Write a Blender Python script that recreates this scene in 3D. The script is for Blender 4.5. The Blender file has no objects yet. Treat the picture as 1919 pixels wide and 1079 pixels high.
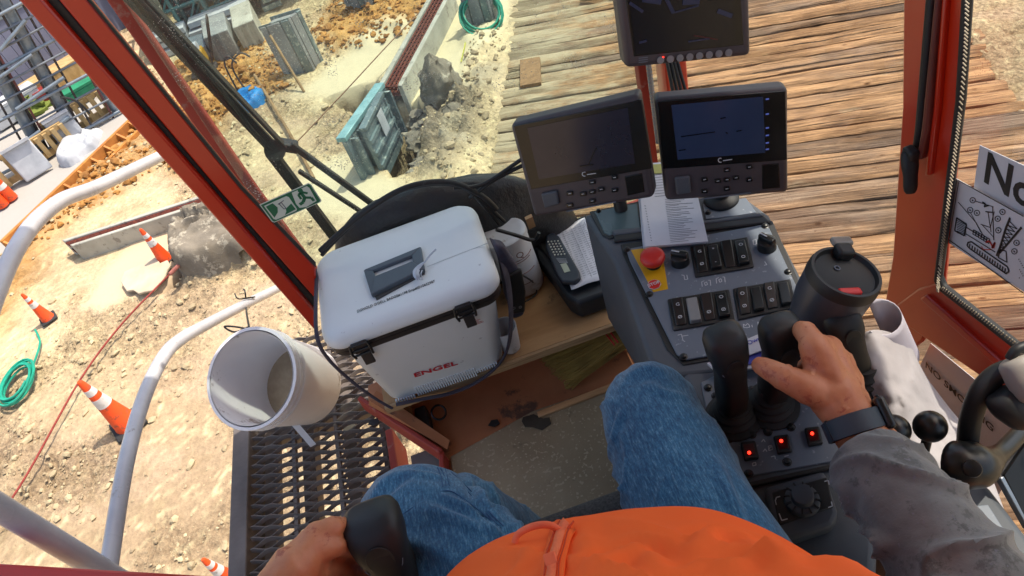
import bpy, math, random
import numpy as np
from mathutils import Vector, Matrix, noise as mnoise
random.seed(7)
sc = bpy.context.scene
COL = sc.collection
V = Vector
rad = math.radians
# ---------------------------------------------------------------- camera
EYE = V((0, 0, 1.35))
ROLL, PITCH, FPX = rad(20), rad(45), 1356.0
cam = bpy.data.cameras.new('camera'); camo = bpy.data.objects.new('camera', cam); COL.objects.link(camo)
cam.sensor_width = 36; cam.lens = 36 * FPX / 1919; cam.clip_start = .02; cam.clip_end = 600
camo.location = EYE
def ray(px, py):
    u = (px - 959.5) / FPX; v = -(py - 539.5) / FPX
    a = u * math.cos(ROLL) + v * math.sin(ROLL); b = -u * math.sin(ROLL) + v * math.cos(ROLL)
    k = math.sqrt(.5)
    return V((a, (b + 1) * k, (b - 1) * k))
def _dir(u, v):
    return ray(959.5 + u * FPX, 539.5 - v * FPX)
_f = _dir(0, 0); _r = _dir(1, 0) - _f; _u = _dir(0, 1) - _f
camo.rotation_euler = Matrix((_r, _u, -_f)).transposed().to_euler()
sc.camera = camo
# ---------------------------------------------------------------- sky, sun, exposure
SUN_AZ, SUN_EL = math.atan2(.95, .32), rad(64)      # azimuth clockwise from +Y
w = bpy.data.worlds.new('World'); sc.world = w; w.use_nodes = True
nt = w.node_tree; bg = nt.nodes['Background']
sky = nt.nodes.new('ShaderNodeTexSky'); sky.sky_type = 'NISHITA'; sky.sun_disc = False
sky.sun_elevation = SUN_EL; sky.sun_rotation = SUN_AZ; sky.air_density = 1.0; sky.dust_density = 2.5; sky.ozone_density = .6
nt.links.new(sky.outputs[0], bg.inputs[0]); bg.inputs[1].default_value = .15
sl = bpy.data.lights.new('sun', 'SUN'); sl.energy = 2.75; sl.angle = rad(.55); sl.color = (1, .95, .87)
so = bpy.data.objects.new('sun', sl); COL.objects.link(so)
sdir = V((math.sin(SUN_AZ) * math.cos(SUN_EL), math.cos(SUN_AZ) * math.cos(SUN_EL), math.sin(SUN_EL)))
so.rotation_euler = sdir.to_track_quat('Z', 'Y').to_euler(); so.location = (3, 3, 12)
sc.view_settings.view_transform = 'Standard'; sc.view_settings.look = 'None'
sc.view_settings.exposure = .95; sc.view_settings.use_white_balance = True; sc.view_settings.white_balance_temperature = 6950; sc.view_settings.gamma = 1; sc.view_settings.use_curve_mapping = False
sc.cycles.max_bounces = 8; sc.cycles.transparent_max_bounces = 12
sc.cycles.use_denoising = True

# ---------------------------------------------------------------- point helpers
def P(px, py, x=None, y=None, z=None, t=None):
    """the place that the line of sight through a reference pixel meets on a plane of the scene"""
    d = ray(px, py)
    if z is not None: t = (z - EYE.z) / d.z
    elif y is not None: t = y / d.y
    elif x is not None: t = x / d.x
    return EYE + d * t
GZ = -3.45
def G(px, py, h=0): return P(px, py, z=GZ + h)
def above(base, px, py):
    """point straight above base whose depth from the eye matches the pixel height"""
    d = ray(px, py); t = math.hypot(base.x, base.y) / math.hypot(d.x, d.y)
    return V((base.x, base.y, EYE.z + d.z * t))
def para(c, depth):
    """planar four-cornered panel (tl, tr, br, bl) at a mean depth -> four points"""
    r = [ray(*p) for p in c]
    A = np.array([list(r[0]), list(-r[1]), list(r[2]), list(-r[3])]).T
    t = np.linalg.svd(A)[2][-1]; t = t / t.mean() * depth
    return [EYE + r[i] * float(t[i]) for i in range(4)]
def lerp(a, b, f): return a + (b - a) * f

# ---------------------------------------------------------------- materials
def lin(h):
    h = h.lstrip('#'); o = []
    for i in (0, 2, 4):
        c = int(h[i:i + 2], 16) / 255; o.append(c / 12.92 if c <= .04045 else ((c + .055) / 1.055) ** 2.4)
    return (*o, 1)
def N(nt, t, **k):
    n = nt.nodes.new(t)
    for a, b in k.items():
        if a.startswith('i_'):
            n.inputs[int(a[2:]) if a[2:].isdigit() else a[2:].replace('_', ' ')].default_value = b
        else: setattr(n, a, b)
    return n
def ramp(nt, fac, stops):
    r = nt.nodes.new('ShaderNodeValToRGB'); e = r.color_ramp.elements
    while len(e) < len(stops): e.new(.5)
    for i, (p, c) in enumerate(stops): e[i].position = p; e[i].color = c if len(c) == 4 else (*c, 1)
    nt.links.new(fac, r.inputs[0]); return r.outputs[0]
MATS = {}
def mk(name, c1, c2=None, scale=6, rough=.6, bump=.0, bscale=None, metal=0, stretch=(1, 1, 1), spec=.5, wear=None, wscale=14,
       sheen=0, sss=0, detail=6, dist=.002, vary=0, coat=0, emit=None, speck=None, sscale=300, bstretch=None, lo=.35, hi=.65):
    if name in MATS: return MATS[name]
    m = bpy.data.materials.new(name); m.use_nodes = True; nt = m.node_tree; L = nt.links.new
    b = nt.nodes['Principled BSDF']; b.inputs['Roughness'].default_value = rough; b.inputs['Metallic'].default_value = metal
    b.inputs['Specular IOR Level'].default_value = spec
    tc = N(nt, 'ShaderNodeTexCoord'); mp = N(nt, 'ShaderNodeMapping'); mp.inputs['Scale'].default_value = stretch
    L(tc.outputs['Object'], mp.inputs[0]); vec = mp.outputs[0]
    n1 = N(nt, 'ShaderNodeTexNoise', i_Scale=scale, i_Detail=detail, i_Roughness=.6); L(vec, n1.inputs['Vector'])
    c2 = c2 or tuple(min(1, c * .8) for c in c1[:3]) + (1,)
    col = ramp(nt, n1.outputs[0], [(lo, c1), (hi, c2)])
    if wear:
        n2 = N(nt, 'ShaderNodeTexNoise', i_Scale=wscale, i_Detail=8, i_Roughness=.72); L(tc.outputs['Object'], n2.inputs['Vector'])
        f = ramp(nt, n2.outputs[0], [(wear[1], (0, 0, 0, 1)), (wear[1] + .06, (1, 1, 1, 1))])
        mx = N(nt, 'ShaderNodeMixRGB'); L(f, mx.inputs[0]); L(col, mx.inputs[1]); mx.inputs[2].default_value = wear[0]; col = mx.outputs[0]
    if speck:
        n3 = N(nt, 'ShaderNodeTexNoise', i_Scale=sscale, i_Detail=3); L(tc.outputs['Object'], n3.inputs['Vector'])
        f = ramp(nt, n3.outputs[0], [(speck[1], (0, 0, 0, 1)), (speck[1] + .04, (1, 1, 1, 1))])
        mx = N(nt, 'ShaderNodeMixRGB'); L(f, mx.inputs[0]); L(col, mx.inputs[1]); mx.inputs[2].default_value = speck[0]; col = mx.outputs[0]
    if vary:
        oi = N(nt, 'ShaderNodeObjectInfo'); hs = N(nt, 'ShaderNodeHueSaturation')
        mr = N(nt, 'ShaderNodeMapRange', i_3=1 - vary, i_4=1 + vary); L(oi.outputs['Random'], mr.inputs[0])
        L(mr.outputs[0], hs.inputs['Value']); L(col, hs.inputs['Color']); col = hs.outputs[0]
    L(col, b.inputs['Base Color'])
    rr = N(nt, 'ShaderNodeMapRange', i_3=max(0, rough - .1), i_4=min(1, rough + .12)); L(n1.outputs[0], rr.inputs[0]); L(rr.outputs[0], b.inputs['Roughness'])
    if bump:
        v2 = vec
        if bstretch: m2 = N(nt, 'ShaderNodeMapping'); m2.inputs['Scale'].default_value = bstretch; L(tc.outputs['Object'], m2.inputs[0]); v2 = m2.outputs[0]
        nb = N(nt, 'ShaderNodeTexNoise', i_Scale=bscale or scale * 3, i_Detail=8, i_Roughness=.65); L(v2, nb.inputs['Vector'])
        bp = N(nt, 'ShaderNodeBump', i_Strength=bump, i_Distance=dist); L(nb.outputs[0], bp.inputs['Height']); L(bp.outputs[0], b.inputs['Normal'])
    if sheen: b.inputs['Sheen Weight'].default_value = sheen; b.inputs['Sheen Roughness'].default_value = .5
    if sss: b.inputs['Subsurface Weight'].default_value = sss; b.inputs['Subsurface Radius'].default_value = (.01, .004, .002); b.inputs['Subsurface Scale'].default_value = 1
    if coat: b.inputs['Coat Weight'].default_value = coat; b.inputs['Coat Roughness'].default_value = .15
    if emit: b.inputs['Emission Color'].default_value = emit[0]; b.inputs['Emission Strength'].default_value = emit[1]
    MATS[name] = m; return m
def g(v, w=None): return (v, v if w is None else w, v, 1)

# ---------------------------------------------------------------- mesh builder
class MB:
    def __init__(s): s.v = []; s.f = []
    def add(s, vs, fs):
        o = len(s.v); s.v += [V(p) for p in vs]; s.f += [tuple(i + o for i in f) for f in fs]; return s
    def hexa(s, p):
        return s.add(p, [(0, 3, 2, 1), (4, 5, 6, 7), (0, 1, 5, 4), (1, 2, 6, 5), (2, 3, 7, 6), (3, 0, 4, 7)])
    def obox(s, o, ax, ay, az):
        o, ax, ay, az = V(o), V(ax), V(ay), V(az)
        return s.hexa([o, o + ax, o + ax + ay, o + ay, o + az, o + ax + az, o + ax + ay + az, o + ay + az])
    def box(s, c, sz, R=None):
        R = R or Matrix.Identity(3); ax, ay, az = (R @ V((sz[0], 0, 0)), R @ V((0, sz[1], 0)), R @ V((0, 0, sz[2])))
        return s.obox(V(c) - (ax + ay + az) / 2, ax, ay, az)
    def bar(s, a, b, w, h=None, up=(0, 0, 1)):
        a, b = V(a), V(b); d = b - a; h = h or w; sx = d.cross(V(up))
        if sx.length < 1e-6: sx = d.cross(V((1, 0, 0)))
        sx.normalize(); sy = sx.cross(d).normalized()
        return s.obox(a - sx * w / 2 - sy * h / 2, sx * w, d, sy * h)
    def prism(s, poly, ext):
        n = len(poly); ext = V(ext); vs = [V(p) for p in poly] + [V(p) + ext for p in poly]
        nn = V((0, 0, 0))
        for i in range(n): nn += V(poly[i]).cross(V(poly[(i + 1) % n]))
        rev = nn.dot(ext) > 0
        fs = [tuple(range(n)), tuple(range(2 * n - 1, n - 1, -1))] + [(i, i + n, (i + 1) % n + n, (i + 1) % n) for i in range(n)]
        if rev: fs = [tuple(reversed(f)) for f in fs]
        return s.add(vs, fs)
    def loft(s, rings, cap=True, close=True):
        n = len(rings[0]); vs = [p for r in rings for p in r]; fs = []
        for i in range(len(rings) - 1):
            for j in range(n if close else n - 1):
                k = (j + 1) % n; fs.append((i * n + j, i * n + k, (i + 1) * n + k, (i + 1) * n + j))
        if cap: fs.append(tuple(reversed(range(n)))); fs.append(tuple(range((len(rings) - 1) * n, len(rings) * n)))
        return s.add(vs, fs)
    def tube(s, pts, r, n=10, cap=True, flat=1.0, up=None):
        pts = [V(p) for p in pts]; rs = r if isinstance(r, (list, tuple)) else [r] * len(pts)
        rings = []; ref = None
        for i, p in enumerate(pts):
            d = (pts[min(i + 1, len(pts) - 1)] - pts[max(i - 1, 0)]).normalized()
            if ref is None:
                ref = V(up) if up else (V((0, 0, 1)) if abs(d.z) < .9 else V((1, 0, 0)))
            sx = d.cross(ref)
            if sx.length < 1e-6: sx = d.cross(V((1, 0, 0)))
            sx.normalize(); sy = sx.cross(d).normalized(); ref = sy
            rings.append([p + (sx * math.cos(2 * math.pi * k / n) + sy * flat * math.sin(2 * math.pi * k / n)) * rs[i] for k in range(n)])
        return s.loft(rings, cap)
    def cyl(s, a, b, r0, r1=None, n=20, cap=True): return s.tube([a, b], [r0, r0 if r1 is None else r1], n, cap)
    def lathe(s, o, ax, prof, n=32, cap=True):
        """prof: (radius, height) pairs along the axis"""
        o, ax = V(o), V(ax).normalized(); sx = ax.cross(V((1, 0, 0)) if abs(ax.x) < .8 else V((0, 1, 0))).normalized(); sy = ax.cross(sx)
        return s.loft([[o + ax * h + (sx * math.cos(2 * math.pi * k / n) + sy * math.sin(2 * math.pi * k / n)) * r for k in range(n)] for r, h in prof], cap)
    def sph(s, c, r, n=16, sc=(1, 1, 1)):
        c = V(c); rings = []
        for i in range(1, n // 2):
            th = math.pi * i / (n // 2); rings.append([c + V((math.sin(th) * math.cos(2 * math.pi * k / n) * sc[0], math.sin(th) * math.sin(2 * math.pi * k / n) * sc[1], -math.cos(th) * sc[2])) * r for k in range(n)])
        return s.loft(rings)
def smoothpath(pts, k=6):
    pts = [V(p) for p in pts]; out = []
    for i in range(len(pts) - 1):
        p0, p1, p2, p3 = pts[max(i - 1, 0)], pts[i], pts[i + 1], pts[min(i + 2, len(pts) - 1)]
        for j in range(k):
            t = j / k; out.append(.5 * ((2 * p1) + (p2 - p0) * t + (2 * p0 - 5 * p1 + 4 * p2 - p3) * t * t + (3 * p1 - p0 - 3 * p2 + p3) * t ** 3))
    return out + [pts[-1]]
def wpos(o):
    p = V((0, 0, 0))
    while o: p += o.location; o = o.parent
    return p
def obj(name, mb, mat, parent=None, smooth=None, bevel=0, bseg=2, loc=None, sub=0, solid=0):
    """one mesh object from world-space geometry; smooth = angle in degrees"""
    base = wpos(parent) if parent else V((0, 0, 0))
    if loc is None: loc = base
    loc = V(loc)
    me = bpy.data.meshes.new(name); me.from_pydata([tuple(p - loc) for p in mb.v], [], mb.f)
    if mat: me.materials.append(mat)
    me.validate()
    if smooth:
        me.shade_smooth()
        if smooth < 180: me.set_sharp_from_angle(angle=rad(smooth))
    o = bpy.data.objects.new(name, me); COL.objects.link(o); o.parent = parent; o.location = loc - base
    if solid: q = o.modifiers.new('solid', 'SOLIDIFY'); q.thickness = solid; q.offset = 0
    if sub: q = o.modifiers.new('sub', 'SUBSURF'); q.levels = q.render_levels = sub
    if bevel:
        q = o.modifiers.new('bevel', 'BEVEL'); q.width = bevel; q.segments = bseg; q.limit_method = 'ANGLE'; q.angle_limit = rad(35)
        q.harden_normals = False
        if not smooth: me.shade_smooth(); me.set_sharp_from_angle(angle=rad(28))
    return o
def tag(o, label=None, cat=None, group=None, kind=None):
    if label: o['label'] = label
    if cat: o['category'] = cat
    if group: o['group'] = group
    if kind: o['kind'] = kind
    return o
def thing(name, label, cat, loc=(0, 0, 0), group=None):
    o = bpy.data.objects.new(name, None); COL.objects.link(o); o.location = loc; o.empty_display_size = .05
    return tag(o, label, cat, group)
def copy_tree(o, parent=None):
    c = o.copy(); COL.objects.link(c); c.parent = parent
    for ch in list(o.children): copy_tree(ch, c)
    return c
def bake(o):
    """apply the modifiers of o"""
    dg = bpy.context.evaluated_depsgraph_get(); dg.update(); me = bpy.data.meshes.new_from_object(o.evaluated_get(dg))
    o.modifiers.clear(); o.data = me; return o
def remeshed(name, mb, mat, parent, voxel=.004, smooth=6, displace=None):
    o = obj(name, mb, None, parent); q = o.modifiers.new('r', 'REMESH'); q.mode = 'VOXEL'; q.voxel_size = voxel
    if smooth: q = o.modifiers.new('s', 'SMOOTH'); q.iterations = smooth; q.factor = .5
    bake(o); me = o.data
    if displace:
        n = len(me.vertices); co = np.empty(n * 3, np.float32); me.vertices.foreach_get('co', co); co = co.reshape(-1, 3)
        nr = np.empty(n * 3, np.float32); me.vertices.foreach_get('normal', nr); nr = nr.reshape(-1, 3)
        wp = co + np.array(wpos(o), np.float32)
        me.vertices.foreach_set('co', (co + nr * displace(wp, nr)[:, None]).astype(np.float32).ravel()); me.update()
    me.materials.clear(); me.materials.append(mat); me.shade_smooth(); return o
def text(s, name, o, xd, yd, size, mat, parent, align='LEFT', ext=.0002, bold=0, lift=0, sx=1, shear=0, aligny='BOTTOM'):
    """flat lettering; o = origin, xd reading direction, yd up direction"""
    cu = bpy.data.curves.new(name, 'FONT'); cu.body = s; cu.size = size; cu.align_x = align; cu.align_y = aligny; cu.extrude = ext; cu.offset = bold; cu.shear = shear
    cu.resolution_u = 3
    t = bpy.data.objects.new(name, cu); COL.objects.link(t); dg = bpy.context.evaluated_depsgraph_get(); dg.update()
    me = bpy.data.meshes.new_from_object(t.evaluated_get(dg)); bpy.data.objects.remove(t)
    x = V(xd).normalized(); y = V(yd); y = (y - x * y.dot(x)).normalized(); z = x.cross(y)
    M = Matrix((x * sx, y, z)).transposed().to_4x4(); M.translation = V(o) + z * lift
    base = wpos(parent) if parent else V((0, 0, 0)); me.transform(Matrix.Translation(-base) @ M)
    me.materials.clear(); me.materials.append(mat)
    q = bpy.data.objects.new(name, me); COL.objects.link(q); q.parent = parent; return q

# ---------------------------------------------------------------- numpy noise
def _h(i, j, s):
    n = (i.astype(np.int64) * 374761393 + j.astype(np.int64) * 668265263 + s * 1442695041) & 0x7fffffff
    n = ((n ^ (n >> 13)) * 1274126177) & 0x7fffffff
    return ((n ^ (n >> 16)) & 0xffff) / 65535.0
def vnoise(x, y, s=0):
    xi, yi = np.floor(x), np.floor(y); fx, fy = x - xi, y - yi; fx = fx * fx * (3 - 2 * fx); fy = fy * fy * (3 - 2 * fy)
    a, b, c, d = _h(xi, yi, s), _h(xi + 1, yi, s), _h(xi, yi + 1, s), _h(xi + 1, yi + 1, s)
    return (a + (b - a) * fx) * (1 - fy) + (c + (d - c) * fx) * fy
def fbm(x, y, o=4, s=0, gain=.5):
    r = 0; a = 1; t = 0
    for k in range(o): r = r + a * vnoise(x * 2 ** k + 17 * k, y * 2 ** k - 9 * k, s + k); t += a; a *= gain
    return r / t
def inpoly(x, y, poly):
    c = np.zeros(x.shape, bool); n = len(poly)
    for i in range(n):
        x0, y0 = poly[i][:2]; x1, y1 = poly[(i + 1) % n][:2]
        if y0 == y1: continue
        c ^= ((y0 > y) != (y1 > y)) & (x < (x1 - x0) * (y - y0) / (y1 - y0) + x0)
    return c
def segdist(x, y, poly, closed=True):
    d = np.full(x.shape, 1e9); n = len(poly)
    for i in range(n if closed else n - 1):
        ax, ay = poly[i][:2]; bx, by = poly[(i + 1) % n][:2]; dx, dy = bx - ax, by - ay
        t = np.clip(((x - ax) * dx + (y - ay) * dy) / (dx * dx + dy * dy + 1e-12), 0, 1)
        d = np.minimum(d, np.hypot(x - ax - t * dx, y - ay - t * dy))
    return d
def mask(x, y, pxs, soft=.15, wob=.25, s=3, z=GZ):
    """soft-edged, uneven patch of the ground given by its outline"""
    poly = [tuple(P(a, b, z=z)) for a, b in pxs]
    xx = x + (fbm(x * 1.7, y * 1.7, 4, s) - .5) * 2 * wob; yy = y + (fbm(x * 1.7 + 40, y * 1.7, 4, s + 9) - .5) * 2 * wob
    d = segdist(xx, yy, poly); d = np.where(inpoly(xx, yy, poly), d, -d)
    q = np.clip(d / soft * .5 + .5, 0, 1); return q * q * (3 - 2 * q)
# ================================================================ GROUND
E1 = V((math.cos(rad(-19.5)), math.sin(rad(-19.5)), 0)); E2 = V((-E1.y, E1.x, 0))
MAT0, MAT1 = -2.12, 3.28                                  # ends of the timbers along E1
def axis(a, b, c, d, fine, coarse, lo, hi):
    mid = list(np.arange(a, b, fine)); mid2 = list(np.arange(b, c, coarse)); out = mid + mid2 + [c]
    s = coarse; p = c
    while p < hi: s *= 1.5; p += s; out.append(min(p, hi))
    s = fine; p = a; pre = []
    while p > lo: s *= 1.6; p -= s; pre.append(max(p, lo))
    return np.array(pre[::-1] + out)
xs = axis(-10.5, 7.0, 7.2, 0, .045, .1, -260, 260); ys = axis(1.6, 12.6, 26, 0, .045, .13, -260, 300)
X, Y = np.meshgrid(xs, ys); xf, yf = X.ravel(), Y.ravel()
M_or = np.maximum(mask(xf, yf, [(300, 300), (335, 120), (500, 70), (505, 100), (560, 150), (430, 215), (330, 330)], .3, .3),
       mask(xf, yf, [(585, 60), (600, 20), (700, -40), (840, -60), (815, 20), (770, 60), (690, 85), (625, 90)], .3, .3, 5))
M_or = np.maximum(M_or, .75 * mask(xf, yf, [(15, 480), (250, 235), (300, 300), (235, 360), (120, 420), (10, 620), (-40, 600)], .3, .3, 6))
M_conc = mask(xf, yf, [(-150, 560), (-200, 250), (60, 180), (215, 180), (262, 226), (15, 470)], .05, .03, 7)
M_smooth = mask(xf, yf, [(262, 428), (320, 405), (430, 378), (480, 400), (430, 440), (330, 520), (310, 560), (240, 560), (190, 585), (140, 575), (200, 500)], .12, .12, 8)
M_wash = np.maximum(mask(xf, yf, [(800, 60), (860, -30), (960, -60), (950, 60), (880, 130), (900, 165), (820, 200), (770, 210), (745, 170)], .1, .1, 9),
         mask(xf, yf, [(600, 130), (700, 60), (790, 30), (745, 130), (700, 165), (600, 190), (560, 170)], .25, .2, 10))
M_wash = np.maximum(M_wash, mask(xf, yf, [(560, 330), (640, 290), (830, 380), (850, 400), (640, 420), (560, 400)], .2, .2, 11))
M_ph1 = mask(xf, yf, [(606, 188), (655, 168), (705, 152), (735, 172), (745, 200), (700, 235), (668, 212), (640, 196)], .04, .08, 12)
M_ph2 = mask(xf, yf, [(745, 205), (795, 196), (800, 240), (790, 290), (760, 320), (735, 330), (720, 300)], .06, .08, 13)
M_void = mask(xf, yf, [(318, 535), (300, 548), (335, 500), (322, 475), (350, 440), (362, 455), (352, 505), (330, 530)], .04, .06, 14)
M_clay = mask(xf, yf, [(350, 415), (415, 405), (470, 450), (480, 490), (400, 515), (350, 525), (335, 490)], .15, .1, 15)
M_debris = mask(xf, yf, [(780, 200), (900, 170), (935, 120), (905, 270), (850, 330), (800, 330), (775, 270)], .2, .2, 16)
M_moist = np.clip((fbm(xf * .8, yf * .8, 5, 30) - .5) * 5, 0, 1)
ex, ey = xf * E1.x + yf * E1.y, xf * E2.x + yf * E2.y
M_mat = np.clip(((ex - MAT0 - .12) / .06), 0, 1) * np.clip(((MAT1 - .16 - ex) / .06), 0, 1) * (ey > .3) * (ey < 15.5)
near_edge = np.exp(-((ex - MAT0 + .35) / .3) ** 2) * (ey > 3)
soft = 1 - np.clip(M_smooth + M_wash + M_conc, 0, 1) * .93
patchy = np.clip((fbm(xf * .9, yf * .9, 3, 44) - .40) * 4.5, .12, 1)
soft_r = soft * patchy
clod = fbm(xf * 5, yf * 5, 5, 40, .62); fine = fbm(xf * 22, yf * 22, 3, 50, .6); ripple = np.abs(fbm(xf * 9 + 3 * fbm(xf * 2, yf * 2), yf * 9, 3, 60) - .5)
Z = GZ + (fbm(xf * .45, yf * .45, 3, 20) - .5) * .12 * soft + (clod - .5) * .13 * soft_r + (fine - .5) * .045 * soft_r - ripple * .05 * soft_r
ru = (xf + 4.2) * .82 + (yf - 4) * -.57; rv = (xf + 4.2) * .57 + (yf - 4) * .82
rut = (np.exp(-((ru - .35) / .16) ** 2) + np.exp(-((ru + .75) / .16) ** 2)) * np.clip((fbm(rv * .7, ru, 3, 66) - .32) * 4, 0, 1) * (yf < 7) * soft
Z -= rut * (.05 + .03 * np.sin(rv * 42) * (1 - .5 * clod))
Z += near_edge * (.10 + .22 * (clod - .35)) + M_or * (.08 + (clod - .4) * .2) * (yf > 8)
Z -= M_mat * .42 + M_ph1 * .7 + M_ph2 * .8 + M_void * .35
Z += M_clay * (.12 + np.abs(fbm(xf * 4, yf * 4, 5, 70) - .5) * .7) + M_debris * (.05 + np.abs(fbm(xf * 5, yf * 5, 5, 75) - .5) * .7) * (1 - M_ph2)
Z = np.where(M_conc > .5, GZ - .03, Z)
far = np.hypot(xf, yf) > 40; Z = np.where(far, GZ - .05, Z)
def c3(h): return np.array(lin(h)[:3])
def mixc(c, k, m): return c * (1 - m[:, None]) + k * m[:, None]
base = mixc(np.tile(c3('#cdb995'), (len(xf), 1)), c3('#b9a483'), np.clip((fbm(xf * .7, yf * .7, 4, 80) - .42) * 4, 0, 1))
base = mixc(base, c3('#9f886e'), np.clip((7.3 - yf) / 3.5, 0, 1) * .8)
base = mixc(base, c3('#a89274'), M_moist * .45); base = mixc(base, c3('#ecdcb0'), np.clip((fine - .58) * 6, 0, 1) * .6)
base = mixc(base, c3('#b59d85'), np.clip((fbm(xf * 1.3 + 2 * yf, yf * .25 - xf * .5, 4, 95) - .5) * 6, 0, 1) * .5)
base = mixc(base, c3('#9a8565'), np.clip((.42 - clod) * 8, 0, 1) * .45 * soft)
base = mixc(base, c3('#8f7b60'), np.clip(rut, 0, 1) * .55)
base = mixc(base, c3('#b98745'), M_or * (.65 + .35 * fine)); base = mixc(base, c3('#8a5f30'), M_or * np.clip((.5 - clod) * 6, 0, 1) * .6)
base = mixc(base, c3('#a7a39d'), M_conc); base = mixc(base, c3('#cbb495'), M_smooth); base = mixc(base, c3('#cbbf9f'), M_wash * .9)
base = mixc(base, c3('#7d7264'), np.clip(M_clay + M_debris * .85, 0, 1)); base = mixc(base, c3('#b3a891'), np.clip(M_clay + M_debris, 0, 1) * np.clip((fbm(xf * 3, yf * 3, 4, 90) - .52) * 8, 0, 1) * .7)
base = mixc(base, c3('#3e3126'), np.clip(M_ph1 + M_ph2 + M_void, 0, 1) * .8)
nx, ny = len(xs), len(ys); me = bpy.data.meshes.new('ground')
idx = np.arange(nx * ny).reshape(ny, nx); q = np.stack([idx[:-1, :-1], idx[:-1, 1:], idx[1:, 1:], idx[1:, :-1]], -1).reshape(-1, 4)
me.vertices.add(nx * ny); me.vertices.foreach_set('co', np.stack([xf, yf, Z], 1).ravel().astype(np.float32))
me.loops.add(q.size); me.loops.foreach_set('vertex_index', q.ravel().astype(np.int32)); me.polygons.add(len(q))
me.polygons.foreach_set('loop_start', np.arange(0, q.size, 4, dtype=np.int32)); me.update(calc_edges=True)
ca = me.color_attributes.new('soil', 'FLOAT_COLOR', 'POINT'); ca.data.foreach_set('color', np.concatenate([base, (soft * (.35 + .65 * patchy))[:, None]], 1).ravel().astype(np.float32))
me.shade_smooth()
m = bpy.data.materials.new('soil'); m.use_nodes = True; nt = m.node_tree; L = nt.links.new; b = nt.nodes['Principled BSDF']; b.inputs['Roughness'].default_value = .95; b.inputs['Specular IOR Level'].default_value = .15
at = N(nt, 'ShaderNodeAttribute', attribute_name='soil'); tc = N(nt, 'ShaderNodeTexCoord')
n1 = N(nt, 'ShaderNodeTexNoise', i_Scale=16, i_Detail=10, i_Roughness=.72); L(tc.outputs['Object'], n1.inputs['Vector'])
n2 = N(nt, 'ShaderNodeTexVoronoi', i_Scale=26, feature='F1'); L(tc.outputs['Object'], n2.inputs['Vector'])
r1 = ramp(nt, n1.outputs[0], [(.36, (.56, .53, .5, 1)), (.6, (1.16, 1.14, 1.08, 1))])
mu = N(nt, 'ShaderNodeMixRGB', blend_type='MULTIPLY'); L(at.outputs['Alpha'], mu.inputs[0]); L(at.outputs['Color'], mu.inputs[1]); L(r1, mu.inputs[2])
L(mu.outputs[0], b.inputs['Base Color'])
ad = N(nt, 'ShaderNodeMath', operation='MULTIPLY_ADD', i_1=.45); L(n2.outputs['Distance'], ad.inputs[0]); L(n1.outputs[0], ad.inputs[2])
bp = N(nt, 'ShaderNodeBump', i_Distance=.05); L(ad.outputs[0], bp.inputs['Height']); L(at.outputs['Alpha'], bp.inputs['Strength']); L(bp.outputs[0], b.inputs['Normal'])
me.materials.append(m); ground = bpy.data.objects.new('ground', me); COL.objects.link(ground); ground['kind'] = 'structure'
def gz(x, y):
    i = min(max(np.searchsorted(xs, x), 0), nx - 1); j = min(max(np.searchsorted(ys, y), 0), ny - 1); return float(Z[j * nx + i])
# loose clods and pebbles
rng = np.random.default_rng(5)
def rock_mb(n, area, smin, smax, keep=None, flat=.65):
    vs, fs = [], []; ico = [(0, 0, 1), (.89, 0, .45), (.28, .85, .45), (-.72, .53, .45), (-.72, -.53, .45), (.28, -.85, .45), (.72, .53, -.45), (-.28, .85, -.45), (-.89, 0, -.45), (-.28, -.85, -.45), (.72, -.53, -.45), (0, 0, -1)]
    fi = [(0, 1, 2), (0, 2, 3), (0, 3, 4), (0, 4, 5), (0, 5, 1), (1, 6, 2), (2, 7, 3), (3, 8, 4), (4, 9, 5), (5, 10, 1), (2, 6, 7), (3, 7, 8), (4, 8, 9), (5, 9, 10), (1, 10, 6), (11, 7, 6), (11, 8, 7), (11, 9, 8), (11, 10, 9), (11, 6, 10)]
    k = 0
    while k < n:
        x, y = rng.uniform(area[0], area[1]), rng.uniform(area[2], area[3])
        if keep and not keep(x, y): 
            n -= .1; continue
        s = smin + (smax - smin) * rng.random() ** 5; o = len(vs); z = gz(x, y)
        J = rng.uniform(.6, 1.3, (12, 1)); a = rng.uniform(0, 6.28); ca_, sa_ = math.cos(a), math.sin(a); st = rng.uniform(.7, 1.5)
        for p, j in zip(ico, J):
            px_, py_, pz_ = p[0] * j[0] * st, p[1] * j[0], p[2] * j[0] * flat; vs.append((x + s * (px_ * ca_ - py_ * sa_), y + s * (px_ * sa_ + py_ * ca_), z + s * (pz_ + .25)))
        fs += [tuple(i + o for i in f) for f in fi]; k += 1
    return vs, fs
def rocks(name, n, area, a, b, mat, keep=None, label=None):
    vs, fs = rock_mb(n, area, a, b, keep); me = bpy.data.meshes.new(name); me.from_pydata(vs, [], fs); me.materials.append(mat)
    o = bpy.data.objects.new(name, me); COL.objects.link(o); return tag(o, label, 'gravel', kind='stuff')
def sm(Mk): 
    Mr = Mk.reshape(ny, nx)
    return lambda x, y: Mr[min(np.searchsorted(ys, y), ny - 1), min(np.searchsorted(xs, x), nx - 1)]
_soft, _mat = sm(soft), sm(M_mat); _pat = sm(patchy); _moist = sm(M_moist); _or = sm(M_or)
m_peb = mk('pebble', lin('#c6b590'), lin('#9b896b'), 3, .95, .4, 40); m_clod = mk('clod', lin('#b3a080'), lin('#8f7d62'), 3, .95, .5, 30); m_mulch = mk('mulch', lin('#b98442'), lin('#7d5224'), 4, .9, .4, 40)
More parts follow.
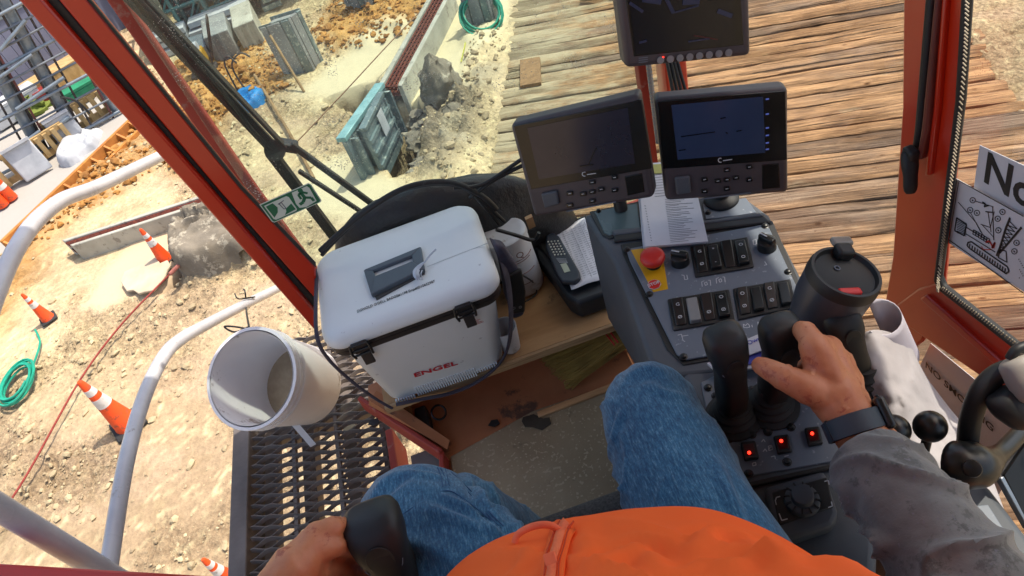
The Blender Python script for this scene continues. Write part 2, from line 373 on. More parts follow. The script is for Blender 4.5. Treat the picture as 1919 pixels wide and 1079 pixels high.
rocks('gravel', 7000, (-8, 1.5, 2, 13), .006, .045, m_peb, lambda x, y: _soft(x, y) > .6 and _mat(x, y) < .1 and _pat(x, y) > rng.random() * .8, 'pale crushed stone scattered over the sandy ground')
rocks('gravel', 4200, (-6, -1.5, 2.4, 6.5), .006, .022, m_clod, lambda x, y: _soft(x, y) > .6 and _pat(x, y) > rng.random() * .9, 'brownish pebbles strewn over the trodden sand below the walkway')
rocks('dirt', 1100, (-2.5, 1.2, 3, 13), .012, .06, m_clod, lambda x, y: -2.6 < x * E1.x + y * E1.y < MAT0 + .02, 'dark mud clods heaped along the ends of the timber mats')
rocks('dirt', 2600, (-6.5, 1.2, 8.5, 15), .02, .075, m_mulch, lambda x, y: _or(x, y) > .4, 'orange brown lumps of soil round the concrete piers')

# ================================================================ TIMBER MATS
m = bpy.data.materials.new('mat_timber'); m.use_nodes = True; nt = m.node_tree; L = nt.links.new; b = nt.nodes['Principled BSDF']; b.inputs['Roughness'].default_value = .85; b.inputs['Specular IOR Level'].default_value = .2
tc = N(nt, 'ShaderNodeTexCoord'); oi = N(nt, 'ShaderNodeObjectInfo'); geo = N(nt, 'ShaderNodeNewGeometry')
of = N(nt, 'ShaderNodeVectorMath', operation='SCALE', i_0=(37, 11, 5)); L(oi.outputs['Random'], of.inputs['Scale'])
av = N(nt, 'ShaderNodeVectorMath', operation='ADD'); L(tc.outputs['Object'], av.inputs[0]); L(of.outputs[0], av.inputs[1])
def nz(scale, st, detail=6, rough=.6, dist=0):
    mp = N(nt, 'ShaderNodeMapping'); mp.inputs['Scale'].default_value = st; L(av.outputs[0], mp.inputs[0])
    n = N(nt, 'ShaderNodeTexNoise', i_Scale=scale, i_Detail=detail, i_Roughness=rough, i_Distortion=dist); L(mp.outputs[0], n.inputs['Vector']); return n.outputs[0]
grain = nz(9, (.16, 6, 6), 8, .7, .3); patch = nz(1.1, (.6, 2.2, 1), 4); crack = nz(3.4, (.10, 5.5, 1), 6, .7, .35); dirt = nz(2.3, (.8, 1.4, 1), 8, .7)
ca1 = ramp(nt, grain, [(.28, lin('#564334')), (.43, lin('#8c6d50')), (.58, lin('#bb9268')), (.74, lin('#d2ae83'))])
ca2 = ramp(nt, grain, [(.3, lin('#4e4036')), (.5, lin('#7d6958')), (.7, lin('#a38d76'))])
sel = N(nt, 'ShaderNodeMath', operation='MULTIPLY_ADD', i_1=.55, i_2=-.26); L(oi.outputs['Random'], sel.inputs[0])
sm2 = N(nt, 'ShaderNodeMath', operation='ADD'); L(sel.outputs[0], sm2.inputs[0]); L(patch, sm2.inputs[1])
sf = ramp(nt, sm2.outputs[0], [(.22, (0, 0, 0, 1)), (.50, (1, 1, 1, 1))])
mx = N(nt, 'ShaderNodeMixRGB'); L(sf, mx.inputs[0]); L(ca2, mx.inputs[1]); L(ca1, mx.inputs[2])
# sand dust: thicker towards the muddy end of the timbers
sx_ = N(nt, 'ShaderNodeSeparateXYZ'); L(tc.outputs['Object'], sx_.inputs[0])
du = N(nt, 'ShaderNodeMapRange', i_1=.2, i_2=2.4, i_3=.24, i_4=-.08); L(sx_.outputs[0], du.inputs[0])
ds = N(nt, 'ShaderNodeMath', operation='ADD'); L(du.outputs[0], ds.inputs[0]); L(dirt, ds.inputs[1])
df = ramp(nt, ds.outputs[0], [(.52, (0, 0, 0, 1)), (.72, (.85, .85, .85, 1))])
mx2 = N(nt, 'ShaderNodeMixRGB'); L(df, mx2.inputs[0]); L(mx.outputs[0], mx2.inputs[1]); mx2.inputs[2].default_value = lin('#b5a98c')
cf = ramp(nt, crack, [(.355, (1, 1, 1, 1)), (.40, (0, 0, 0, 1))])
mx3 = N(nt, 'ShaderNodeMixRGB'); L(cf, mx3.inputs[0]); L(mx2.outputs[0], mx3.inputs[1]); mx3.inputs[2].default_value = lin('#3a2a1d')
stn = nz(1.7, (.5, 2.6, 1), 7, .65, .5); sf2 = ramp(nt, stn, [(.38, (.45, .40, .36, 1)), (.58, (1.03, 1.01, 1.0, 1))]); mx4 = N(nt, 'ShaderNodeMixRGB', blend_type='MULTIPLY', i_0=.9); L(mx3.outputs[0], mx4.inputs[1]); L(sf2, mx4.inputs[2]); mpk = N(nt, 'ShaderNodeMapping'); mpk.inputs['Scale'].default_value = (1.3, 3.4, 1); L(av.outputs[0], mpk.inputs[0]); vk = N(nt, 'ShaderNodeTexVoronoi', i_Scale=1.6); L(mpk.outputs[0], vk.inputs['Vector']); kf = ramp(nt, vk.outputs['Distance'], [(.02, (.25, .2, .17, 1)), (.055, (.6, .52, .46, 1)), (.085, (1, 1, 1, 1))])
chip = nz(26, (.5, 1.6, 1), 4, .7); chf = ramp(nt, chip, [(.30, (.5, .44, .4, 1)), (.36, (1, 1, 1, 1)), (.70, (1, 1, 1, 1)), (.76, (1.22, 1.2, 1.16, 1))])
mx5 = N(nt, 'ShaderNodeMixRGB', blend_type='MULTIPLY', i_0=1.0); L(mx4.outputs[0], mx5.inputs[1]); L(kf, mx5.inputs[2]); mx6 = N(nt, 'ShaderNodeMixRGB', blend_type='MULTIPLY', i_0=1.0); L(mx5.outputs[0], mx6.inputs[1]); L(chf, mx6.inputs[2]); L(mx6.outputs[0], b.inputs['Base Color'])
hh = N(nt, 'ShaderNodeMath', operation='MULTIPLY_ADD', i_1=-1.2); L(cf, hh.inputs[0]); L(grain, hh.inputs[2])
bp = N(nt, 'ShaderNodeBump', i_Strength=.9, i_Distance=.02); L(hh.outputs[0], bp.inputs['Height']); L(bp.outputs[0], b.inputs['Normal'])
m_timber = m
mats = tag(bpy.data.objects.new('timber_mats', None), kind='structure'); COL.objects.link(mats)
rr = random.Random(3); e2 = .9; k = 0
while e2 < 15.4:
    wd = rr.choice((.15, .18, .2, .22, .25)); gap = .036 if k % 5 == 4 else rr.choice((.006, .010, .018))
    x0 = MAT0 + rr.uniform(-.05, .08); x1 = MAT1 + rr.uniform(-.1, .06)
    if k in (21, 22, 23): x1 -= .0
    if k % 5 == 0: tilt = rr.uniform(-.02, .02); mo = rr.uniform(-.07, .07)
    n, mm = 56, 7; mb = MB(); sd = k * 13.7
    for i in range(n + 1):
        fx = i / n; x = x0 + mo + (x1 - x0) * fx
        for j in range(mm):
            fy = j / (mm - 1); ed = (fy - .5) * 2
            y = e2 + wd * fy + (mnoise.noise((x * 1.1, sd, ed)) * .018 + mnoise.noise((x * 7, sd, ed)) * .007) * abs(ed) ** 3
            z = GZ + .012 + tilt * ed * .3 + mnoise.noise((x * 1.2, y * 6, sd)) * .018 + mnoise.noise((x * 5, y * 22, sd)) * .011 - .022 * abs(ed) ** 6 - (.012 if i in (0, n) else 0) * rr.random()
            mb.v.append(E1 * x + E2 * y + V((0, 0, z)))
    for i in range(n):
        for j in range(mm - 1): a = i * mm + j; mb.f.append((a, a + mm, a + mm + 1, a + 1))
    for (j, s_) in ((0, 1), (mm - 1, -1)):
        o_ = len(mb.v)
        for i in range(n + 1): mb.v.append(mb.v[i * mm + j] - V((0, 0, .28)))
        for i in range(n): a = i * mm + j; f = (a, o_ + i, o_ + i + 1, a + mm); mb.f.append(f if s_ > 0 else f[::-1])
    for (i, s_) in ((0, -1), (n, 1)):
        o_ = len(mb.v); row = [i * mm + j for j in range(mm)]
        for a in row: mb.v.append(mb.v[a] - V((0, 0, .28)))
        for j in range(mm - 1): f = (row[j], o_ + j, o_ + j + 1, row[j + 1]); mb.f.append(f if s_ > 0 else f[::-1])
    o = obj('timber', mb, None, None)
    org = E1 * x0 + E2 * e2 + V((0, 0, GZ)); R = Matrix((E1, E2, V((0, 0, 1)))).transposed().to_4x4(); R.translation = org
    o.data.transform(R.inverted()); o.matrix_world = R; o.data.materials.append(m_timber); o.data.shade_smooth(); o.data.set_sharp_from_angle(angle=rad(50)); o.parent = mats
    e2 += wd + gap; k += 1
# ================================================================ THE BUILDING SITE
m_conc = mk('concrete', lin('#8f9290'), lin('#77797a'), 3, .85, .3, 40, speck=(lin('#b5b5b0'), .62), sscale=30)
m_concL = mk('pale_concrete', lin('#b5b3a6'), lin('#9c998d'), 2.5, .9, .3, 30, wear=(lin('#8a857a'), .56), wscale=6)
m_steelform = mk('form_steel', lin('#76888a'), lin('#5c6b6e'), 4, .55, .2, 30, metal=.35, wear=(lin('#a9b3ae'), .55), wscale=12)
m_rust = mk('rust', lin('#6a2f20'), lin('#4a2018'), 20, .9, .5, 60, wear=(lin('#8d4a2e'), .55), wscale=30)
m_rebar = mk('rebar', lin('#5a5250'), lin('#3d3937'), 20, .7, .2, 80, metal=.4)
m_galv = mk('galvanised', lin('#8f9aa3'), lin('#75808a'), 8, .45, .1, 50, metal=.5)
m_board = mk('site_board', lin('#c3a574'), lin('#a08355'), 5, .8, .2, 30, stretch=(1, 4, 1))
m_plyw = mk('form_orange', lin('#c4803a'), lin('#a0632a'), 6, .7, .2, 40)
m_white = mk('white_sheet', lin('#bfc1c4'), lin('#a2a5aa'), 4, .6, .3, 12)
m_shed = mk('shed_wall', lin('#777a90'), lin('#6a6d82'), 1, .6, .1, 8)
m_blue = mk('blue_tarp', lin('#0d84c4'), lin('#0a6aa8'), 8, .5, .3, 20)
m_green = mk('green_hose', lin('#14a184'), lin('#0d8770'), 8, .45)
m_orange = mk('cone_orange', lin('#f2521b'), lin('#e0480f'), 5, .55, .1, 40, wear=(lin('#a84a2c'), .54), wscale=14)
m_band = mk('cone_band', lin('#e0dcd8'), lin('#c6bfb8'), 12, .45, wear=(lin('#a39886'), .58), wscale=18)
m_blackrub = mk('black_rubber', g(.018), g(.03), 10, .75, .2, 60)
m_grey = mk('grey_clay', lin('#82796b'), lin('#696052'), 3, .95, .7, 14, dist=.02, wear=(lin('#a59c8a'), .54), wscale=7)
m_yel = mk('machine_yellow', lin('#b98d2c'), lin('#98741f'), 5, .5)
m_red = mk('red_steel', lin('#8d2b28'), lin('#6d201e'), 5, .6)
m_dgreen = mk('bin_green', lin('#1f8a63'), lin('#1a6f52'), 5, .6)
UP = V((0, 0, 1))
def pier(a, b, c, top, label, hmax=None, extra=.0):
    A, B, C = G(*a), G(*b), G(*c); T = above(A, *top); h = T.z - A.z
    A.z = B.z = C.z = GZ - .2; D = A + C - B; h += .2; ax, ay = B - A, D - A; ctr = (A + C) / 2
    t = thing('concrete_pier', label, 'pier', (ctr.x, ctr.y, GZ), 'concrete piers on the orange soil')
    obj('column_core', MB().obox(A + ax * .04 + ay * .04, ax * .92, ay * .92, UP * (h - .02)), m_conc, t, bevel=.015)
    nx_ = V((ay.y, -ay.x, 0)).normalized()
    for (o, u, v) in ((A, ax, ay), (B, ay, -ax)):
        for f0, f1, pr in ((0, .2, .0), (.24, .7, .0), (.74, 1, .0)):
            n = u.cross(UP).normalized(); 
            if n.dot(v) > 0: n = -n
            obj('form_panel', MB().obox(o + u * f0 + n * .015 - n * .05, u * (f1 - f0), UP * h, n * .05), m_conc if f0 != .74 else m_steelform, t, bevel=.01)
    for s in (0, 1): obj('top_rail', MB().obox(A - ax * .03 + ay * s * .95 + UP * (h - .04), ax * 1.06, ay * .06, UP * .06), m_steelform, t)
    return t
pier((534, 142), (584, 127), (604, 108), (494, 49), 'largest grey concrete pier standing whole beside the blue tarp')
pier((655, 25), (690, 21), (708, 10), (622, -70), 'grey concrete pier farther back behind the orange soil heap')
pier((880, 55), (925, 50), (943, 33), (858, -50), 'grey pier with the green hose coil hung against it')

def grade_beam(pa, pb, pc, pd, h, label, ext=0, sidepx=None):
    """trough between two concrete lips; pa-pb near end left,right; pc-pd far end right,left"""
    a, b, c, d = [P(*p, z=GZ + h) for p in (pa, pb, pc, pd)]
    t = thing('grade_beam', label, 'beam', ((a + c) / 2 - UP * h))
    u = (b - a).normalized(); w = (b - a).length; le = ((c - b) + (d - a)) / 2
    lw = .07
    for (o, s) in ((a, -1), (b, 1)):
        o0 = o + u * (s * lw if s < 0 else 0); obj('side_wall', MB().obox(o0 - UP * (h + .5), u * lw, le, UP * (h + .5)), m_concL, t, bevel=.01)
    obj('trough_floor', MB().obox(a + u * .004 - UP * .16, u * (w - .008), le, UP * .03), m_rust, t)
    n = int(le.length / .09)
    mb = MB()
    for i in range(n): p = a + le * ((i + .5) / n); mb.bar(p + u * .01 - UP * .05, p + u * (w - .01) - UP * .05, .022)
    tag(obj('stirrups', mb, m_rust, t), kind='stuff')
    for f in (.12, .37, .63, .88): obj('long_bar', MB().cyl(a + u * w * f - UP * .03, a + u * w * f - UP * .03 + le, .014, n=6), m_rust, t)
    return t
grade_beam((716, 160), (744, 160), (838, -20), (820, -20), .32, 'long pale concrete beam with rusty red trough behind the steel form')
grade_beam((120, 452), (130, 458), (432, 372), (418, 345), .22, 'low grey concrete beam with rusty trough left of the red pillar')
# steel form standing in its pit
b0, b1 = P(727, 337, z=GZ - .15), P(757, 267, z=GZ - .15); t0, t1 = above(b0, 680, 257), above(b1, 715, 172)
hh_ = ((t0.z - b0.z) + (t1.z - b1.z)) / 2; ft = thing('steel_form', 'grey green steel beam form standing open in its pit', 'formwork', (b0.x, b0.y, GZ))
dv = b1 - b0; nn = V((dv.y, -dv.x, 0)).normalized()
w1a, w1b = P(640, 267, z=b0.z + hh_), P(713, 163, z=b0.z + hh_)
obj('form_panel', MB().obox(b0, dv, -nn * .06, UP * hh_), m_steelform, ft, bevel=.008)
dv1 = w1b - w1a; obj('form_panel', MB().obox(w1a - UP * hh_, dv1, nn * .06, UP * hh_), m_steelform, ft, bevel=.008)
m_edge = mk('form_edge', lin('#8fb7b8'), lin('#6f9a9c'), 6, .45, metal=.2)
obj('top_edge', MB().obox(w1a - nn * .05 + UP * .002, dv1, nn * .12, UP * .06), m_edge, ft, bevel=.006)
obj('top_edge', MB().obox(b0 + UP * (hh_ + .002) + nn * .02, dv, -nn * .09, UP * .05), m_steelform, ft, bevel=.006)
for i in range(7):
    f = .08 + i * .14; obj('stiffener', MB().obox(w1a + dv1 * f + nn * .06 - UP * hh_ * .9, dv1.normalized() * .03, nn * .09, UP * hh_ * .86), m_steelform, ft)
for i in range(3):
    f = .2 + .3 * i; p = b0 + dv * f + UP * (hh_ * .8); q_ = w1a + dv1 * f - UP * hh_ * .2; obj('tie_rod', MB().cyl(p, q_, .015, n=6), m_rebar, ft)
for f in (.25, .5, .75): obj('waler', MB().obox(b0 + nn * .0 + UP * hh_ * f, dv, nn * .025, UP * .05), m_steelform, ft)
mid = b0 + dv * .45 + UP * hh_ * .55 + nn * .03; obj('label_sheet', MB().obox(mid, dv.normalized() * .17, UP * .3, nn * .004), m_white, ft)
# mound
def lump(name, c, r, h, mat, label, cat, seed=0, rough=.25, n=40, m=18, power=1.6, cut=None, kind=None, parent=None):
    mb = MB(); rings = []
    for i in range(m + 1):
        f = i / m; ring = []
        for k in range(n):
            a = 2 * math.pi * k / n; rad_ = (1 - f ** power) if power > 0 else math.sqrt(max(0, 1 - f * f))
            d = V((math.cos(a) * r[0] * rad_, math.sin(a) * r[1] * rad_, f * h - .08))
            nz_ = mnoise.fractal(d * (2.2 / max(r)) + V((seed, 0, 0)), .7, 2.1, 5) * rough * max(r)
            ring.append(V(c) + d + V((math.cos(a) * nz_, math.sin(a) * nz_, nz_ * .6 * (1 - f))))
        rings.append(ring)
    mb.loft(rings); o = obj(name, mb, mat, parent, smooth=50, loc=c)
    return tag(o, label, cat, kind=kind) if not parent else o
mbse = G(838, 195); mtop = above(mbse, 826, 103)
lump('clay_mound', (mbse.x, mbse.y, GZ), (.27, .27), (mtop.z - GZ) * 1.12 + .08, m_grey, 'steep grey clay mound rising beside the timber mats', 'mound', 3, .2, power=3.2)
for i, (px, py, r, h) in enumerate(((800, 250, .30, .26), (850, 232, .32, .36), (818, 300, .34, .24), (876, 205, .28, .28), (785, 215, .2, .15), (840, 278, .22, .24))):
    c = G(px, py); lump('clay_lump', (c.x, c.y, GZ), (r, r * .8), h, m_grey, 'grey clay lump ' + ('at the middle of the pit edge', 'large, right of the pit middle', 'nearest the cab below the mound', 'right beside the steep mound', 'smallest, left of the mound foot', 'between the two largest lumps')[i], 'lump', i * 7 + 4, .4, 28, 12, 2)['group'] = 'grey clay lumps in the pit by the mound'
# crumpled clay on the left
def crumple(name, poly, z, h, mat, label, cat, seed=0, amp=.12, freq=3, step=.03, group=None, plateau=.12, folds=1.0):
    xs_ = [p.x for p in poly]; ys_ = [p.y for p in poly]; gx = np.arange(min(xs_), max(xs_) + step, step); gy = np.arange(min(ys_), max(ys_) + step, step)
    XX, YY = np.meshgrid(gx, gy); a, b_ = XX.ravel(), YY.ravel(); wob = (fbm(a * freq, b_ * freq, 3, seed) - .5) * plateau * 1.3
    pl = [(p.x, p.y) for p in poly]; d = segdist(a, b_, pl) ; d = np.where(inpoly(a, b_, pl), d, -d) + wob
    prof = np.clip(d / plateau, 0, 1); prof = np.sqrt(1 - (1 - prof) ** 2)
    n_ = fbm(a * freq + 2 * fbm(a * freq, b_ * freq, 2, seed + 3), b_ * freq, 5, seed + 7, .6); rid = 1 - np.abs(n_ - .5) * 4
    zz = z + prof * (h + (n_ - .5) * amp * 2 + rid * amp * .5 * folds) - .01 + np.minimum(d, 0) * 2.5
    nxg, nyg = len(gx), len(gy); keep = (d > -.09).reshape(nyg, nxg); mb = MB(); mb.v = [V(t_) for t_ in zip(a, b_, zz)]
    for j in range(nyg - 1):
        for i in range(nxg - 1):
            if keep[j, i] and keep[j, i + 1] and keep[j + 1, i] and keep[j + 1, i + 1]: mb.f.append((j * nxg + i, j * nxg + i + 1, (j + 1) * nxg + i + 1, (j + 1) * nxg + i))
    used = sorted({i for f in mb.f for i in f}); mp = {o: n for n, o in enumerate(used)}; mb.v = [mb.v[i] for i in used]; mb.f = [tuple(mp[i] for i in f) for f in mb.f]
    c = (sum(xs_) / len(xs_), sum(ys_) / len(ys_), z); return tag(obj(name, mb, mat, None, smooth=60, loc=c), label, cat, group)
crumple('clay_slab', [G(*p) for p in ((345, 445), (362, 418), (412, 400), (452, 436), (484, 470), (478, 492), (405, 517), (350, 530), (335, 502))], GZ, .26, m_grey, 'crumpled grey clay block beside the dark hole and cone', 'clay', 5, .2, 3.2, .025, plateau=.10, folds=1.6)
# thin broken crust of pale cement with a dark edge
m_crust = mk('cement_crust', lin('#cbbba3'), lin('#b5a48b'), 3, .9, .2, 20)
crp = [G(*p, .05) for p in ((240, 548), (252, 546), (262, 553), (276, 549), (290, 547), (300, 536), (312, 520), (316, 508), (322, 500), (316, 490), (302, 496), (296, 484), (282, 488), (268, 498), (250, 505), (236, 512), (228, 530))]
tag(obj('cement_crust', MB().prism(crp, (0, 0, .03)), m_crust, loc=crp[0], bevel=.008), 'pale broken crust of cement lying at the dark hole', 'crust')
crp = [G(*p, .04) for p in ((330, 470), (318, 478), (320, 440), (345, 400), (395, 382), (428, 400), (395, 405), (362, 440), (345, 460), (340, 475))]
tag(obj('cement_crust', MB().prism(crp, (0, 0, .03)), m_crust, loc=crp[0], bevel=.008), 'pale cement crust between the low beam and the clay block', 'crust')
# cones
def cone(base, tip, label, old=False):
    B = G(*base); T = above(B, *tip); h = T.z - GZ; t = thing('traffic_cone', label, 'traffic cone', (B.x, B.y, GZ), 'orange traffic cones on the sand')
    s = h / .71; B.z = GZ + .03 * s; q = .145 * s
    obj('base', MB().box((B.x, B.y, GZ + .02 * s), (2 * q, 2 * q, .04 * s), Matrix.Rotation(.5, 3, 'Z')), m_blackrub, t, bevel=.01)
    r = lambda z: (.112 - .088 * z) * s
    def seg(n, a, b_, mat, out=0): obj(n, MB().lathe(B, UP, [(r(a) + out, a * .67 * s), (r(b_) + out, b_ * .67 * s)], 28), mat, t, smooth=40)
    obj('cone_body', MB().lathe(B, UP, [(.125 * s, 0), (.113 * s, .015 * s), (r(.55), .55 * .67 * s), (r(.98), .98 * .67 * s), (r(1) * .7, .67 * s)], 28), m_orange, t, smooth=40)
    seg('reflective_band', .5, .66, m_band, .002); seg('reflective_band', .74, .84, m_band, .002)
cone((243, 797), (155, 706), 'nearest whole traffic cone, partly behind the grey handrail')
cone((312, 488), (268, 424), 'traffic cone with dirty top beside the dark hole')
cone((92, 598), (57, 537), 'small far traffic cone left of the smooth sand')
cone((440, 1092), (362, 1068), 'traffic cone whose tip shows below the walkway side')
# red string and lines
m_string = mk('red_string', lin('#9c4038'), lin('#7a3029'), 40, .8); m_pole = mk('lath', lin('#a0815a'), lin('#7e6344'), 6, .85)
def line(name, pxs, h, r, mat, label, cat, k=6):
    pts = [G(x_, y_, h) for x_, y_ in pxs]
    for i, p in enumerate(pts):
        pts[i] = V((p.x, p.y, max(p.z, gz(p.x, p.y) + r) if h < .1 else p.z))
    return tag(obj(name, MB().tube(smoothpath(pts, k), r, 6), mat, loc=V((pts[0].x, pts[0].y, GZ)), smooth=60), label, cat)
line('string_line', [(-30, 1010), (50, 890), (150, 712), (230, 605), (320, 512)], .10, .010, m_string, 'long red string line stretched over the sand past the cones', 'string')
line('red_pipe', [(318, 514), (372, 460), (440, 395)], .22, .022, mk('pink_pipe', lin('#a8685c'), lin('#8a5048'), 10, .7), 'thin reddish pipe crossing in front of the clay block', 'pipe')
line('string_line', [(540, 283), (640, 178), (728, 83), (800, 8), (830, -30)], .3, .008, mk('brown_string', lin('#8d6a50'), lin('#6e503b'), 30, .8), 'brown string stretched from the wiper across to the long beam', 'string')
line('chalk_string', [(876, 65), (874, 92), (866, 122)], .03, .008, mk('yellow_string', lin('#b8b83c'), lin('#989a30'), 30, .8), 'yellow green string lying on the pale concrete', 'string')
line('lath', [(478, 142), (537, 240), (588, 334)], .06, .022, m_pole, 'long thin brown lath lying right of the blue tarp', 'lath', 2)
line('lath', [(1088, 0), (1180, -8)], .05, .02, m_pole, 'short lath on the mats top edge', 'lath', 2)
b_ = G(570, 172); tag(obj('pole', MB().cyl((b_.x, b_.y, GZ), above(G(548, 140), 513, 57) - V((0, .12, 0)), .02, n=8), m_pole, loc=(b_.x, b_.y, GZ), smooth=50), 'thin pole leaning against the largest pier', 'pole')
def coil(cpx, r, n, label, tilt=0, h=.05, sq=1.0, seed=1):
    c = G(*cpx, h); R_ = random.Random(seed); pts = []
    for i in range(n * 20):
        a = i / 20 * 2 * math.pi; rr_ = r * (1 + .12 * math.sin(a * .37) + R_.uniform(-.015, .015)); pts.append(c + V((math.cos(a) * rr_ * sq, math.sin(a) * rr_ * math.cos(tilt) + .03 * math.sin(a * .21), math.sin(a) * rr_ * math.sin(tilt) + i * .0004 + .02 * math.sin(a * .3))))
    return tag(obj('hose_coil', MB().tube(pts, .013, 6), m_green, loc=c, smooth=60), label, 'hose')
coil((903, 30), .28, 8, 'green hose coil leaning on the pier by the mats', .75, .22, 1.0, 2)
hc = coil((35, 720), .26, 7, 'green hose coil lying on the sand at the left', 0, .05, .6, 4)
line('hose_end', [(58, 694), (68, 668), (75, 640), (66, 618)], .03, .012, m_green, 'loose green hose end trailing from the coil on sand', 'hose')
# crumpled sheets
crumple('blue_tarp', [G(*p) for p in ((445, 187), (460, 170), (487, 168), (499, 182), (490, 197), (462, 214), (446, 210))], GZ, .10, m_blue, 'crumpled bright blue tarp on the sand', 'tarp', 8, .13, 6, .02, plateau=.10)
crumple('white_tarp', [G(*p) for p in ((108, 288), (122, 260), (150, 250), (184, 246), (184, 270), (152, 296), (128, 316), (114, 304))], GZ, .12, m_white, 'crumpled white tarp bundle on the grey concrete slab', 'tarp', 9, .14, 3.2, .025, plateau=.28)
# block of wood on the mats
p4 = [G(*p, .02) for p in ((976, 118), (1013, 112), (1015, 160), (976, 167))]
tag(obj('plywood_offcut', MB().prism(p4, (0, 0, .05)), mk('offcut', lin('#96734d'), lin('#77593a'), 8, .8, .4, 40, stretch=(1, 4, 1)), loc=p4[3], bevel=.004), 'loose brown plywood offcut lying on the timber mats', 'offcut')
# yellow machine
c = G(389, 142); t = thing('plate_compactor', 'small yellow machine on the orange soil by the wiper', 'machine', (c.x, c.y, GZ))
obj('engine', MB().box((c.x, c.y, GZ + .33), (.3, .26, .24)), m_yel, t, bevel=.03); obj('base_plate', MB().box((c.x, c.y, GZ + .08), (.42, .32, .08)), m_rebar, t, bevel=.02)
obj('tank', MB().cyl((c.x - .12, c.y, GZ + .5), (c.x + .12, c.y, GZ + .5), .07), m_white, t, smooth=40); obj('handle', MB().tube(smoothpath([(c.x + .2, c.y - .1, GZ + .2), (c.x + .45, c.y - .1, GZ + .8), (c.x + .45, c.y + .1, GZ + .8), (c.x + .2, c.y + .1, GZ + .2)], 3), .015, 6), m_rebar, t)
c = G(452, 182); 
tag(obj('bent_rebar', MB().tube(smoothpath([(c.x, c.y, GZ), (c.x + .02, c.y + .05, GZ + .5), (c.x + .12, c.y + .05, GZ + .62), (c.x + .2, c.y, GZ + .5)], 5), .014, 6).tube(smoothpath([(c.x + .12, c.y, GZ), (c.x + .1, c.y + .05, GZ + .45), (c.x + .3, c.y + .05, GZ + .6), (c.x + .42, c.y, GZ + .52)], 5), .014, 6), m_rebar, loc=(c.x, c.y, GZ)), 'bent black bars sticking up behind the blue tarp', 'rebar')
# big far blocks
def block(pxs, top, mat, label, name='footing_block', group=None):
    A, B, C = [G(*p) for p in pxs]; h = above(A, *top).z - GZ; D = A + C - B
    t = thing(name, label, 'block', (A.x, A.y, GZ), group)
    obj('block_body', MB().prism([A, B, C, D], (0, 0, h)), mat, t, bevel=.02)
    u = (B - A); n = u.cross(UP).normalized()
    for f in (.15, .5, .85): obj('rib', MB().obox(A + u * f, u.normalized() * .05, n * .03, UP * h), mat, t)
block([(367, 126), (405, 116), (398, 92)], (348, 95), m_galv, 'blue grey sheeted block next to the yellow machine')
block([(410, 122), (455, 105), (446, 70)], (392, 66), m_conc, 'dark speckled concrete block in the row behind orange soil')
block([(462, 100), (500, 84), (490, 45)], (440, 50), m_concL, 'pale ribbed concrete block beside the largest pier')

# ---- slab edge formwork (orange, ladder-like)
fw = thing('edge_formwork', 'orange slab edge formwork with braces along the grey concrete', 'formwork', G(140, 345))
a0, a1 = G(15, 468), G(292, 200); u = (a1 - a0); n = V((u.y, -u.x, 0)).normalized()
obj('rail', MB().obox(a0, u, n * .05, UP * .16), m_plyw, fw, bevel=.006); obj('rail', MB().obox(a0 + n * .22, u, n * .05, UP * .06), m_plyw, fw)
k = int(u.length / .28)
for i in range(k + 1):
    p = a0 + u * (i / k) * .985; ud = u.normalized() * .05
    obj('cross_brace', MB().obox(p + n * .06 + UP * .02, ud, n * .16, UP * .04), m_plyw, fw)
    obj('gusset', MB().prism([p + n * .062 + UP * .07, p + n * .21 + UP * .06, p + n * .062 + UP * .15], ud * .6), m_plyw, fw)
# ---- shed wall far behind, and the shoring grid in front of it
s0, s1 = G(-30, 235), G(165, 100); s1.z = s0.z = GZ; u = s1 - s0; u2 = u * 1.5; n = V((-u.y, u.x, 0)).normalized()
sh = thing('shed', 'long grey lavender site shed wall behind the shoring grid', 'shed', s0)
sb = s0 - u * .9; k = 26; stp = u * 2.5 / k
for i in range(k): obj('wall_panel', MB().obox(sb + stp * i + stp * .02, stp * .96, n * .1, UP * 7), m_shed, sh)
obj('inner_wall', MB().obox(sb + n * .101, u * 2.5, n * .05, UP * 6.9), m_shed, sh)
for hgt in (1.2, 2.4, 3.6, 4.8): obj('wall_rail', MB().obox(sb - n * .02 + UP * hgt, u * 2.5, n * .02, UP * .05), m_galv, sh)
q0, q1 = G(74, 290), G(186, 226); wd = (q1 - q0); wn = V((wd.y, -wd.x, 0)).normalized()
def OW(px, py, off=0):
    d = ray(px, py); o = q0 + wn * off; t = (o - EYE).dot(wn) / d.dot(wn); return EYE + d * t
m_bar2 = mk('grey_bar', lin('#7d838a'), lin('#666b72'), 10, .6, metal=.3)
sg = thing('shoring_grid', 'tall grid of grey posts and thin reinforcing bars on the slab', 'shoring', (q0.x, q0.y, GZ))
def ow_bar(a, b, r, mat, name, off=0, parent=sg): obj(name, MB().cyl(OW(*a, off), OW(*b, off), r, n=8), mat, parent, smooth=50)
ow_bar((140, 246), (-5, -18), .085, m_galv, 'post'); ow_bar((80, 292), (-25, 95), .085, m_galv, 'post'); ow_bar((218, 210), (80, -20), .06, m_galv, 'post')
ow_bar((150, 240), (2, -26), .03, m_rebar, 'strut'); ow_bar((92, 286), (-8, 100), .03, m_rebar, 'strut')
for i in range(13):                                # level bars
    x0_, y0_ = 128 - i * 13.5, 262 - i * 26; R_ = random.Random(i); dx_ = 110
    ow_bar((x0_ - 150, y0_ + 76 + R_.uniform(-2, 2)), (x0_ + dx_, y0_ - 62 + R_.uniform(-2, 2)), .017 if i % 3 else .026, m_bar2 if i % 3 else m_galv, 'level_bar', .12 + .05 * (i % 2))
m_bar2b = 0
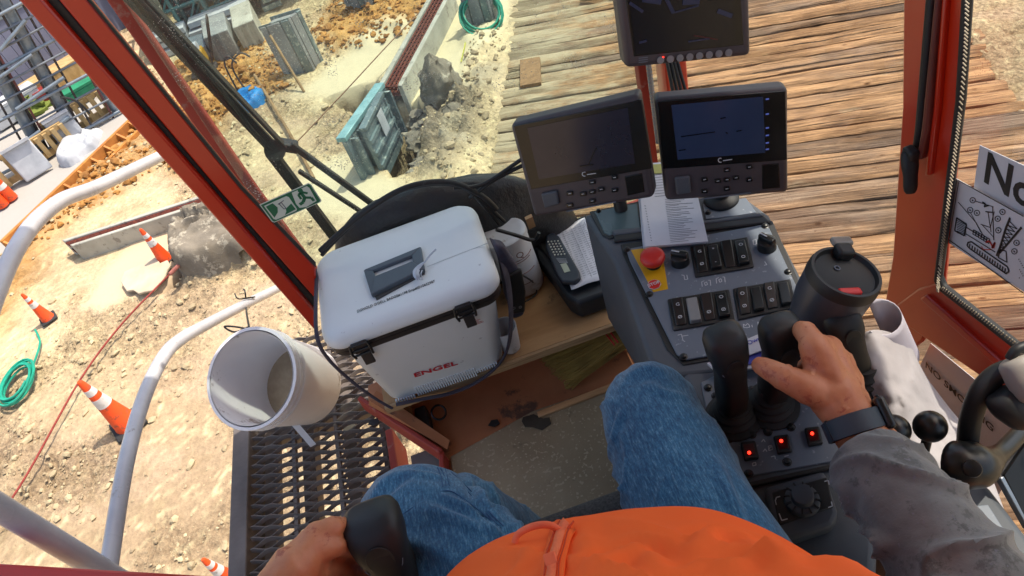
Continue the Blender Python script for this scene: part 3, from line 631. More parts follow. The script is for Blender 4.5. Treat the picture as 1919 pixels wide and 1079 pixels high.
for i in range(5):
    x0_, y0_ = 62 + i * 38, 303 - i * 20; ow_bar((x0_, y0_), (x0_ - 170, y0_ - 300), .018, mk('red_bar', lin('#7d4a45'), lin('#5d3733'), 10, .8) if i % 3 == 1 else m_rebar, 'upright_bar', .1)
for a, b in (((0, 95), (48, 38)), ((-10, 152), (60, 102)), ((30, 205), (120, 145)), ((70, 268), (130, 218)), ((0, 300), (75, 245))): ow_bar(a, b, .028, m_galv, 'brace', .2)
obj('cable', MB().tube(smoothpath([OW(113, 182, .2), OW(135, 186, .25), OW(152, 196, .25), OW(168, 212, .2)], 6), .018, 6), m_blackrub, sg)
# things on and behind the slab
def slabbox(px, py, sz, rot, mat, name, label, cat, z=0, tilt=0, slats=0):
    c = G(px, py); t = thing(name, label, cat, (c.x, c.y, GZ)); R = Matrix.Rotation(rot, 3, 'Z') @ Matrix.Rotation(tilt, 3, 'X')
    if not slats: obj('body', MB().box(c + UP * (sz[2] / 2 + z), sz, R), mat, t, bevel=.02); obj('lid', MB().box(c + UP * (sz[2] + z + .02), (sz[0] * 1.03, sz[1] * 1.03, .04), R), mat, t)
    else:
        for i in range(slats): obj('slat', MB().box(c + R @ V(((i / (slats - 1) - .5) * sz[0], 0, sz[2] / 2)), (sz[0] / slats * .6, sz[1], sz[2] * .9), R), mat, t)
        for s in (.12, .88): obj('rail', MB().box(c + R @ V((0, sz[1] * .6 + .02, sz[2] * s)), (sz[0] * 1.05, .05, .09), R), mat, t)
    return t
slabbox(166, 236, (1.1, .05, .4), .55, m_board, 'pallet_stack', 'pale wooden slatted frame on the slab left of the pillar', 'frame', slats=9)
slabbox(96, 294, (.8, .05, .36), .55, m_board, 'pallet_stack', 'pale wooden slatted frame beside the white boards', 'frame', slats=7)
slabbox(20, 352, (.9, .06, .5), .5, m_board, 'pallet_stack', 'broken wooden slatted frame at the photo edge', 'frame', slats=5)
slabbox(74, 325, (.42, .05, .5), .5, m_white, 'white_board', 'white square board standing on the grey slab', 'board', tilt=-.2)
slabbox(138, 262, (.4, .08, .42), .5, m_white, 'white_board', 'white board standing above the white tarp', 'board', tilt=-.15)
slabbox(162, 182, (.55, .35, .22), .5, m_dgreen, 'rubbish_skip', 'green skip far behind the slab', 'skip')
slabbox(90, 188, (.3, .25, .2), .6, m_red, 'red_crate', 'small red crate behind the shoring grid', 'crate')
slabbox(40, 214, (.9, .4, .3), .6, m_white, 'parked_van', 'pale van parked far behind the shoring grid', 'van')
slabbox(118, 160, (1.1, .4, .28), .6, m_board, 'lumber_stack', 'pale lumber stack at the foot of the shed wall', 'lumber')
c = G(64, 206); lump('shrub', (c.x, c.y, GZ), (.35, .25), .35, mk('shrub_green', lin('#7d8a3c'), lin('#5d6a2a'), 9, .9, .6, 20), 'low yellow green shrub behind the shoring grid', 'shrub', 31, .5, 24, 10, 2)
for i, (px, py) in enumerate(((6, 385), (22, 372))):
    c = G(px, py); t = thing('traffic_drum', 'orange and white drum at the slab edge, %s one' % ('nearer' if i == 0 else 'farther'), 'drum', (c.x, c.y, GZ))
    obj('drum_body', MB().lathe(c, UP, [(.09, 0), (.08, .2), (.07, .34), (.03, .36)], 20), m_orange, t, smooth=40); obj('band', MB().lathe(c, UP, [(.082, .2), (.074, .28)], 20), m_band, t, smooth=40)
# ---- the cluttered formwork yard behind the orange soil
R_ = random.Random(11); yard0, yard1 = G(300, 108), G(640, -30); yu = (yard1 - yard0); yn = V((-yu.y, yu.x, 0)).normalized(); yl = yu.length; yu.normalize(); ya = math.atan2(yu.y, yu.x)
def scaf(p, wd, dp, ht, lv, label, mat):
    t = thing('scaffold_tower', label, 'scaffold', p, 'scaffold towers in the yard'); R = Matrix.Rotation(ya, 3, 'Z')
    Q = lambda x, y, z: p + R @ V((x, y, z))
    for x in (0, wd):
        for y in (0, dp): obj('standard', MB().cyl(Q(x, y, 0), Q(x, y, ht), .035, n=6), mat, t)
    for l in range(1, lv + 1):
        z = ht * l / lv - .1
        for y in (0, dp): obj('ledger', MB().cyl(Q(-.1, y, z), Q(wd + .1, y, z), .028, n=6), mat, t)
        for x in (0, wd): obj('ledger', MB().cyl(Q(x, 0, z), Q(x, dp, z), .028, n=6), mat, t)
    obj('brace', MB().cyl(Q(0, 0, .1), Q(wd, 0, ht - .1), .022, n=6), mat, t)
    obj('deck_board', MB().box(Q(wd / 2, dp / 2, ht * .5), (wd * .95, dp * .8, .05), R), m_board, t)
ORD = ['first', 'second', 'third', 'fourth', 'fifth', 'sixth', 'seventh', 'eighth', 'ninth', 'tenth', 'eleventh', 'twelfth', 'thirteenth', 'fourteenth', 'fifteenth', 'sixteenth', 'seventeenth', 'eighteenth', 'nineteenth', 'twentieth']
kinds = ['teal grey scaffold tower over stacked formwork in the yard', 'rusty scaffold tower over stacked formwork in the yard']
m_teal = mk('teal_steel', lin('#5f8a86'), lin('#4b706e'), 5, .6, metal=.3); 
for i in range(12):
    for j in range(3):
        p = yard0 + yu * (yl * (i / 11.5)) + yn * (j * 1.9 + .35 + R_.uniform(-.2, .2)) + yu * R_.uniform(-.3, .3); c_ = R_.random() < .3
        scaf(p, R_.uniform(1.2, 1.7), 1.1, R_.uniform(1.3, 2.6), 3, '%s scaffold tower, %s from the left in the %s row of the yard' % (('teal grey', 'rusty')[c_], ORD[i], ('front', 'middle', 'back')[j]), m_rust if c_ else m_teal)
junk = [(m_board, 'stack of pale boards in the cluttered yard', 'timber_stack', 'boards'), (m_white, 'white bundle among the yard scaffolds', 'white_bundle', 'bundle'), (m_steelform, 'grey steel form panel stacked in the yard', 'form_stack', 'formwork'), (m_red, 'red steel frame among the yard scaffolds', 'red_steelwork', 'steelwork'), (m_concL, 'pale concrete block among the yard scaffolds', 'yard_block', 'block')]
CN = {}
for i in range(60):
    mt, lb, nm, ct = junk[[0, 0, 1, 2, 2, 2, 3, 4, 2, 4][i % 10]]; CN[nm] = CN.get(nm, 0) + 1; tot = {0: 12, 1: 6, 2: 24, 3: 6, 4: 12}[[0, 0, 1, 2, 2, 2, 3, 4, 2, 4][i % 10]]
    lbl = lb + ', %s from the left' % (ORD[CN[nm] - 1] if CN[nm] <= 20 else 'twenty-' + ORD[CN[nm] - 21])
    p = yard0 + yu * (-.3 + (yl + 2.3) * (CN[nm] - R_.uniform(.3, .7)) / tot) + yn * R_.uniform(-.1, 5); p.z = GZ
    t = thing(nm, lbl, ct, p, 'clutter in the yard: ' + ct); R = Matrix.Rotation(ya + R_.choice((0, 0, 1.57)) + R_.uniform(-.1, .1), 3, 'Z'); sx_1, sy_1 = R_.uniform(.3, 1.1), R_.uniform(.15, .5)
    for l in range(R_.randint(2, 4)): obj('piece', MB().box(p + UP * (.08 + l * .13) + V((R_.uniform(-.06, .06), R_.uniform(-.06, .06), 0)), (sx_1, sy_1 * R_.uniform(.6, 1), .09), R), mt, t)
c = yard0 + yu * (yl * .28) + yn * .5; tag(obj('hard_hat', MB().lathe((c.x, c.y, GZ + .9), UP, [(.17, 0), (.16, .06), (.12, .13), (.05, .17)], 16), mk('hi_vis_yellow', lin('#c9d41e'), lin('#b0bc18'), 5, .6), smooth=50, loc=c), 'bright yellow green hat in the yard clutter', 'hard hat')
# ================================================================ CAB SHELL
m_red = mk('cab_red', lin('#c2280a'), lin('#b22006'), 2.2, .34, .05, 60, coat=.4, wear=(lin('#8d4a3c'), .68), wscale=5)
m_reddk = mk('cab_red_weathered', lin('#a33a2c'), lin('#8d2f24'), 4, .6, .1, 40, wear=(lin('#9d6a5e'), .6), wscale=18)
m_seal = mk('door_seal', g(.012), g(.022), 20, .6, .2, 60)
m_plas = mk('console_plastic', lin('#50555c'), lin('#454a51'), 3, .6, .25, 420, dist=.0006, wear=(lin('#565a60'), .62), wscale=7)
m_panel = mk('console_panel', lin('#6b7480'), lin('#626b77'), 4, .5, .15, 380, dist=.0005, speck=(lin('#8b9098'), .66), sscale=120)
m_black = mk('black_plastic', g(.010), g(.017), 6, .52, .1, 300, dist=.0005, wear=(g(.045), .62), wscale=16)
m_knob = mk('black_knob', g(.010), g(.014), 6, .32)
m_floor = mk('floor_mat', lin('#96856b'), lin('#7d6c54'), 4, .75, .5, 70, dist=.002, wear=(lin('#6b5d4a'), .60), wscale=14, speck=(lin('#a3937a'), .60), sscale=130)
m_brown = mk('painted_steel_floor', lin('#b67850'), lin('#9d6240'), 4, .6, .2, 30, wear=(lin('#5d4436'), .56), wscale=7)
m_ply = mk('plywood', lin('#b08a60'), lin('#8f6a44'), 3, .7, .2, 40, stretch=(1, 5, 1), wear=(lin('#7d6043'), .6), wscale=9)
m_plyedge = mk('plywood_edge', lin('#b79771'), lin('#8d7050'), 8, .8, .2, 60, stretch=(1, 1, 14))
m_cyc = mk('handrail_grey', lin('#c9cacd'), lin('#b0b1b6'), 7, .25, .12, 60, wear=(lin('#a09c98'), .62), wscale=20)
m_dark = mk('walkway_steel', lin('#7a706b'), lin('#635b57'), 8, .65, .3, 60, metal=.2, wear=(lin('#6b645e'), .6), wscale=30)
m_screw = mk('screw_head', g(.03), g(.05), 10, .35, metal=.7)
m_wprint = mk('white_print', lin('#c9ccd0'), lin('#b6babf'), 20, .6); m_kprint = mk('black_print', g(.012), g(.02), 20, .6); m_gprint = mk('grey_print', lin('#6f7580'), lin('#5f6570'), 20, .7)
m_paper = mk('paper', lin('#d3d3d8'), lin('#c4c5cc'), 4, .7, .2, 18)
def dusty_glass(name, tint, dust, dots, seed):
    m = bpy.data.materials.new(name); m.use_nodes = True; nt = m.node_tree; nt.nodes.clear(); L = nt.links.new
    out = N(nt, 'ShaderNodeOutputMaterial'); tr = N(nt, 'ShaderNodeBsdfTransparent'); tr.inputs[0].default_value = tint
    gl = N(nt, 'ShaderNodeBsdfGlossy'); gl.inputs['Roughness'].default_value = .02; df = N(nt, 'ShaderNodeBsdfDiffuse'); df.inputs[0].default_value = (.62, .6, .54, 1)
    lw = N(nt, 'ShaderNodeLayerWeight'); pw = N(nt, 'ShaderNodeMath', operation='POWER', i_1=5.0); L(lw.outputs['Facing'], pw.inputs[0]); fr = N(nt, 'ShaderNodeMath', operation='MULTIPLY_ADD', i_1=.5, i_2=.03); L(pw.outputs[0], fr.inputs[0]); m1 = N(nt, 'ShaderNodeMixShader'); L(fr.outputs[0], m1.inputs[0]); L(tr.outputs[0], m1.inputs[1]); L(gl.outputs[0], m1.inputs[2])
    tc = N(nt, 'ShaderNodeTexCoord'); n = N(nt, 'ShaderNodeTexNoise', i_Scale=6, i_Detail=8, i_Roughness=.7); L(tc.outputs['Object'], n.inputs['Vector'])
    vo = N(nt, 'ShaderNodeTexVoronoi', i_Scale=190); L(tc.outputs['Object'], vo.inputs['Vector'])
    wn = N(nt, 'ShaderNodeTexNoise', i_Scale=14, i_Detail=3); L(tc.outputs['Object'], wn.inputs['Vector'])
    th = N(nt, 'ShaderNodeMapRange', i_1=.45, i_2=.75, i_3=0, i_4=.28); L(wn.outputs[0], th.inputs[0])
    lt = N(nt, 'ShaderNodeMath', operation='LESS_THAN'); L(vo.outputs['Distance'], lt.inputs[0]); L(th.outputs[0], lt.inputs[1])
    a = N(nt, 'ShaderNodeMath', operation='MULTIPLY', i_1=dots); L(lt.outputs[0], a.inputs[0])
    c = N(nt, 'ShaderNodeMapRange', i_1=.35, i_2=.75, i_3=dust * .3, i_4=dust * 1.6); L(n.outputs[0], c.inputs[0])
    s = N(nt, 'ShaderNodeMath', operation='ADD', use_clamp=True); L(a.outputs[0], s.inputs[0]); L(c.outputs[0], s.inputs[1])
    m2 = N(nt, 'ShaderNodeMixShader'); L(s.outputs[0], m2.inputs[0]); L(m1.outputs[0], m2.inputs[1]); L(df.outputs[0], m2.inputs[2]); L(m2.outputs[0], out.inputs[0])
    return m
g_front = dusty_glass('dusty_front_glass', (.86, .93, .90, 1), .075, .8, 1); g_side = dusty_glass('side_glass', (.95, .96, .95, 1), .012, .3, 2)
cab = thing('crane_cab', 'red crane cab around the operator, with pillars, window frames and floor', 'crane cab', (0, 0, 0))
def PV(pxs, y0, **k): return [P(a, b, y=y0) for a, b in pxs]
def pslab(name, pxs, y, dy, mat, parent=cab, bevel=.004): return obj(name, MB().prism(PV(pxs, y), (0, dy, 0)), mat, parent, bevel=bevel)
# left front pillar: red channel, black seal, inner red face
pslab('pillar', [(20, -15), (66, -15), (398, 360), (592, 586), (590, 620), (360, 360)], 1.15, .05, m_red)
pslab('pillar_seal', [(58, -15), (104, -15), (416, 360), (592, 560), (592, 587), (396, 360)], 1.162, .05, m_seal, bevel=.006)
pslab('pillar', [(96, -15), (153, -15), (452, 352), (592, 500), (592, 562), (412, 360)], 1.156, .02, m_red)
pslab('glass_gasket', [(151, -15), (157, -15), (456, 352), (592, 494), (592, 502), (450, 354)], 1.154, .006, m_seal, bevel=.001)
# guard bar outside the front glass
pslab('guard_bar', [(188, -15), (226, -15), (486, 360), (605, 520), (592, 560), (450, 360)], 1.42, .02, m_reddk)
# centre pillar behind the displays, with the conduit beside it
pc = P(1260, 150, y=1.32); obj('pillar', MB().box((pc.x, 1.32, 1.15), (.048, .06, 1.9)), m_red, cab, bevel=.004)
pc2 = P(1203, 150, y=1.36); obj('guard_bar', MB().box((pc2.x, 1.36, 1.15), (.018, .03, 1.9)), m_reddk, cab, bevel=.003)
pk = P(1219, 150, y=1.27); mb = MB()
mb.tube([(pk.x, 1.27, .35 + i * .004) for i in range(300)], [.0062 if i % 2 else .0048 for i in range(300)], 8)
obj('conduit', mb, mk('conduit', lin('#8e8d8a'), lin('#74726e'), 10, .6), cab, smooth=30)
for i in range(4): obj('cable', MB().tube(smoothpath([(pk.x + .014 + .005 * i, 1.26 + .004 * i, 1.9), (pk.x + .016 + .004 * i, 1.26, 1.0), (pk.x + .01 * (i - 1), 1.24, .8 + .03 * i), (pk.x + .006 * i, 1.18, .66), (pk.x + .01 * i - .01, 1.1, .5)], 8), .0035, 6), m_black, cab, smooth=60)
# right front pillar (plane of the side window) and the side rail
PX = .62
def X(px, py, dx=0): return P(px, py, x=PX + dx)
def xs_slab(name, pxs, x, dx, mat, bevel=.004, parent=cab): return obj(name, MB().prism([P(a, b, x=x) for a, b in pxs], (dx, 0, 0)), mat, parent, bevel=bevel)
xs_slab('pillar', [(1692, -15), (1690, 200), (1672, 480), (1652, 600), (1697, 662), (1728, 640), (1765, 545), (1800, 180), (1808, -15)], .62, .009, m_red)
xs_slab('pillar_channel', [(1733, -15), (1745, -15), (1722, 240), (1712, 300), (1704, 300), (1712, 240)], .612, .01, m_seal)
xs_slab('pillar_channel', [(1751, -15), (1758, -15), (1737, 240), (1724, 300), (1716, 300), (1726, 240)], .606, .012, mk('dull_red_tube', lin('#6d2a22'), lin('#5d221c'), 5, .5), bevel=.003)
xs_slab('pillar_rib', [(1764, -15), (1772, -15), (1756, 200), (1740, 330), (1732, 330), (1748, 200)], .612, .01, m_red, bevel=.003)
xs_slab('side_rail', [(1664, 582), (1720, 540), (1757, 530), (1897, 648), (1935, 690), (1935, 800), (1843, 710), (1700, 612)], .617, .009, m_red)
xs_slab('rail_lip', [(1722, 560), (1733, 553), (1868, 672), (1935, 735), (1935, 745), (1860, 682)], .610, .01, m_red, bevel=.003)
xs_slab('side_seal', [(1799, -15), (1811, -15), (1798, 190), (1757, 520), (1764, 537), (1899, 645), (1935, 670), (1935, 680), (1896, 654), (1757, 545), (1747, 526), (1787, 190)], .608, .012, m_seal)
path = [(1811, -15), (1799, 190), (1757, 520), (1762, 538), (1780, 552), (1898, 642), (1935, 668)]
pp = smoothpath([P(a, b, x=.603) for a, b in path], 60); mb = MB(); acc = 0
for i in range(1, len(pp)):
    acc += (pp[i] - pp[i - 1]).length
    if acc > .0040:
        acc = 0; d = (pp[i] - pp[i - 1]).normalized(); n = d.cross(V((1, 0, 0))).normalized()
        if n.dot(V((0, -.5, 1))) < 0 and pp[i].z < .5: pass
        mb.bar(pp[i] - n * .001, pp[i] + n * .005 + d * .003, .0013)
tag(obj('seal_teeth', mb, mk('seal_thread', lin('#b8aa92'), lin('#94866f'), 10, .8), cab), kind='stuff')
# window catch
obj('window_catch', MB().tube(smoothpath([P(1703, 282, x=.6), P(1706, 320, x=.595), P(1706, 362, x=.59)], 5), [.009, .011, .012, .012, .012, .011, .010, .010, .010, .009, .006], 12, flat=.7), m_black, cab, smooth=50)
obj('catch_block', MB().box(P(1706, 292, x=.6), (.016, .022, .026)), m_black, cab, bevel=.004)
# glass
gA, gB, gC = V((-.46, 1.37, .02)), V((.47, 1.37, .02)), V((.655, .72, .02))
obj('front_glass', MB().obox(gA, gB - gA, V((0, .005, 0)), UP * 2.05), g_front, cab)
obj('corner_glass', MB().obox(gB, gC - gB, V((.005, 0, 0)), UP * 2.05), g_side, cab)
obj('side_glass', MB().obox((.655, -.6, .02), (0, 1.31, 0), (.005, 0, 0), UP * 2.05), g_side, cab)
# roof, back wall, right wall, floor
m_roof = mk('roof_lining', lin('#8b8781'), lin('#7b7771'), 3, .8)
obj('roof', MB().obox((-.5, -.9, 2.08), (1.65, 0, 0), (0, 2.45, 0), UP * .05), m_red, cab, bevel=.01); obj('roof_lining', MB().obox((-.46, -.86, 2.06), (1.1, 0, 0), (0, 2.15, 0), UP * .018), m_roof, cab)  # unseen roof, its overhang stretched right and forward to shade the interior
obj('back_wall', MB().obox((-.44, -.92, 0), (1.1, 0, 0), (0, .05, 0), UP * 2.07), m_roof, cab)
fl = [P(830, 852, z=0), P(690, 762, z=0)]
OUTL_ = 0; outl = [V((-.2, -.85, 0)), V((-.2, .6, 0)), V((-.24, .88, 0)), V(fl[0]) + V((0, .02, 0)), V(fl[1]), V((-.42, 1.2, 0)), V((.45, 1.28, 0)), V((.65, .70, 0)), V((.65, -.85, 0))]
outl[0].x = outl[1].x = -.36; outl[2] = V((-.33, .80, 0)); outl[3] = P(842, 862, z=0)
obj('floor', MB().prism(outl, (0, 0, -.05)), m_brown, cab)
matp = [P(*p, z=.004) for p in ((845, 858), (1000, 772), (1190, 708), (1330, 1000), (900, 1100))]; matp[3] = V((.3, .3, .004)); matp[4] = V((-.3, .3, .004))
obj('floor_mat', MB().prism(matp, (0, 0, .006)), m_floor, cab, bevel=.002)
l0, l1 = outl[4], outl[3]; obj('floor_lip', MB().obox(l1, l0 - l1, (l0 - l1).normalized().cross(UP) * -.012, UP * .05), m_reddk, cab, bevel=.003)
obj('floor_lip', MB().obox(l1, V((-.36, .3, 0)) - l1, V((-.012, 0, 0)), UP * .04), m_reddk, cab, bevel=.003)
obj('floor_trim', MB().bar(P(1008, 778, z=.012), P(1180, 712, z=.012), .016, .008), mk('bright_trim', lin('#c09468'), lin('#a87d54'), 12, .6, stretch=(1, 8, 1)), cab, bevel=.002)
obj('oil_stain', MB().prism([P(a, b, z=.0118) for a, b in ((980, 782), (1000, 776), (1018, 784), (1030, 782), (1033, 794), (1016, 806), (998, 800), (984, 800), (978, 790))], (0, 0, .0008)), mk('oil', lin('#322d28'), lin('#3b352f'), 40, .4), cab)
obj('sill_beam', MB().hexa([P(-40, 1054, t=1.1), P(470, 1084, t=1.1), P(470, 1150, t=1.1), P(-40, 1150, t=1.1), P(-40, 1056, t=1.18), P(470, 1086, t=1.18), P(470, 1150, t=1.18), P(-40, 1150, t=1.18)]), m_red, cab, bevel=.004)
obj('under_skirt', MB().obox((-.36, -.9, -.3), (1.0, 0, 0), (0, 1.9, 0), UP * .24), m_dark, cab)
# evacuation sticker on the glass
stk = [P(*p, y=1.135) for p in ((486, 383), (582, 344), (604, 377), (513, 420))]
m_sg = mk('sign_green', lin('#0e6a48'), lin('#0c5c3f'), 10, .5); m_sw = mk('sign_white', lin('#c8d2c8'), lin('#b9c4ba'), 10, .5)
sg_ = thing('evacuation_sign', 'green and white evacuation sticker on the front glass by the red pillar', 'sign', stk[3])
su, sv = (stk[1] - stk[0] + stk[2] - stk[3]) / 2, (stk[3] - stk[0] + stk[2] - stk[1]) / 2; sn = V((0, -1, 0))
def S2(u, v, l=0): return stk[0] + su * u + sv * v + sn * (.0008 + l)
def spoly(name, pts, mat, l): return obj(name, MB().prism([S2(u, v, l) for u, v in pts], sn * .0004), mat, sg_)
spoly('sheet', [(0, 0), (.97, 0), (1, .1), (1, .93), (.97, 1), (.03, 1), (0, .93)], m_sw, -.0006); spoly('border', [(.02, .04), (.97, .04), (.98, .12), (.98, .9), (.95, .96), (.04, .96), (.02, .9)], m_sg, 0)
spoly('panel', [(.06, .12), (.50, .12), (.53, .2), (.53, .84), (.50, .9), (.09, .9), (.06, .82)], m_sw, .0006); spoly('panel', [(.62, .08), (.92, .08), (.94, .2), (.92, .86), (.70, .92), (.58, .84), (.57, .6)], m_sw, .0006)
spoly('block', [(.08, .18), (.22, .16), (.25, .42), (.2, .62), (.09, .78)], m_sg, .001); spoly('block', [(.36, .62), (.5, .5), (.51, .82), (.28, .86), (.34, .74)], m_sg, .001)
def sstroke(pts, w_): 
    mb = MB()
    for a, b in zip(pts[:-1], pts[1:]): mb.bar(S2(*a, .0012), S2(*b, .0012), w_, .0005, up=sn)
    return mb
obj('runner', sstroke([(.70, .5), (.70, .28), (.78, .22), (.86, .38)], .0042), m_sg, sg_); obj('runner', sstroke([(.76, .22), (.77, .5), (.70, .66), (.62, .7)], .006), m_sg, sg_)
obj('runner', sstroke([(.77, .5), (.87, .62), (.88, .8)], .005), m_sg, sg_); obj('runner_head', MB().cyl(S2(.775, .14, .001), S2(.775, .14, .0015), .0045), m_sg, sg_)
obj('hammer', sstroke([(.31, .3), (.33, .6), (.37, .6), (.36, .28), (.29, .3), (.42, .24)], .0016), m_gprint, sg_)

# ================================================================ WALKWAY
wk = thing('walkway', 'dark expanded metal walkway grating outside the open cab door', 'walkway', (-.66, .8, -.15))
WZ = -.15; X0, X1 = -.805, -.44; Y0, Y1 = -.5, 1.62
mb = MB(); p_ = .0150; cw = .0457; rows = int((Y1 - Y0) / p_); cols = int(round((X1 - X0) / cw)); sub = 6
for r_ in range(rows):
    y = Y0 + r_ * p_; sg2 = 1 if r_ % 2 else -1; path = []
    for i in range(cols * sub + 1):
        x = X0 + (X1 - X0) * i / (cols * sub); ph = math.cos(math.pi * i / sub); path.append((x, y + sg2 * ph * p_ * .42, WZ + sg2 * ph * .002))
    o_ = len(mb.v)
    for (x, yy, z) in path: mb.v += [V((x, yy - .0040, z - .005)), V((x, yy + .0004, z + .006)), V((x, yy + .0040, z + .004)), V((x, yy, z - .008))]
    for i in range(len(path) - 1):
        a = o_ + i * 4
        for k in range(4): kk = (k + 1) % 4; mb.f.append((a + k, a + kk, a + 4 + kk, a + 4 + k))
tag(obj('grating', mb, m_dark, wk, smooth=50), kind='stuff')
for i, xx in enumerate((X0 + .115, X0 + .235)): obj('support_bar', MB().obox((xx - .004, Y0, WZ - .012), (.010, 0, 0), (0, Y1 - Y0, 0), UP * .015), m_dark, wk)
for i, (xx, w_) in enumerate(((X0 + .004, .030), (X0 + .112, .036), (X0 + .232, .036), (X0 + .335, .03))): obj('channel', MB().obox((xx, Y0, WZ - .10), (w_, 0, 0), (0, Y1 - Y0, 0), UP * .04), m_dark, wk)
for yy in (1.33, .05): obj('cross_beam', MB().obox((X0, yy, WZ - .13), (X1 - X0, 0, 0), (0, .12, 0), UP * .06), m_dark, wk)
obj('toe_plate', MB().obox((X0 - .052, Y0, WZ - .12), (.046, 0, 0), (0, Y1 - Y0 - .12, 0), UP * .135), m_dark, wk, bevel=.003); obj('edge_plate', MB().obox((X1 + .004, Y0, WZ - .10), (.02, 0, 0), (0, 1.66, 0), UP * .11), m_reddk, wk, bevel=.003)
rl = thing('handrail', 'grey tubular handrail beside the walkway, bending down to the steps', 'handrail', (-.87, .76, .2))
def rx(pts): return smoothpath([V((-.87, a, b)) for a, b in pts], 7)
top = rx([(-.4, .65), (.3, .65), (.9, .65), (1.25, .648), (1.47, .60), (1.68, .50), (2.1, .31), (2.45, .15)])
obj('top_rail', MB().tube(top, .0165, 16), m_cyc, rl, smooth=60)
midr = rx([(.76, .25), (1.0, .25), (1.2, .225), (1.37, .175), (1.48, .115), (1.6, .03), (1.9, -.19), (2.3, -.49), (2.8, -.86)])
obj('mid_rail', MB().tube(midr, .0165, 16), m_cyc, rl, smooth=60)
obj('post', MB().cyl((-.87, .765, -.2), (-.87, .765, .645), .02, n=16), m_cyc, rl, smooth=60)
# hanging bucket with its wire
m_bucket = mk('bucket_white', lin('#efedee'), lin('#e6e3e5'), 4, .5, .1, 30, wear=(lin('#a89e98'), .60), wscale=12)
rc, bc = P(470, 708, t=1.72), P(576, 722, t=1.95); ax = (bc - rc).normalized(); R0 = .117; BS = (bc - rc).length / .37
bk = thing('bucket', 'white plastic bucket wired to the handrail, dirty inside', 'bucket', bc)
def BL(name, prof, o, mat, cap=False): return obj(name, MB().lathe(rc + ax * o * BS, ax, [(r_, h_ * BS) for r_, h_ in prof], 48, cap=cap), mat, bk, smooth=40)
BL('bucket_body', [(R0, 0), (R0, .012), (R0 * .985, .09), (R0 * .9, .36), (R0 * .87, .37), (R0 * .2, .37), (R0 * .2, .363), (R0 * .86, .362), (R0 * .955, .02), (R0 * .965, 0)], 0, m_bucket)
BL('bucket_bottom', [(R0 * .86, 0), (R0 * .86, .008)], .355, m_bucket, True)
for hgt in (.0, .028, .055): BL('rim_ring', [(R0 * .99, .0), (R0 * 1.055, .0), (R0 * 1.06, .011), (R0 * .99, .014)], hgt, m_bucket)
m_slop = mk('dried_mud', lin('#b5a48a'), lin('#8d7d66'), 12, .9, .6, 40); BL('mud_residue', [(R0 * .9, 0), (R0 * .5, .012), (.01, .018)], .32, m_slop, True)
s0_ = P(537, 786, t=1.86); obj('bucket_strap', MB().obox(s0_, P(582, 838, t=1.9) - s0_, P(548, 780, t=1.86) - s0_, (0, 0, .004)), m_bucket, bk)
q = P(462, 560, x=-.87); obj('wire', MB().tube(smoothpath([q + V((0, .03, .02)), q + V((.01, 0, .028)), q + V((0, -.04, 0)), P(462, 585, t=2.1), P(467, 614, t=1.88)], 6), .0028, 6).tube(smoothpath([q + V((.0, -.02, .024)), q + V((.02, .02, -.02)), P(448, 560, t=2.4), P(440, 550, t=2.4)], 5), .0025, 6).tube(smoothpath([P(467, 612, t=1.88), P(440, 622, t=1.86), P(420, 612, t=1.86), P(440, 612, t=1.86), P(462, 616, t=1.86)], 5), .0025, 6), m_black, bk, smooth=60)

# ================================================================ WIPERS
wp = thing('wiper', 'black parallel wiper arms across the dusty front glass', 'wiper', P(515, 285, y=1.4))
wy = lambda px, py, dy=0: P(px, py, y=1.40 + dy)
def wbar(a, b, w_, name='arm', dy=0, h=.012): obj(name, MB().bar(wy(*a, dy), wy(*b, dy), w_, h, up=(0, 1, 0)), m_black, wp, bevel=.002)
wbar((220, -20), (512, 288), .009); wbar((240, -20), (524, 283), .014, dy=.01); wbar((258, -20), (536, 276), .007, 'blade', h=.02)
obj('hinge', MB().cyl(wy(515, 282, -.012), wy(515, 282, .035), .022), m_black, wp, smooth=40); obj('hinge_block', MB().box(wy(536, 272, .01), (.05, .03, .02), Matrix.Rotation(.6, 3, 'Y')), m_black, wp, bevel=.004)
wbar((505, 285), (632, 452), .022); wbar((490, 250), (655, 470), .009, dy=.03); wbar((545, 270), (706, 388), .013); wbar((560, 320), (690, 405), .009, 'blade', dy=.02)
obj('hose', MB().tube(smoothpath([wy(240, -20, -.01), wy(380, 125, -.012), wy(470, 240, -.01), wy(505, 280, -.01)], 6), .004, 8), m_black, wp, smooth=60)
# big front wall under the glass
obj('front_wall', MB().obox((-.44, 1.345, -.05), (.85, .0, 0), (0, .02, 0), UP * .18), m_reddk, cab)

# ================================================================ NOTICES ON THE SIDE GLASS
def sheet(name, c4, x, label, cat, th=.0008):
    pts = [P(*p, x=x) for p in c4]; t = thing(name, label, cat, pts[3])
    obj('sheet', MB().prism(pts, (th, 0, 0)), m_paper, t); u, v = ((pts[1] - pts[0]) + (pts[2] - pts[3])) / 2, ((pts[3] - pts[0]) + (pts[2] - pts[1])) / 2
    return t, (lambda a, b, l=.0006: pts[0] + u * a + v * b + V((-l, 0, 0))), u, v
n1, f1, u1, v1 = sheet('notice', ((1836, 272), (2010, 352), (2000, 480), (1825, 352)), .63, 'white no smoking notice with bold print on the side window', 'notice')
text('No Smoking', 'lettering', f1(.05, .76), u1, -v1, .064, m_kprint, n1, bold=.0012)
c4 = ((1791, 334), (2000, 452), (1985, 590), (1770, 450)); n2, f2, u2_, v2_ = sheet('crane_chart', c4, .624, 'white chart with a line drawing of a crawler crane, below the bold notice', 'chart')
def cpx(px, py): return P(px, py, x=.6232)
def cz(x, y): return 1740 + x / 3.374, 260 + y / 3.372       # chart artwork
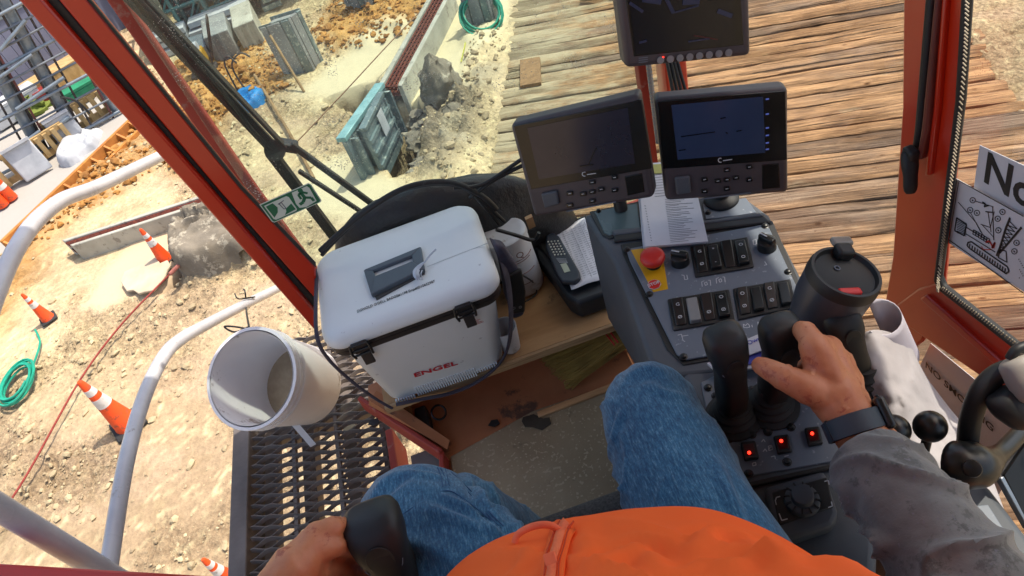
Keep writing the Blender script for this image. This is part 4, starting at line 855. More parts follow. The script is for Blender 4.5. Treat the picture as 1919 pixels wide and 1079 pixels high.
def cstroke(pts, w_=.0011, mat=m_kprint, name='drawing'):
    mb = MB(); q_ = [cpx(*cz(*p)) for p in pts]
    for a, b in zip(q_[:-1], q_[1:]): mb.bar(a, b, w_, .0003, up=(1, 0, 0))
    return obj(name, mb, mat, n2)
def ccirc(x, y, r): cstroke([(x + r * math.cos(a / 8 * math.pi), y + r * 1.0 * math.sin(a / 8 * math.pi)) for a in range(17)], .001)
for (x, y) in ((279, 388), (263, 450), (306, 468), (467, 462), (437, 505), (441, 578), (556, 657), (542, 711)): ccirc(x, y, 17); cstroke([(x - 4, y), (x + 4, y + 2)], .002)
cstroke([(190, 262), (600, 490)], .0012); cstroke([(176, 262), (120, 632), (600, 975)], .0014); cstroke([(190, 275), (132, 625)], .0008)
for i in range(9): cstroke([(180 + i * 0, 505 + i * 11), (238, 535 + i * 10)], .0009)
cstroke([(178, 500), (165, 580), (225, 612), (240, 540), (178, 500)], .0022)
cstroke([(240, 560), (370, 640)], .0016); cstroke([(235, 600), (340, 665), (420, 715)], .0012); 
for i in range(6): x = 285 + i * 17; y = 575 + i * 10; cstroke([(x, y), (x - 5, y + 28), (x + 12, y + 36), (x + 16, y + 8), (x, y)], .0012)
cstroke([(188, 400), (300, 530), (345, 610)], .0009); cstroke([(265, 465), (330, 590)], .0008); cstroke([(330, 540), (390, 560), (415, 460)], .0009); cstroke([(405, 430), (412, 640)], .0011); cstroke([(375, 460), (395, 590)], .0009); cstroke([(300, 395), (410, 430)], .0009); cstroke([(360, 460), (405, 465)], .0016)
cstroke([(340, 400), (360, 410), (352, 430), (380, 420)], .002); cstroke([(335, 540), (410, 620)], .0008)
cstroke([(515, 500), (490, 560), (450, 690), (430, 740)], .003); cstroke([(588, 560), (520, 640), (450, 720)], .0028)
for i in range(8): cstroke([(510 - i * 9, 520 + i * 24), (560 - i * 14, 570 + i * 19), (500 - i * 9, 545 + i * 24)], .0011)
cstroke([(455, 700), (490, 710), (495, 780), (440, 750), (455, 700)], .0014)
cstroke([(250, 655), (270, 650), (500, 810), (507, 838), (490, 852), (262, 695), (243, 676), (250, 655)], .0022)
for i in range(15): cstroke([(262 + i * 16, 664 + i * 11), (258 + i * 16, 686 + i * 11)], .0018)
m_redp = mk('red_print', lin('#c02a2a'), lin('#b02020'), 20, .5)
cstroke([(360, 655), (385, 645), (410, 690), (420, 655), (400, 690)], .0026, m_redp); cstroke([(335, 680), (345, 700), (400, 700)], .0012, m_redp)
for i in range(10): cstroke([(570 + (i * 37) % 30, 760 + i * 13), (573 + (i * 37) % 30, 763 + i * 13)], .0018)
n3, f3, u3, v3 = sheet('lower_notice', ((1744, 643), (1935, 800), (1870, 930), (1700, 735)), .655, 'white no smoking sheet with thin letters below the red side rail', 'notice')
text('NO SMOKING', 'lettering', P(1733, 690, x=.652), P(1850, 803, x=.652) - P(1733, 690, x=.652), P(1743, 676, x=.652) - P(1733, 690, x=.652), .021, m_kprint, n3, bold=.0002, sx=1.25)
# ================================================================ SHELF AND WHAT STANDS ON IT
SZ = .15
sh = thing('plywood_shelf', 'plywood shelf across the cab front carrying cooler, tub and case', 'shelf', (.0, 1.0, 0))
obj('shelf_board', MB().obox((-.345, .998, SZ - .02), (.605, 0, 0), (0, .335, 0), UP * .018), m_ply, sh, bevel=.001); obj('shelf_edge', MB().obox((-.345, .990, SZ - .021), (.605, 0, 0), (0, .007, 0), UP * .019), m_plyedge, sh)
obj('end_board', MB().obox((-.340, 1.03, 0), (.018, 0, 0), (0, .29, 0), UP * (SZ - .021)), m_ply, sh); obj('end_board', MB().obox((.26, 1.0, 0), (.018, 0, 0), (0, .25, 0), UP * (SZ - .021)), m_ply, sh)
# kneeling side of the box at the left: sloping brown board
obj('side_board', MB().hexa([P(690, 764, z=.02), P(832, 850, z=.005), P(832, 850, z=.005) + V((.01, .02, 0)), P(690, 764, z=.02) + V((.02, .02, 0)), P(692, 750, z=.10), P(838, 842, z=.03), P(838, 842, z=.03) + V((.01, .02, 0)), P(692, 750, z=.10) + V((.02, .02, 0))]), m_brown, sh)
# cooler
m_cool = mk('cooler_white', lin('#dfe4e6'), lin('#d6dbde'), 3, .45, .06, 200, dist=.0006, speck=(lin('#b9bcc0'), .70), sscale=60); m_coolg = mk('cooler_handle', lin('#555f68'), lin('#4b555e'), 6, .5, .1, 200)
m_bronze = mk('cooler_band', lin('#3f3836'), lin('#34302e'), 10, .4, metal=.3)
ck = thing('cooler', 'white hard cooler with dark latches and red lettering on the shelf', 'cooler', (-.2, 1.1, SZ))
def rrect(cx, cy, hx, hy, r, z, n=8, tz=0):
    out = []
    for (sx_, sy_, a0) in ((1, 1, 0), (-1, 1, 90), (-1, -1, 180), (1, -1, 270)):
        for i in range(n + 1): a = rad(a0 + 90 * i / n); out.append(V((cx + sx_ * (hx - r) + math.cos(a) * r, cy + sy_ * (hy - r) + math.sin(a) * r, z)))
    return out
cx_, cy_ = -.197, 1.102
obj('cooler_body', MB().loft([rrect(cx_, cy_, .122, .106, .03, SZ + .002), rrect(cx_, cy_, .132, .114, .035, SZ + .014), rrect(cx_ + .003, cy_, .158, .116, .035, .33), rrect(cx_ + .003, cy_, .168, .122, .035, .345), rrect(cx_ + .003, cy_, .168, .122, .035, .352)]), m_cool, ck, smooth=50)
obj('seal_band', MB().loft([rrect(cx_ + .003, cy_, .1725, .1265, .036, .352), rrect(cx_ + .003, cy_, .1745, .1285, .036, .356), rrect(cx_ + .003, cy_, .1745, .1285, .036, .366), rrect(cx_ + .003, cy_, .1715, .1255, .036, .3665), rrect(cx_ + .003, cy_, .1715, .1255, .036, .3685), rrect(cx_ + .003, cy_, .1755, .1295, .036, .369), rrect(cx_ + .003, cy_, .1755, .1295, .036, .377)]), m_bronze, ck, smooth=40)
obj('lid', MB().loft([rrect(cx_ + .003, cy_, .176, .130, .038, .378), rrect(cx_ + .003, cy_, .1785, .1325, .04, .382), rrect(cx_ + .003, cy_, .179, .133, .04, .392), rrect(cx_ + .003, cy_, .1765, .1305, .04, .404), rrect(cx_ + .003, cy_, .170, .124, .04, .4125), rrect(cx_ + .003, cy_, .159, .112, .04, .4165), rrect(cx_ + .003, cy_, .145, .098, .04, .4175)]), m_cool, ck, smooth=70)
obj('lid_crease', MB().bar(P(800, 500, z=.4172), P(915, 455, z=.4172), .0012, .0006), mk('crease', lin('#a9b3ba'), lin('#98a3ab'), 4, .5), ck)
LZ = .418
ho = [P(*p, z=LZ) for p in ((684, 511), (791, 467), (798, 511), (699, 559))]; hi_ = [P(*p, z=LZ) for p in ((702, 512), (774, 484), (776, 497), (707, 525))]
for i in range(4):
    j = (i + 1) % 4; obj('handle_bar', MB().prism([ho[i], ho[j], hi_[j], hi_[i]], UP * (.009 if i != 2 else .013)), m_coolg, ck, bevel=.002)
obj('handle_recess', MB().prism([P(*p, z=LZ) for p in ((703, 556), (796, 508), (796, 514), (706, 563))], UP * .003), mk('recess', g(.05), g(.06), 5, .6), ck)
m_fork = mk('clear_plastic', lin('#c5ccd6'), lin('#a6aebb'), 30, .25)
fk = thing('plastic_fork', 'twisted clear plastic fork tucked in the cooler handle', 'fork', P(790, 515, z=LZ + .008))
obj('fork_head', MB().tube(smoothpath([P(783, 522, z=LZ + .012), P(779, 508, z=LZ + .016), P(788, 497, z=LZ + .018), P(797, 490, z=LZ + .02)], 5), [.003, .005, .006, .0065, .006, .006, .0055, .005, .005, .0045, .004, .0035, .003, .0025, .002, .002], 8, flat=.4), m_fork, fk, smooth=50)
obj('fork_handle', MB().tube(smoothpath([P(797, 490, z=LZ + .02), P(806, 478, z=LZ + .02), P(817, 467, z=LZ + .026)], 4), .0018, 6), m_fork, fk, smooth=50)
for k in range(3): obj('tine', MB().tube(smoothpath([P(781 + k * 5, 506, z=LZ + .022), P(779 + k * 5, 514, z=LZ + .02), P(783 + k * 4, 524, z=LZ + .01)], 4), .0011, 5), m_fork, fk)
ta, tb = P(670, 588, z=.4175), P(818, 530, z=.4165)
text("DONOLD O'DELL BADGE#1198 Emp#ID10652987", 'lid_lettering', ta + UP * .0015, tb - ta, P(668, 578, z=.4175) - ta, .0098, m_kprint, ck, sx=(tb - ta).length / (.0098 * 21.9))
FY = .9775
def CF(px, py, dy=0):                              # point on the tapering cooler front
    d = ray(px, py); t = 1.4
    for _ in range(20):
        z = EYE.z + d.z * t; hy = .114 + (.116 - .114) * (z - .166) / (.33 - .166); t = (cy_ - hy - dy) / d.y
    return EYE + d * t
ea, eb = CF(777, 709, .001), CF(868, 682, .001)
text('ENGEL', 'brand_lettering', ea, eb - ea, (0, -.06, 1), .0185, mk('engel_red', lin('#c22835'), lin('#b0202c'), 9, .5), ck, bold=.0004, sx=(eb - ea).length / (.0185 * 3.35))
for (a, b, n, hgt) in (((780, 733), (893, 695), 26, .026), ((742, 752), (780, 740), 8, .009), ((893, 695), (934, 680), 9, .009)):
    A_, B_ = CF(*a), CF(*b)
    for i in range(n): p = lerp(A_, B_, i / n); obj('rib', MB().obox(p - UP * hgt * .5 - V((0, .003, 0)), V(((B_ - A_).x / n * .55, 0, 0)), (0, .006, 0), V((0, .0, hgt))), m_cool, ck)
for (px, py) in ((671, 640), (866, 569)):
    c = CF(px, py, .012); c.z = .362
    obj('latch_plate', MB().box((c.x, FY - .008, .372), (.032, .008, .030)), m_bronze, ck, bevel=.003); obj('latch_tongue', MB().box((c.x + .001, FY - .008, .338), (.021, .006, .034), Matrix.Rotation(-.12, 3, 'X')), m_bronze, ck, bevel=.002)
    for zz in (.384, .370, .357): obj('latch_wire', MB().cyl((c.x - .017, FY - .014, zz), (c.x + .017, FY - .014, zz), .0022, n=8), m_screw, ck, smooth=60)
    for s in (-1, 1): obj('latch_wire', MB().tube(smoothpath([(c.x + s * .017, FY - .013, .386), (c.x + s * .019, FY - .018, .37), (c.x + s * .017, FY - .015, .352)], 4), .0026, 8), m_screw, ck, smooth=60)
pa = CF(876, 604, .0012)
for i, (dx_, w_) in enumerate(((.006, .012), (.010, .016), (.010, .012), (.006, .022), (.010, .02))): obj('print_line', MB().bar(pa + V((dx_, 0, -.0035 * i)), pa + V((dx_ + w_, 0, -.0035 * i)), .0008, .0003, up=(0, 1, 0)), m_redp, ck)
obj('print_mark', MB().lathe(pa + V((0, 0, -.002)), (0, -1, 0), [(.0035, 0), (.0035, .0003), (.0022, .0003), (.0022, 0)], 16, cap=False), m_kprint, ck)
text('SDW', 'side_lettering', pa + V((.006, 0, .005)), (1, 0, 0), (0, 0, 1), .006, m_kprint, ck)
# strap round the cooler
m_strap = mk('strap_purple', lin('#4a4654'), lin('#383440'), 8, .8, .4, 120, stretch=(1, 1, 6))
st = [P(925, 452, y=1.12), P(945, 500, y=1.05), P(956, 560, y=1.02), P(956, 630, y=1.0), P(940, 676, y=.985), P(900, 712, y=.978), P(850, 735, y=.975), P(790, 748, y=.975), P(742, 758, y=.975)]
tag(obj('carry_strap', MB().tube(smoothpath(st, 8), .0145, 12, flat=.22, up=(.9, -.5, .3)), m_strap, loc=st[-1], smooth=50), 'dark grey carry strap looping right of and under the cooler', 'strap')
st = [P(594, 505, y=1.2), P(592, 560, y=1.08), P(594, 630, y=.99), P(615, 672, y=.985), P(660, 715, y=.985), P(705, 748, y=.99), P(735, 765, y=.99)]
tag(obj('carry_strap', MB().tube(smoothpath(st, 8), .0042, 8, flat=.6), m_strap, loc=st[-1], smooth=50), 'thin dark strap hugging the left side of the cooler', 'strap')
# black bag and cables behind the cooler
m_bag = mk('black_bag', g(.016), g(.028), 5, .38, .7, 16, dist=.01)
def bag():
    mb = MB(); n = 40; rings = []
    for i in range(17):
        f = i / 16; ring = []
        for k in range(n):
            a = 2 * math.pi * k / n; rr_ = math.sqrt(max(0, 1 - f ** 2.6)); d = V((math.cos(a) * .305 * rr_, math.sin(a) * .062 * rr_, f * .30 - .035 * math.cos(a) * rr_ * f))
            nz_ = mnoise.fractal(d * 9, .8, 2.1, 4) * .014; ring.append(V((-.10, 1.285, SZ)) + d + V((math.cos(a) * nz_, min(0, math.sin(a)) * nz_, nz_ * .6)))
        rings.append(ring)
    return mb.loft(rings)
tag(obj('black_bag', bag(), m_bag, loc=(-.10, 1.285, SZ), smooth=60), 'slumped shiny black bag behind the white cooler', 'bag')
cb = thing('cable_bundle', 'loops of black cable over the bag behind the cooler', 'cable', P(800, 360, y=1.27))
for i, pts in enumerate((((603, 478), (640, 440), (720, 372), (800, 346), (870, 352), (915, 395), (935, 420)), ((800, 345), (860, 348), (905, 378), (945, 415)), ((850, 352), (905, 345), (975, 300), (1010, 275)), ((880, 372), (930, 335), (1000, 300)), ((600, 470), (680, 400), (760, 352), (840, 341), (900, 365), (930, 392)), ((930, 430), (965, 440), (1000, 450), (1010, 436)))):
    obj('cable', MB().tube(smoothpath([P(a, b, y=1.175 if i < 5 else 1.15) for a, b in pts], 8), .0042 if i != 4 else .006, 8), m_black, cb, smooth=60)
# tub
m_tub = mk('tub_white', lin('#c9cbd0'), lin('#b5b3b4'), 6, .5, .1, 40, wear=(lin('#9a9088'), .58), wscale=14); m_tubl = mk('tub_print', lin('#8d6a60'), lin('#6d5a58'), 60, .6)
tl_ = P(943, 434, z=.315); tb_ = V((tl_.x + .008, tl_.y - .012, SZ)); axt = (tb_ - tl_).normalized()
tub = thing('plastic_tub', 'white lidded plastic tub with printed label, right of the cooler', 'tub', tb_)
hh2 = (tb_ - tl_).length - .002
obj('tub_body', MB().lathe(tl_, axt, [(.047, .008), (.049, .03), (.047, hh2 - .01), (.044, hh2)], 40), m_tub, tub, smooth=40)
obj('lid', MB().lathe(tl_, axt, [(.037, .0), (.045, -.0005), (.0505, .003), (.051, .016), (.0485, .018)], 40), m_tub, tub, smooth=40)
for i, (z0, a0, a1) in enumerate(((.05, 240, 330), (.056, 250, 320), (.09, 245, 325), (.12, 255, 300))):
    mb = MB(); sx1 = axt.cross(V((1, 0, 0))).normalized(); sy1 = axt.cross(sx1)
    arc = [tl_ + axt * z0 + (V((math.cos(rad(a)), math.sin(rad(a)), 0))) * .0492 for a in range(a0, a1, 8)]
    obj('print_line', mb.tube(arc, .0012, 4), m_tubl, tub)
text('Q', 'label_mark', P(968, 485, z=.335) + V((0, -.006, 0)), (1, .1, 0), (0, 0, 1), .022, m_tubl, tub)
for (px, py, n) in ((946, 642, 0), (962, 655, 1)): pass
c = P(955, 655, z=SZ + .02); tag(obj('foam_cup', MB().lathe((-.045, 1.03, SZ), (0, .0, 1), [(.02, 0), (.028, .07), (.026, .07), (.019, .004)], 24, cap=False), m_tub, loc=(-.045, 1.03, SZ), smooth=40), 'small white cup standing half hidden right of the cooler', 'cup')
# black pouch
pz = thing('tool_pouch', 'black pouch with two metal eyelets between cooler and tub', 'pouch', P(960, 590, z=SZ))
c = P(955, 520, y=1.06); mb = MB(); q_ = [P(*p, y=1.05) for p in ((925, 458), (945, 462), (970, 500), (985, 540), (983, 592), (962, 600), (948, 560), (938, 500))]
obj('pouch_body', MB().prism(q_, (0, .035, -.01)), m_strap, pz, bevel=.008, bseg=3); obj('flap', MB().prism([P(*p, y=1.044) for p in ((948, 520), (978, 505), (986, 548), (984, 586), (960, 590))], (0, .01, 0)), m_black, pz, bevel=.004)
for (px, py) in ((963, 577), (975, 575)): obj('eyelet', MB().lathe(P(px, py, y=1.043), (0, -1, 0), [(.0035, 0), (.0035, .0012), (.002, .0012), (.002, 0)], 16, cap=False), mk('eyelet_metal', lin('#a7a7ad'), lin('#8b8b90'), 10, .3, metal=.8), pz)
obj('cord', MB().tube(smoothpath([P(978, 515, y=1.05), P(1000, 530, z=SZ + .03), P(1005, 550, z=SZ + .01), P(985, 565, z=SZ + .02)], 5), .002, 6), m_black, pz)
# case with papers and calculator
CZ = SZ + .055
cs = thing('document_case', 'black case on the shelf under papers and calculator', 'case', P(1090, 520, z=SZ))
q_ = [P(*p, z=CZ) for p in ((988, 452), (1010, 432), (1108, 398), (1168, 522), (1160, 540), (1082, 568), (1062, 556))]
obj('case_body', MB().prism(q_, (0, 0, -.053)), mk('case_black', lin('#22272e'), lin('#1b2026'), 5, .45, .15, 200, dist=.0008), cs, bevel=.008, bseg=3)
obj('case_lid', MB().prism([P(*p, z=CZ + .001) for p in ((1000, 452), (1010, 440), (1100, 405), (1150, 510), (1075, 540))], (0, 0, .006)), m_black, cs, bevel=.003)
obj('clamp', MB().prism([P(*p, z=CZ + .012) for p in ((1012, 424), (1062, 404), (1070, 416), (1018, 436))], (0, 0, -.01)), mk('teal_plastic', lin('#35505a'), lin('#2a424b'), 5, .5), cs, bevel=.004)
cl = thing('paper_form', 'white tabulated form lying on the black case', 'paper', P(1100, 500, z=CZ + .01))
PZ = CZ + .0095; pq = [P(*p, z=PZ) for p in ((1030, 433), (1096, 409), (1147, 517), (1072, 546))]
pu, pv = (pq[1] - pq[0]) , (pq[3] - pq[0]); pu2, pv2 = (pq[2] - pq[3]), (pq[2] - pq[1])
def PF(a, b, l=0): return lerp(lerp(pq[0], pq[1], a), lerp(pq[3], pq[2], a), b) + UP * (.0008 + l)
mb = MB()
for i in range(13):
    for j in range(13): mb.v.append(PF(i / 12, j / 12, .0018 * math.sin(i * .7 + j * .35) + .006 * (j / 12) ** 6 * (1 - i / 12)))
mb.f = [(i * 13 + j, (i + 1) * 13 + j, (i + 1) * 13 + j + 1, i * 13 + j + 1) for i in range(12) for j in range(12)]
obj('sheet', mb, m_paper, cl, smooth=60, solid=.0006)
mb = MB(); R_ = random.Random(2)
for r_ in range(24):
    b = .12 + r_ * .034
    for s in range(7):
        a0 = .14 + s * .115; mb.bar(PF(a0, b, .0034), PF(a0 + R_.uniform(.04, .1), b, .0034), .0009, .0002)
for a in (.12, .3, .55, .8, .94): mb.bar(PF(a, .08, .0034), PF(a, .93, .0034), .0006, .0002)
tag(obj('table_print', mb, m_gprint, cl), kind='stuff')
ca = thing('calculator', 'dark blue calculator with pale keys lying on the paper form', 'calculator', P(1050, 480, z=PZ))
q_ = [P(*p, z=PZ + .016) for p in ((1023, 440), (1036, 434), (1048, 442), (1086, 508), (1087, 520), (1076, 528), (1052, 527), (1044, 515), (1022, 462))]
obj('calculator_body', MB().prism(q_, (0, 0, -.013)), mk('calc_blue', lin('#232b38'), lin('#1c232e'), 5, .45), ca, bevel=.004, bseg=3)
for r_ in range(6):
    for c_ in range(4):
        px = 1027.5 + r_ * 2.45 + c_ * 6.1; py = 453 + r_ * 4.9 - c_ * .5; obj('key', MB().box(P(px, py, z=PZ + .0175), (.0034, .003, .0024)), mk('key_pale', lin('#c8c8bd'), lin('#b5b5aa'), 5, .6), ca)
for i in range(4): obj('vent', MB().bar(P(1043 + i * 1.6, 485 + i * 2.2, z=PZ + .0166), P(1061 + i * 1, 485 + i * 2.4, z=PZ + .0166), .0008, .0006), m_wprint, ca)
obj('lcd', MB().prism([P(*p, z=PZ + .0166) for p in ((1050, 495), (1061, 493), (1069, 508), (1058, 511))], (0, 0, .0006)), mk('lcd', lin('#aab09a'), lin('#9ba18c'), 5, .3), ca)
# cables by the tub
tag(obj('grey_connector', MB().box(P(1000, 452, z=SZ + .03), (.03, .05, .03), Matrix.Rotation(.3, 3, 'Z')).box(P(993, 428, z=SZ + .03), (.02, .03, .03)), m_black, loc=P(1000, 452, z=SZ), bevel=.005), 'black plug with cable between the tub and the case', 'plug')
# floor: broom, bracket
br = thing('broom', 'straw broom head lying under the shelf edge', 'broom', P(1120, 660, z=.03))
m_straw = mk('straw', lin('#a98a45'), lin('#7d6230'), 10, .8, vary=.0, stretch=(1, 1, 1)); R_ = random.Random(4); mb = MB()
hA, hB = P(1148, 612, z=.10), P(1172, 646, z=.10)
for i in range(260):
    f = R_.random(); s = lerp(hA, hB, f) + UP * R_.uniform(-.02, .02); e = lerp(P(1005, 662, z=.05), P(1066, 726, z=.02), min(1, max(0, f + R_.uniform(-.06, .06)))) + UP * R_.uniform(-.02, .02); e = lerp(s, e, R_.uniform(.86, 1.03)); mb.bar(s, e, .0014)
tag(obj('bristles', mb, m_straw, br), kind='stuff')
for f in (.10, .16): obj('stitching', MB().bar(lerp(hA, P(1005, 662, z=.05), f) + UP * .024, lerp(hB, P(1066, 726, z=.02), f) + UP * .024, .003), m_redp, br)
obj('broom_neck', MB().hexa([hA, hB, hB + UP * .02, hA + UP * .02, P(1180, 598, z=.12), P(1190, 612, z=.12), P(1190, 612, z=.14), P(1180, 598, z=.14)]), m_black, br, bevel=.003)
obj('broom_handle', MB().cyl(P(1185, 605, z=.13), P(1260, 560, z=.16), .010), m_black, br, smooth=50)
fb = thing('floor_bracket', 'dark steel bracket on the brown floor below the cooler', 'bracket', P(795, 800, z=0))
obj('bracket_body', MB().prism([P(*p, z=.045) for p in ((775, 765), (796, 757), (806, 798), (782, 806))], (0, 0, -.04)), m_black, fb, bevel=.004); obj('bracket_foot', MB().prism([P(*p, z=.03) for p in ((782, 804), (806, 797), (806, 812), (790, 820))], (0, 0, -.03)), m_dark, fb, bevel=.003)
obj('ring', MB().lathe(P(822, 773, z=.03), (.3, -.4, .8), [(.016, 0), (.019, .002), (.016, .004), (.014, .002)], 24, cap=False), m_screw, fb, smooth=60)
for i, p in enumerate(((925, 792), (700, 790))): tag(obj('paint_flake', MB().prism([P(p[0] + a, p[1] + b, z=.006) for a, b in ((-10, 6), (-4, -4), (8, -6), (12, 2), (2, 8))], (0, 0, .002)), m_black, loc=P(*p, z=.006)), 'dark oily patch on the brown floor, ' + ('near the mat edge' if not i else 'at the box corner'), 'stain')
# small tag of paper behind the tub
tag(obj('cardboard_scrap', MB().prism([P(*p, y=1.17) for p in ((985, 412), (998, 406), (1004, 424), (992, 430))], (0, .01, 0)), m_ply, loc=P(995, 420, y=1.17)), 'small cardboard scrap standing behind the white tub', 'cardboard')

# ================================================================ CONSOLE
KZ = .465
con = thing('control_console', 'dark grey operator console with switch panels right of the legs', 'console', (.28, .7, 0))
def K(px, py, z=KZ): return P(px, py, z=z)
out1 = [K(*p) for p in ((1093, 402), (1180, 380), (1330, 365), (1402, 372), (1442, 402), (1505, 525), (1560, 640), (1330, 700), (1262, 706), (1216, 676), (1176, 560), (1150, 490))]
obj('console_body', MB().prism(out1, (0, 0, -.30)), m_plas, con, bevel=.008, bseg=3)
out2 = [K(*p, KZ - .002) for p in ((1268, 690), (1330, 690), (1548, 640), (1600, 760), (1650, 900), (1640, 1130), (1470, 1130), (1418, 1000), (1352, 880), (1310, 760))]
obj('armrest_body', MB().prism(out2, (0, 0, -.24)), m_plas, con, bevel=.010, bseg=3)
obj('console_column', MB().obox((.2, .35, .0), (.22, 0, 0), (0, .5, 0), UP * .3), m_plas, con)
def plate(name, pxs, mat, z0=KZ, h=.004, parent=con, bevel=.0015): return obj(name, MB().prism([P(a, b, z=z0 + h) for a, b in pxs], (0, 0, -h)), mat, parent, bevel=bevel)
plate('panel_recess', [(1163, 458), (1436, 410), (1448, 414), (1512, 560), (1535, 640), (1280, 684), (1250, 655), (1168, 478)], m_black, h=.002)
plate('switch_panel', [(1173, 466), (1432, 420), (1440, 423), (1502, 555), (1522, 633), (1286, 674), (1268, 664), (1180, 488)], m_panel, KZ + .0025, .003)
plate('front_panel', [(1316, 382), (1398, 370), (1417, 396), (1416, 400), (1322, 411)], m_panel, h=.003); plate('ridge', [(1150, 452), (1150, 438), (1430, 400), (1445, 416)], m_black, h=.006, bevel=.003)
plate('ridge', [(1145, 430), (1320, 412), (1425, 397), (1432, 404), (1150, 440)], m_plas, h=.008, bevel=.003)
plate('display_window', [(1114, 396), (1195, 380), (1201, 428), (1142, 441), (1132, 436)], mk('teal_window', lin('#4f6468'), lin('#48595e'), 4, .25), h=.004); plate('window_rim', [(1104, 396), (1200, 376), (1208, 432), (1142, 447), (1128, 440)], m_black, h=.0025)
def screw(px, py, z, r=.0048): obj('screw', MB().lathe(P(px, py, z=z), UP, [(r * 1.3, 0), (r * 1.3, .001), (r, .0015), (r * .85, .0045), (r * .4, .0055)], 14), m_screw, con, smooth=40)
for p in ((1175, 468), (1217, 552), (1281, 669), (1434, 424), (1477, 510)): screw(*p, KZ + .005)
for p in ((1122, 396), (1327, 399)): screw(*p, KZ + .003, .004)
tp_ = KZ + .005
plate('stop_plate', [(1182, 468), (1239, 460), (1252, 541), (1224, 547)], mk('stop_yellow', lin('#d8a416'), lin('#c8930f'), 5, .45), tp_, .0012)
es = P(1225, 497, z=tp_); obj('stop_collar', MB().cyl(es, es + UP * .010, .013), m_black, con, smooth=40)
obj('stop_button', MB().lathe(es + UP * .008, UP, [(.012, 0), (.0185, .004), (.0205, .010), (.0195, .016), (.014, .0185), (.002, .019)], 36), mk('stop_red', lin('#d0312a'), lin('#c12a24'), 5, .4), con, smooth=70)
ot = P(1226, 533, z=tp_ + .0015)
def octo(r, z, mat): obj('stop_sign', MB().prism([ot + V((math.cos(rad(22.5 + 45 * i)) * r, math.sin(rad(22.5 + 45 * i)) * r, z)) for i in range(8)], (0, 0, .0004)), mat, con)
octo(.0112, 0, m_wprint); octo(.0102, .0006, mk('stop_red', (0, 0, 0, 1))); text('STOP', 'stop_lettering', ot + UP * .0012 + V((0, -.0032, 0)), (1, 0, 0), (0, 1, 0), .0082, m_wprint, con, 'CENTER', bold=.0002)
def knob(px, py, r, ang):
    c = P(px, py, z=tp_); obj('knob_base', MB().lathe(c, UP, [(r * 1.05, 0), (r * 1.02, .006), (r, .016), (r * .8, .018)], 28), m_knob, con, smooth=40)
    d = V((math.cos(ang), math.sin(ang), 0)); obj('knob_grip', MB().bar(c - d * r * .95 + UP * .02, c + d * r * .95 + UP * .02, r * .7, .010), m_knob, con, bevel=.002)
    obj('knob_pointer', MB().bar(c + UP * .0255, c + d * r * .9 + UP * .0255, .0022, .0008), m_wprint, con)
knob(1275, 492, .0145, 2.4); knob(1437, 464, .0145, 2.0)
def bank(q, glyphs, lit=None):
    Q4 = [P(*p, z=tp_) for p in q]
    def B(a, b, l=0): return lerp(lerp(Q4[0], Q4[1], a), lerp(Q4[3], Q4[2], a), b) + UP * l
    obj('switch_bank', MB().prism([B(0, 0, .004), B(1, 0, .004), B(1, 1, .004), B(0, 1, .004)], (0, 0, -.004)), m_black, con, bevel=.002)
    for i in range(4):
        a0, a1 = .055 + i * .235, .055 + i * .235 + .185; tl = .003 if i % 2 else -.003
        rk = obj('rocker', MB().hexa([B(a0, .9, .002), B(a1, .9, .002), B(a1, .1, .002), B(a0, .1, .002), B(a0, .9, .009 + tl), B(a1, .9, .009 + tl), B(a1, .1, .009 - tl), B(a0, .1, .009 - tl)]), m_knob if lit != i else mk('pale_rocker', lin('#8c8c8c'), lin('#7d7d7d'), 5, .5), con, bevel=.0018)
        gl = glyphs[i]
        for gi, (ch, v) in enumerate(zip(gl, (.42, .82))):
            if ch != ' ': text(ch, 'symbol', B((a0 + a1) / 2, v, .0135), B(1, .5) - B(0, .5), (0, 1, 0), .0085, m_wprint, con, 'CENTER')
bank(((1293, 464), (1401, 446), (1413, 503), (1303, 522)), ('GØ', '*-', '  ', 'OO'))
bank(((1251, 563), (1366, 544), (1377, 602), (1262, 622)), ('GØ', '  ', ' Ø', 'OØ'), 1)
bank(((1373, 543), (1481, 525), (1492, 578), (1383, 602)), ('OØ', '  ', 'GØ', '  '))
def cstr(pts, z=tp_ + .0004, w_=.0011):
    mb = MB(); q_ = [P(a, b, z=z) for a, b in pts]
    for a, b in zip(q_[:-1], q_[1:]): mb.bar(a, b, w_, .0003)
    obj('symbol', mb, m_wprint, con)
def glyph(cx, cy, k):
    R_ = random.Random(k)
    cstr([(cx - 7, cy + 5), (cx - 8, cy - 4), (cx - 3, cy - 6)]); cstr([(cx + 4, cy - 7), (cx + 8, cy - 7), (cx + 9, cy + 3)]); cstr([(cx - 3, cy - 2), (cx + 1, cy - 4), (cx + 3, cy + 1), (cx - 1, cy + 3), (cx - 3, cy - 2)])
glyph(1323, 532, 1); glyph(1350, 526, 2)
cstr([(1277, 515), (1282, 516), (1283, 524), (1289, 523), (1287, 515)]); cstr([(1270, 628), (1277, 626), (1280, 638), (1284, 640)]); cstr([(1277, 630), (1290, 628)])
for (px, py) in ((1336, 620), (1364, 614), (1400, 610), (1427, 606), (1452, 600)): cstr([(px - 6, py + 4), (px - 7, py - 3), (px - 3, py), (px + 1, py - 4), (px + 4, py - 1), (px + 5, py + 3), (px - 6, py + 4)]); cstr([(px + 9, py - 1), (px + 10, py + 3)])
cstr([(1411, 450), (1417, 449), (1418, 457), (1412, 458), (1411, 450)]); cstr([(1424, 440), (1428, 443)]); cstr([(1433, 490), (1437, 496), (1432, 497)])
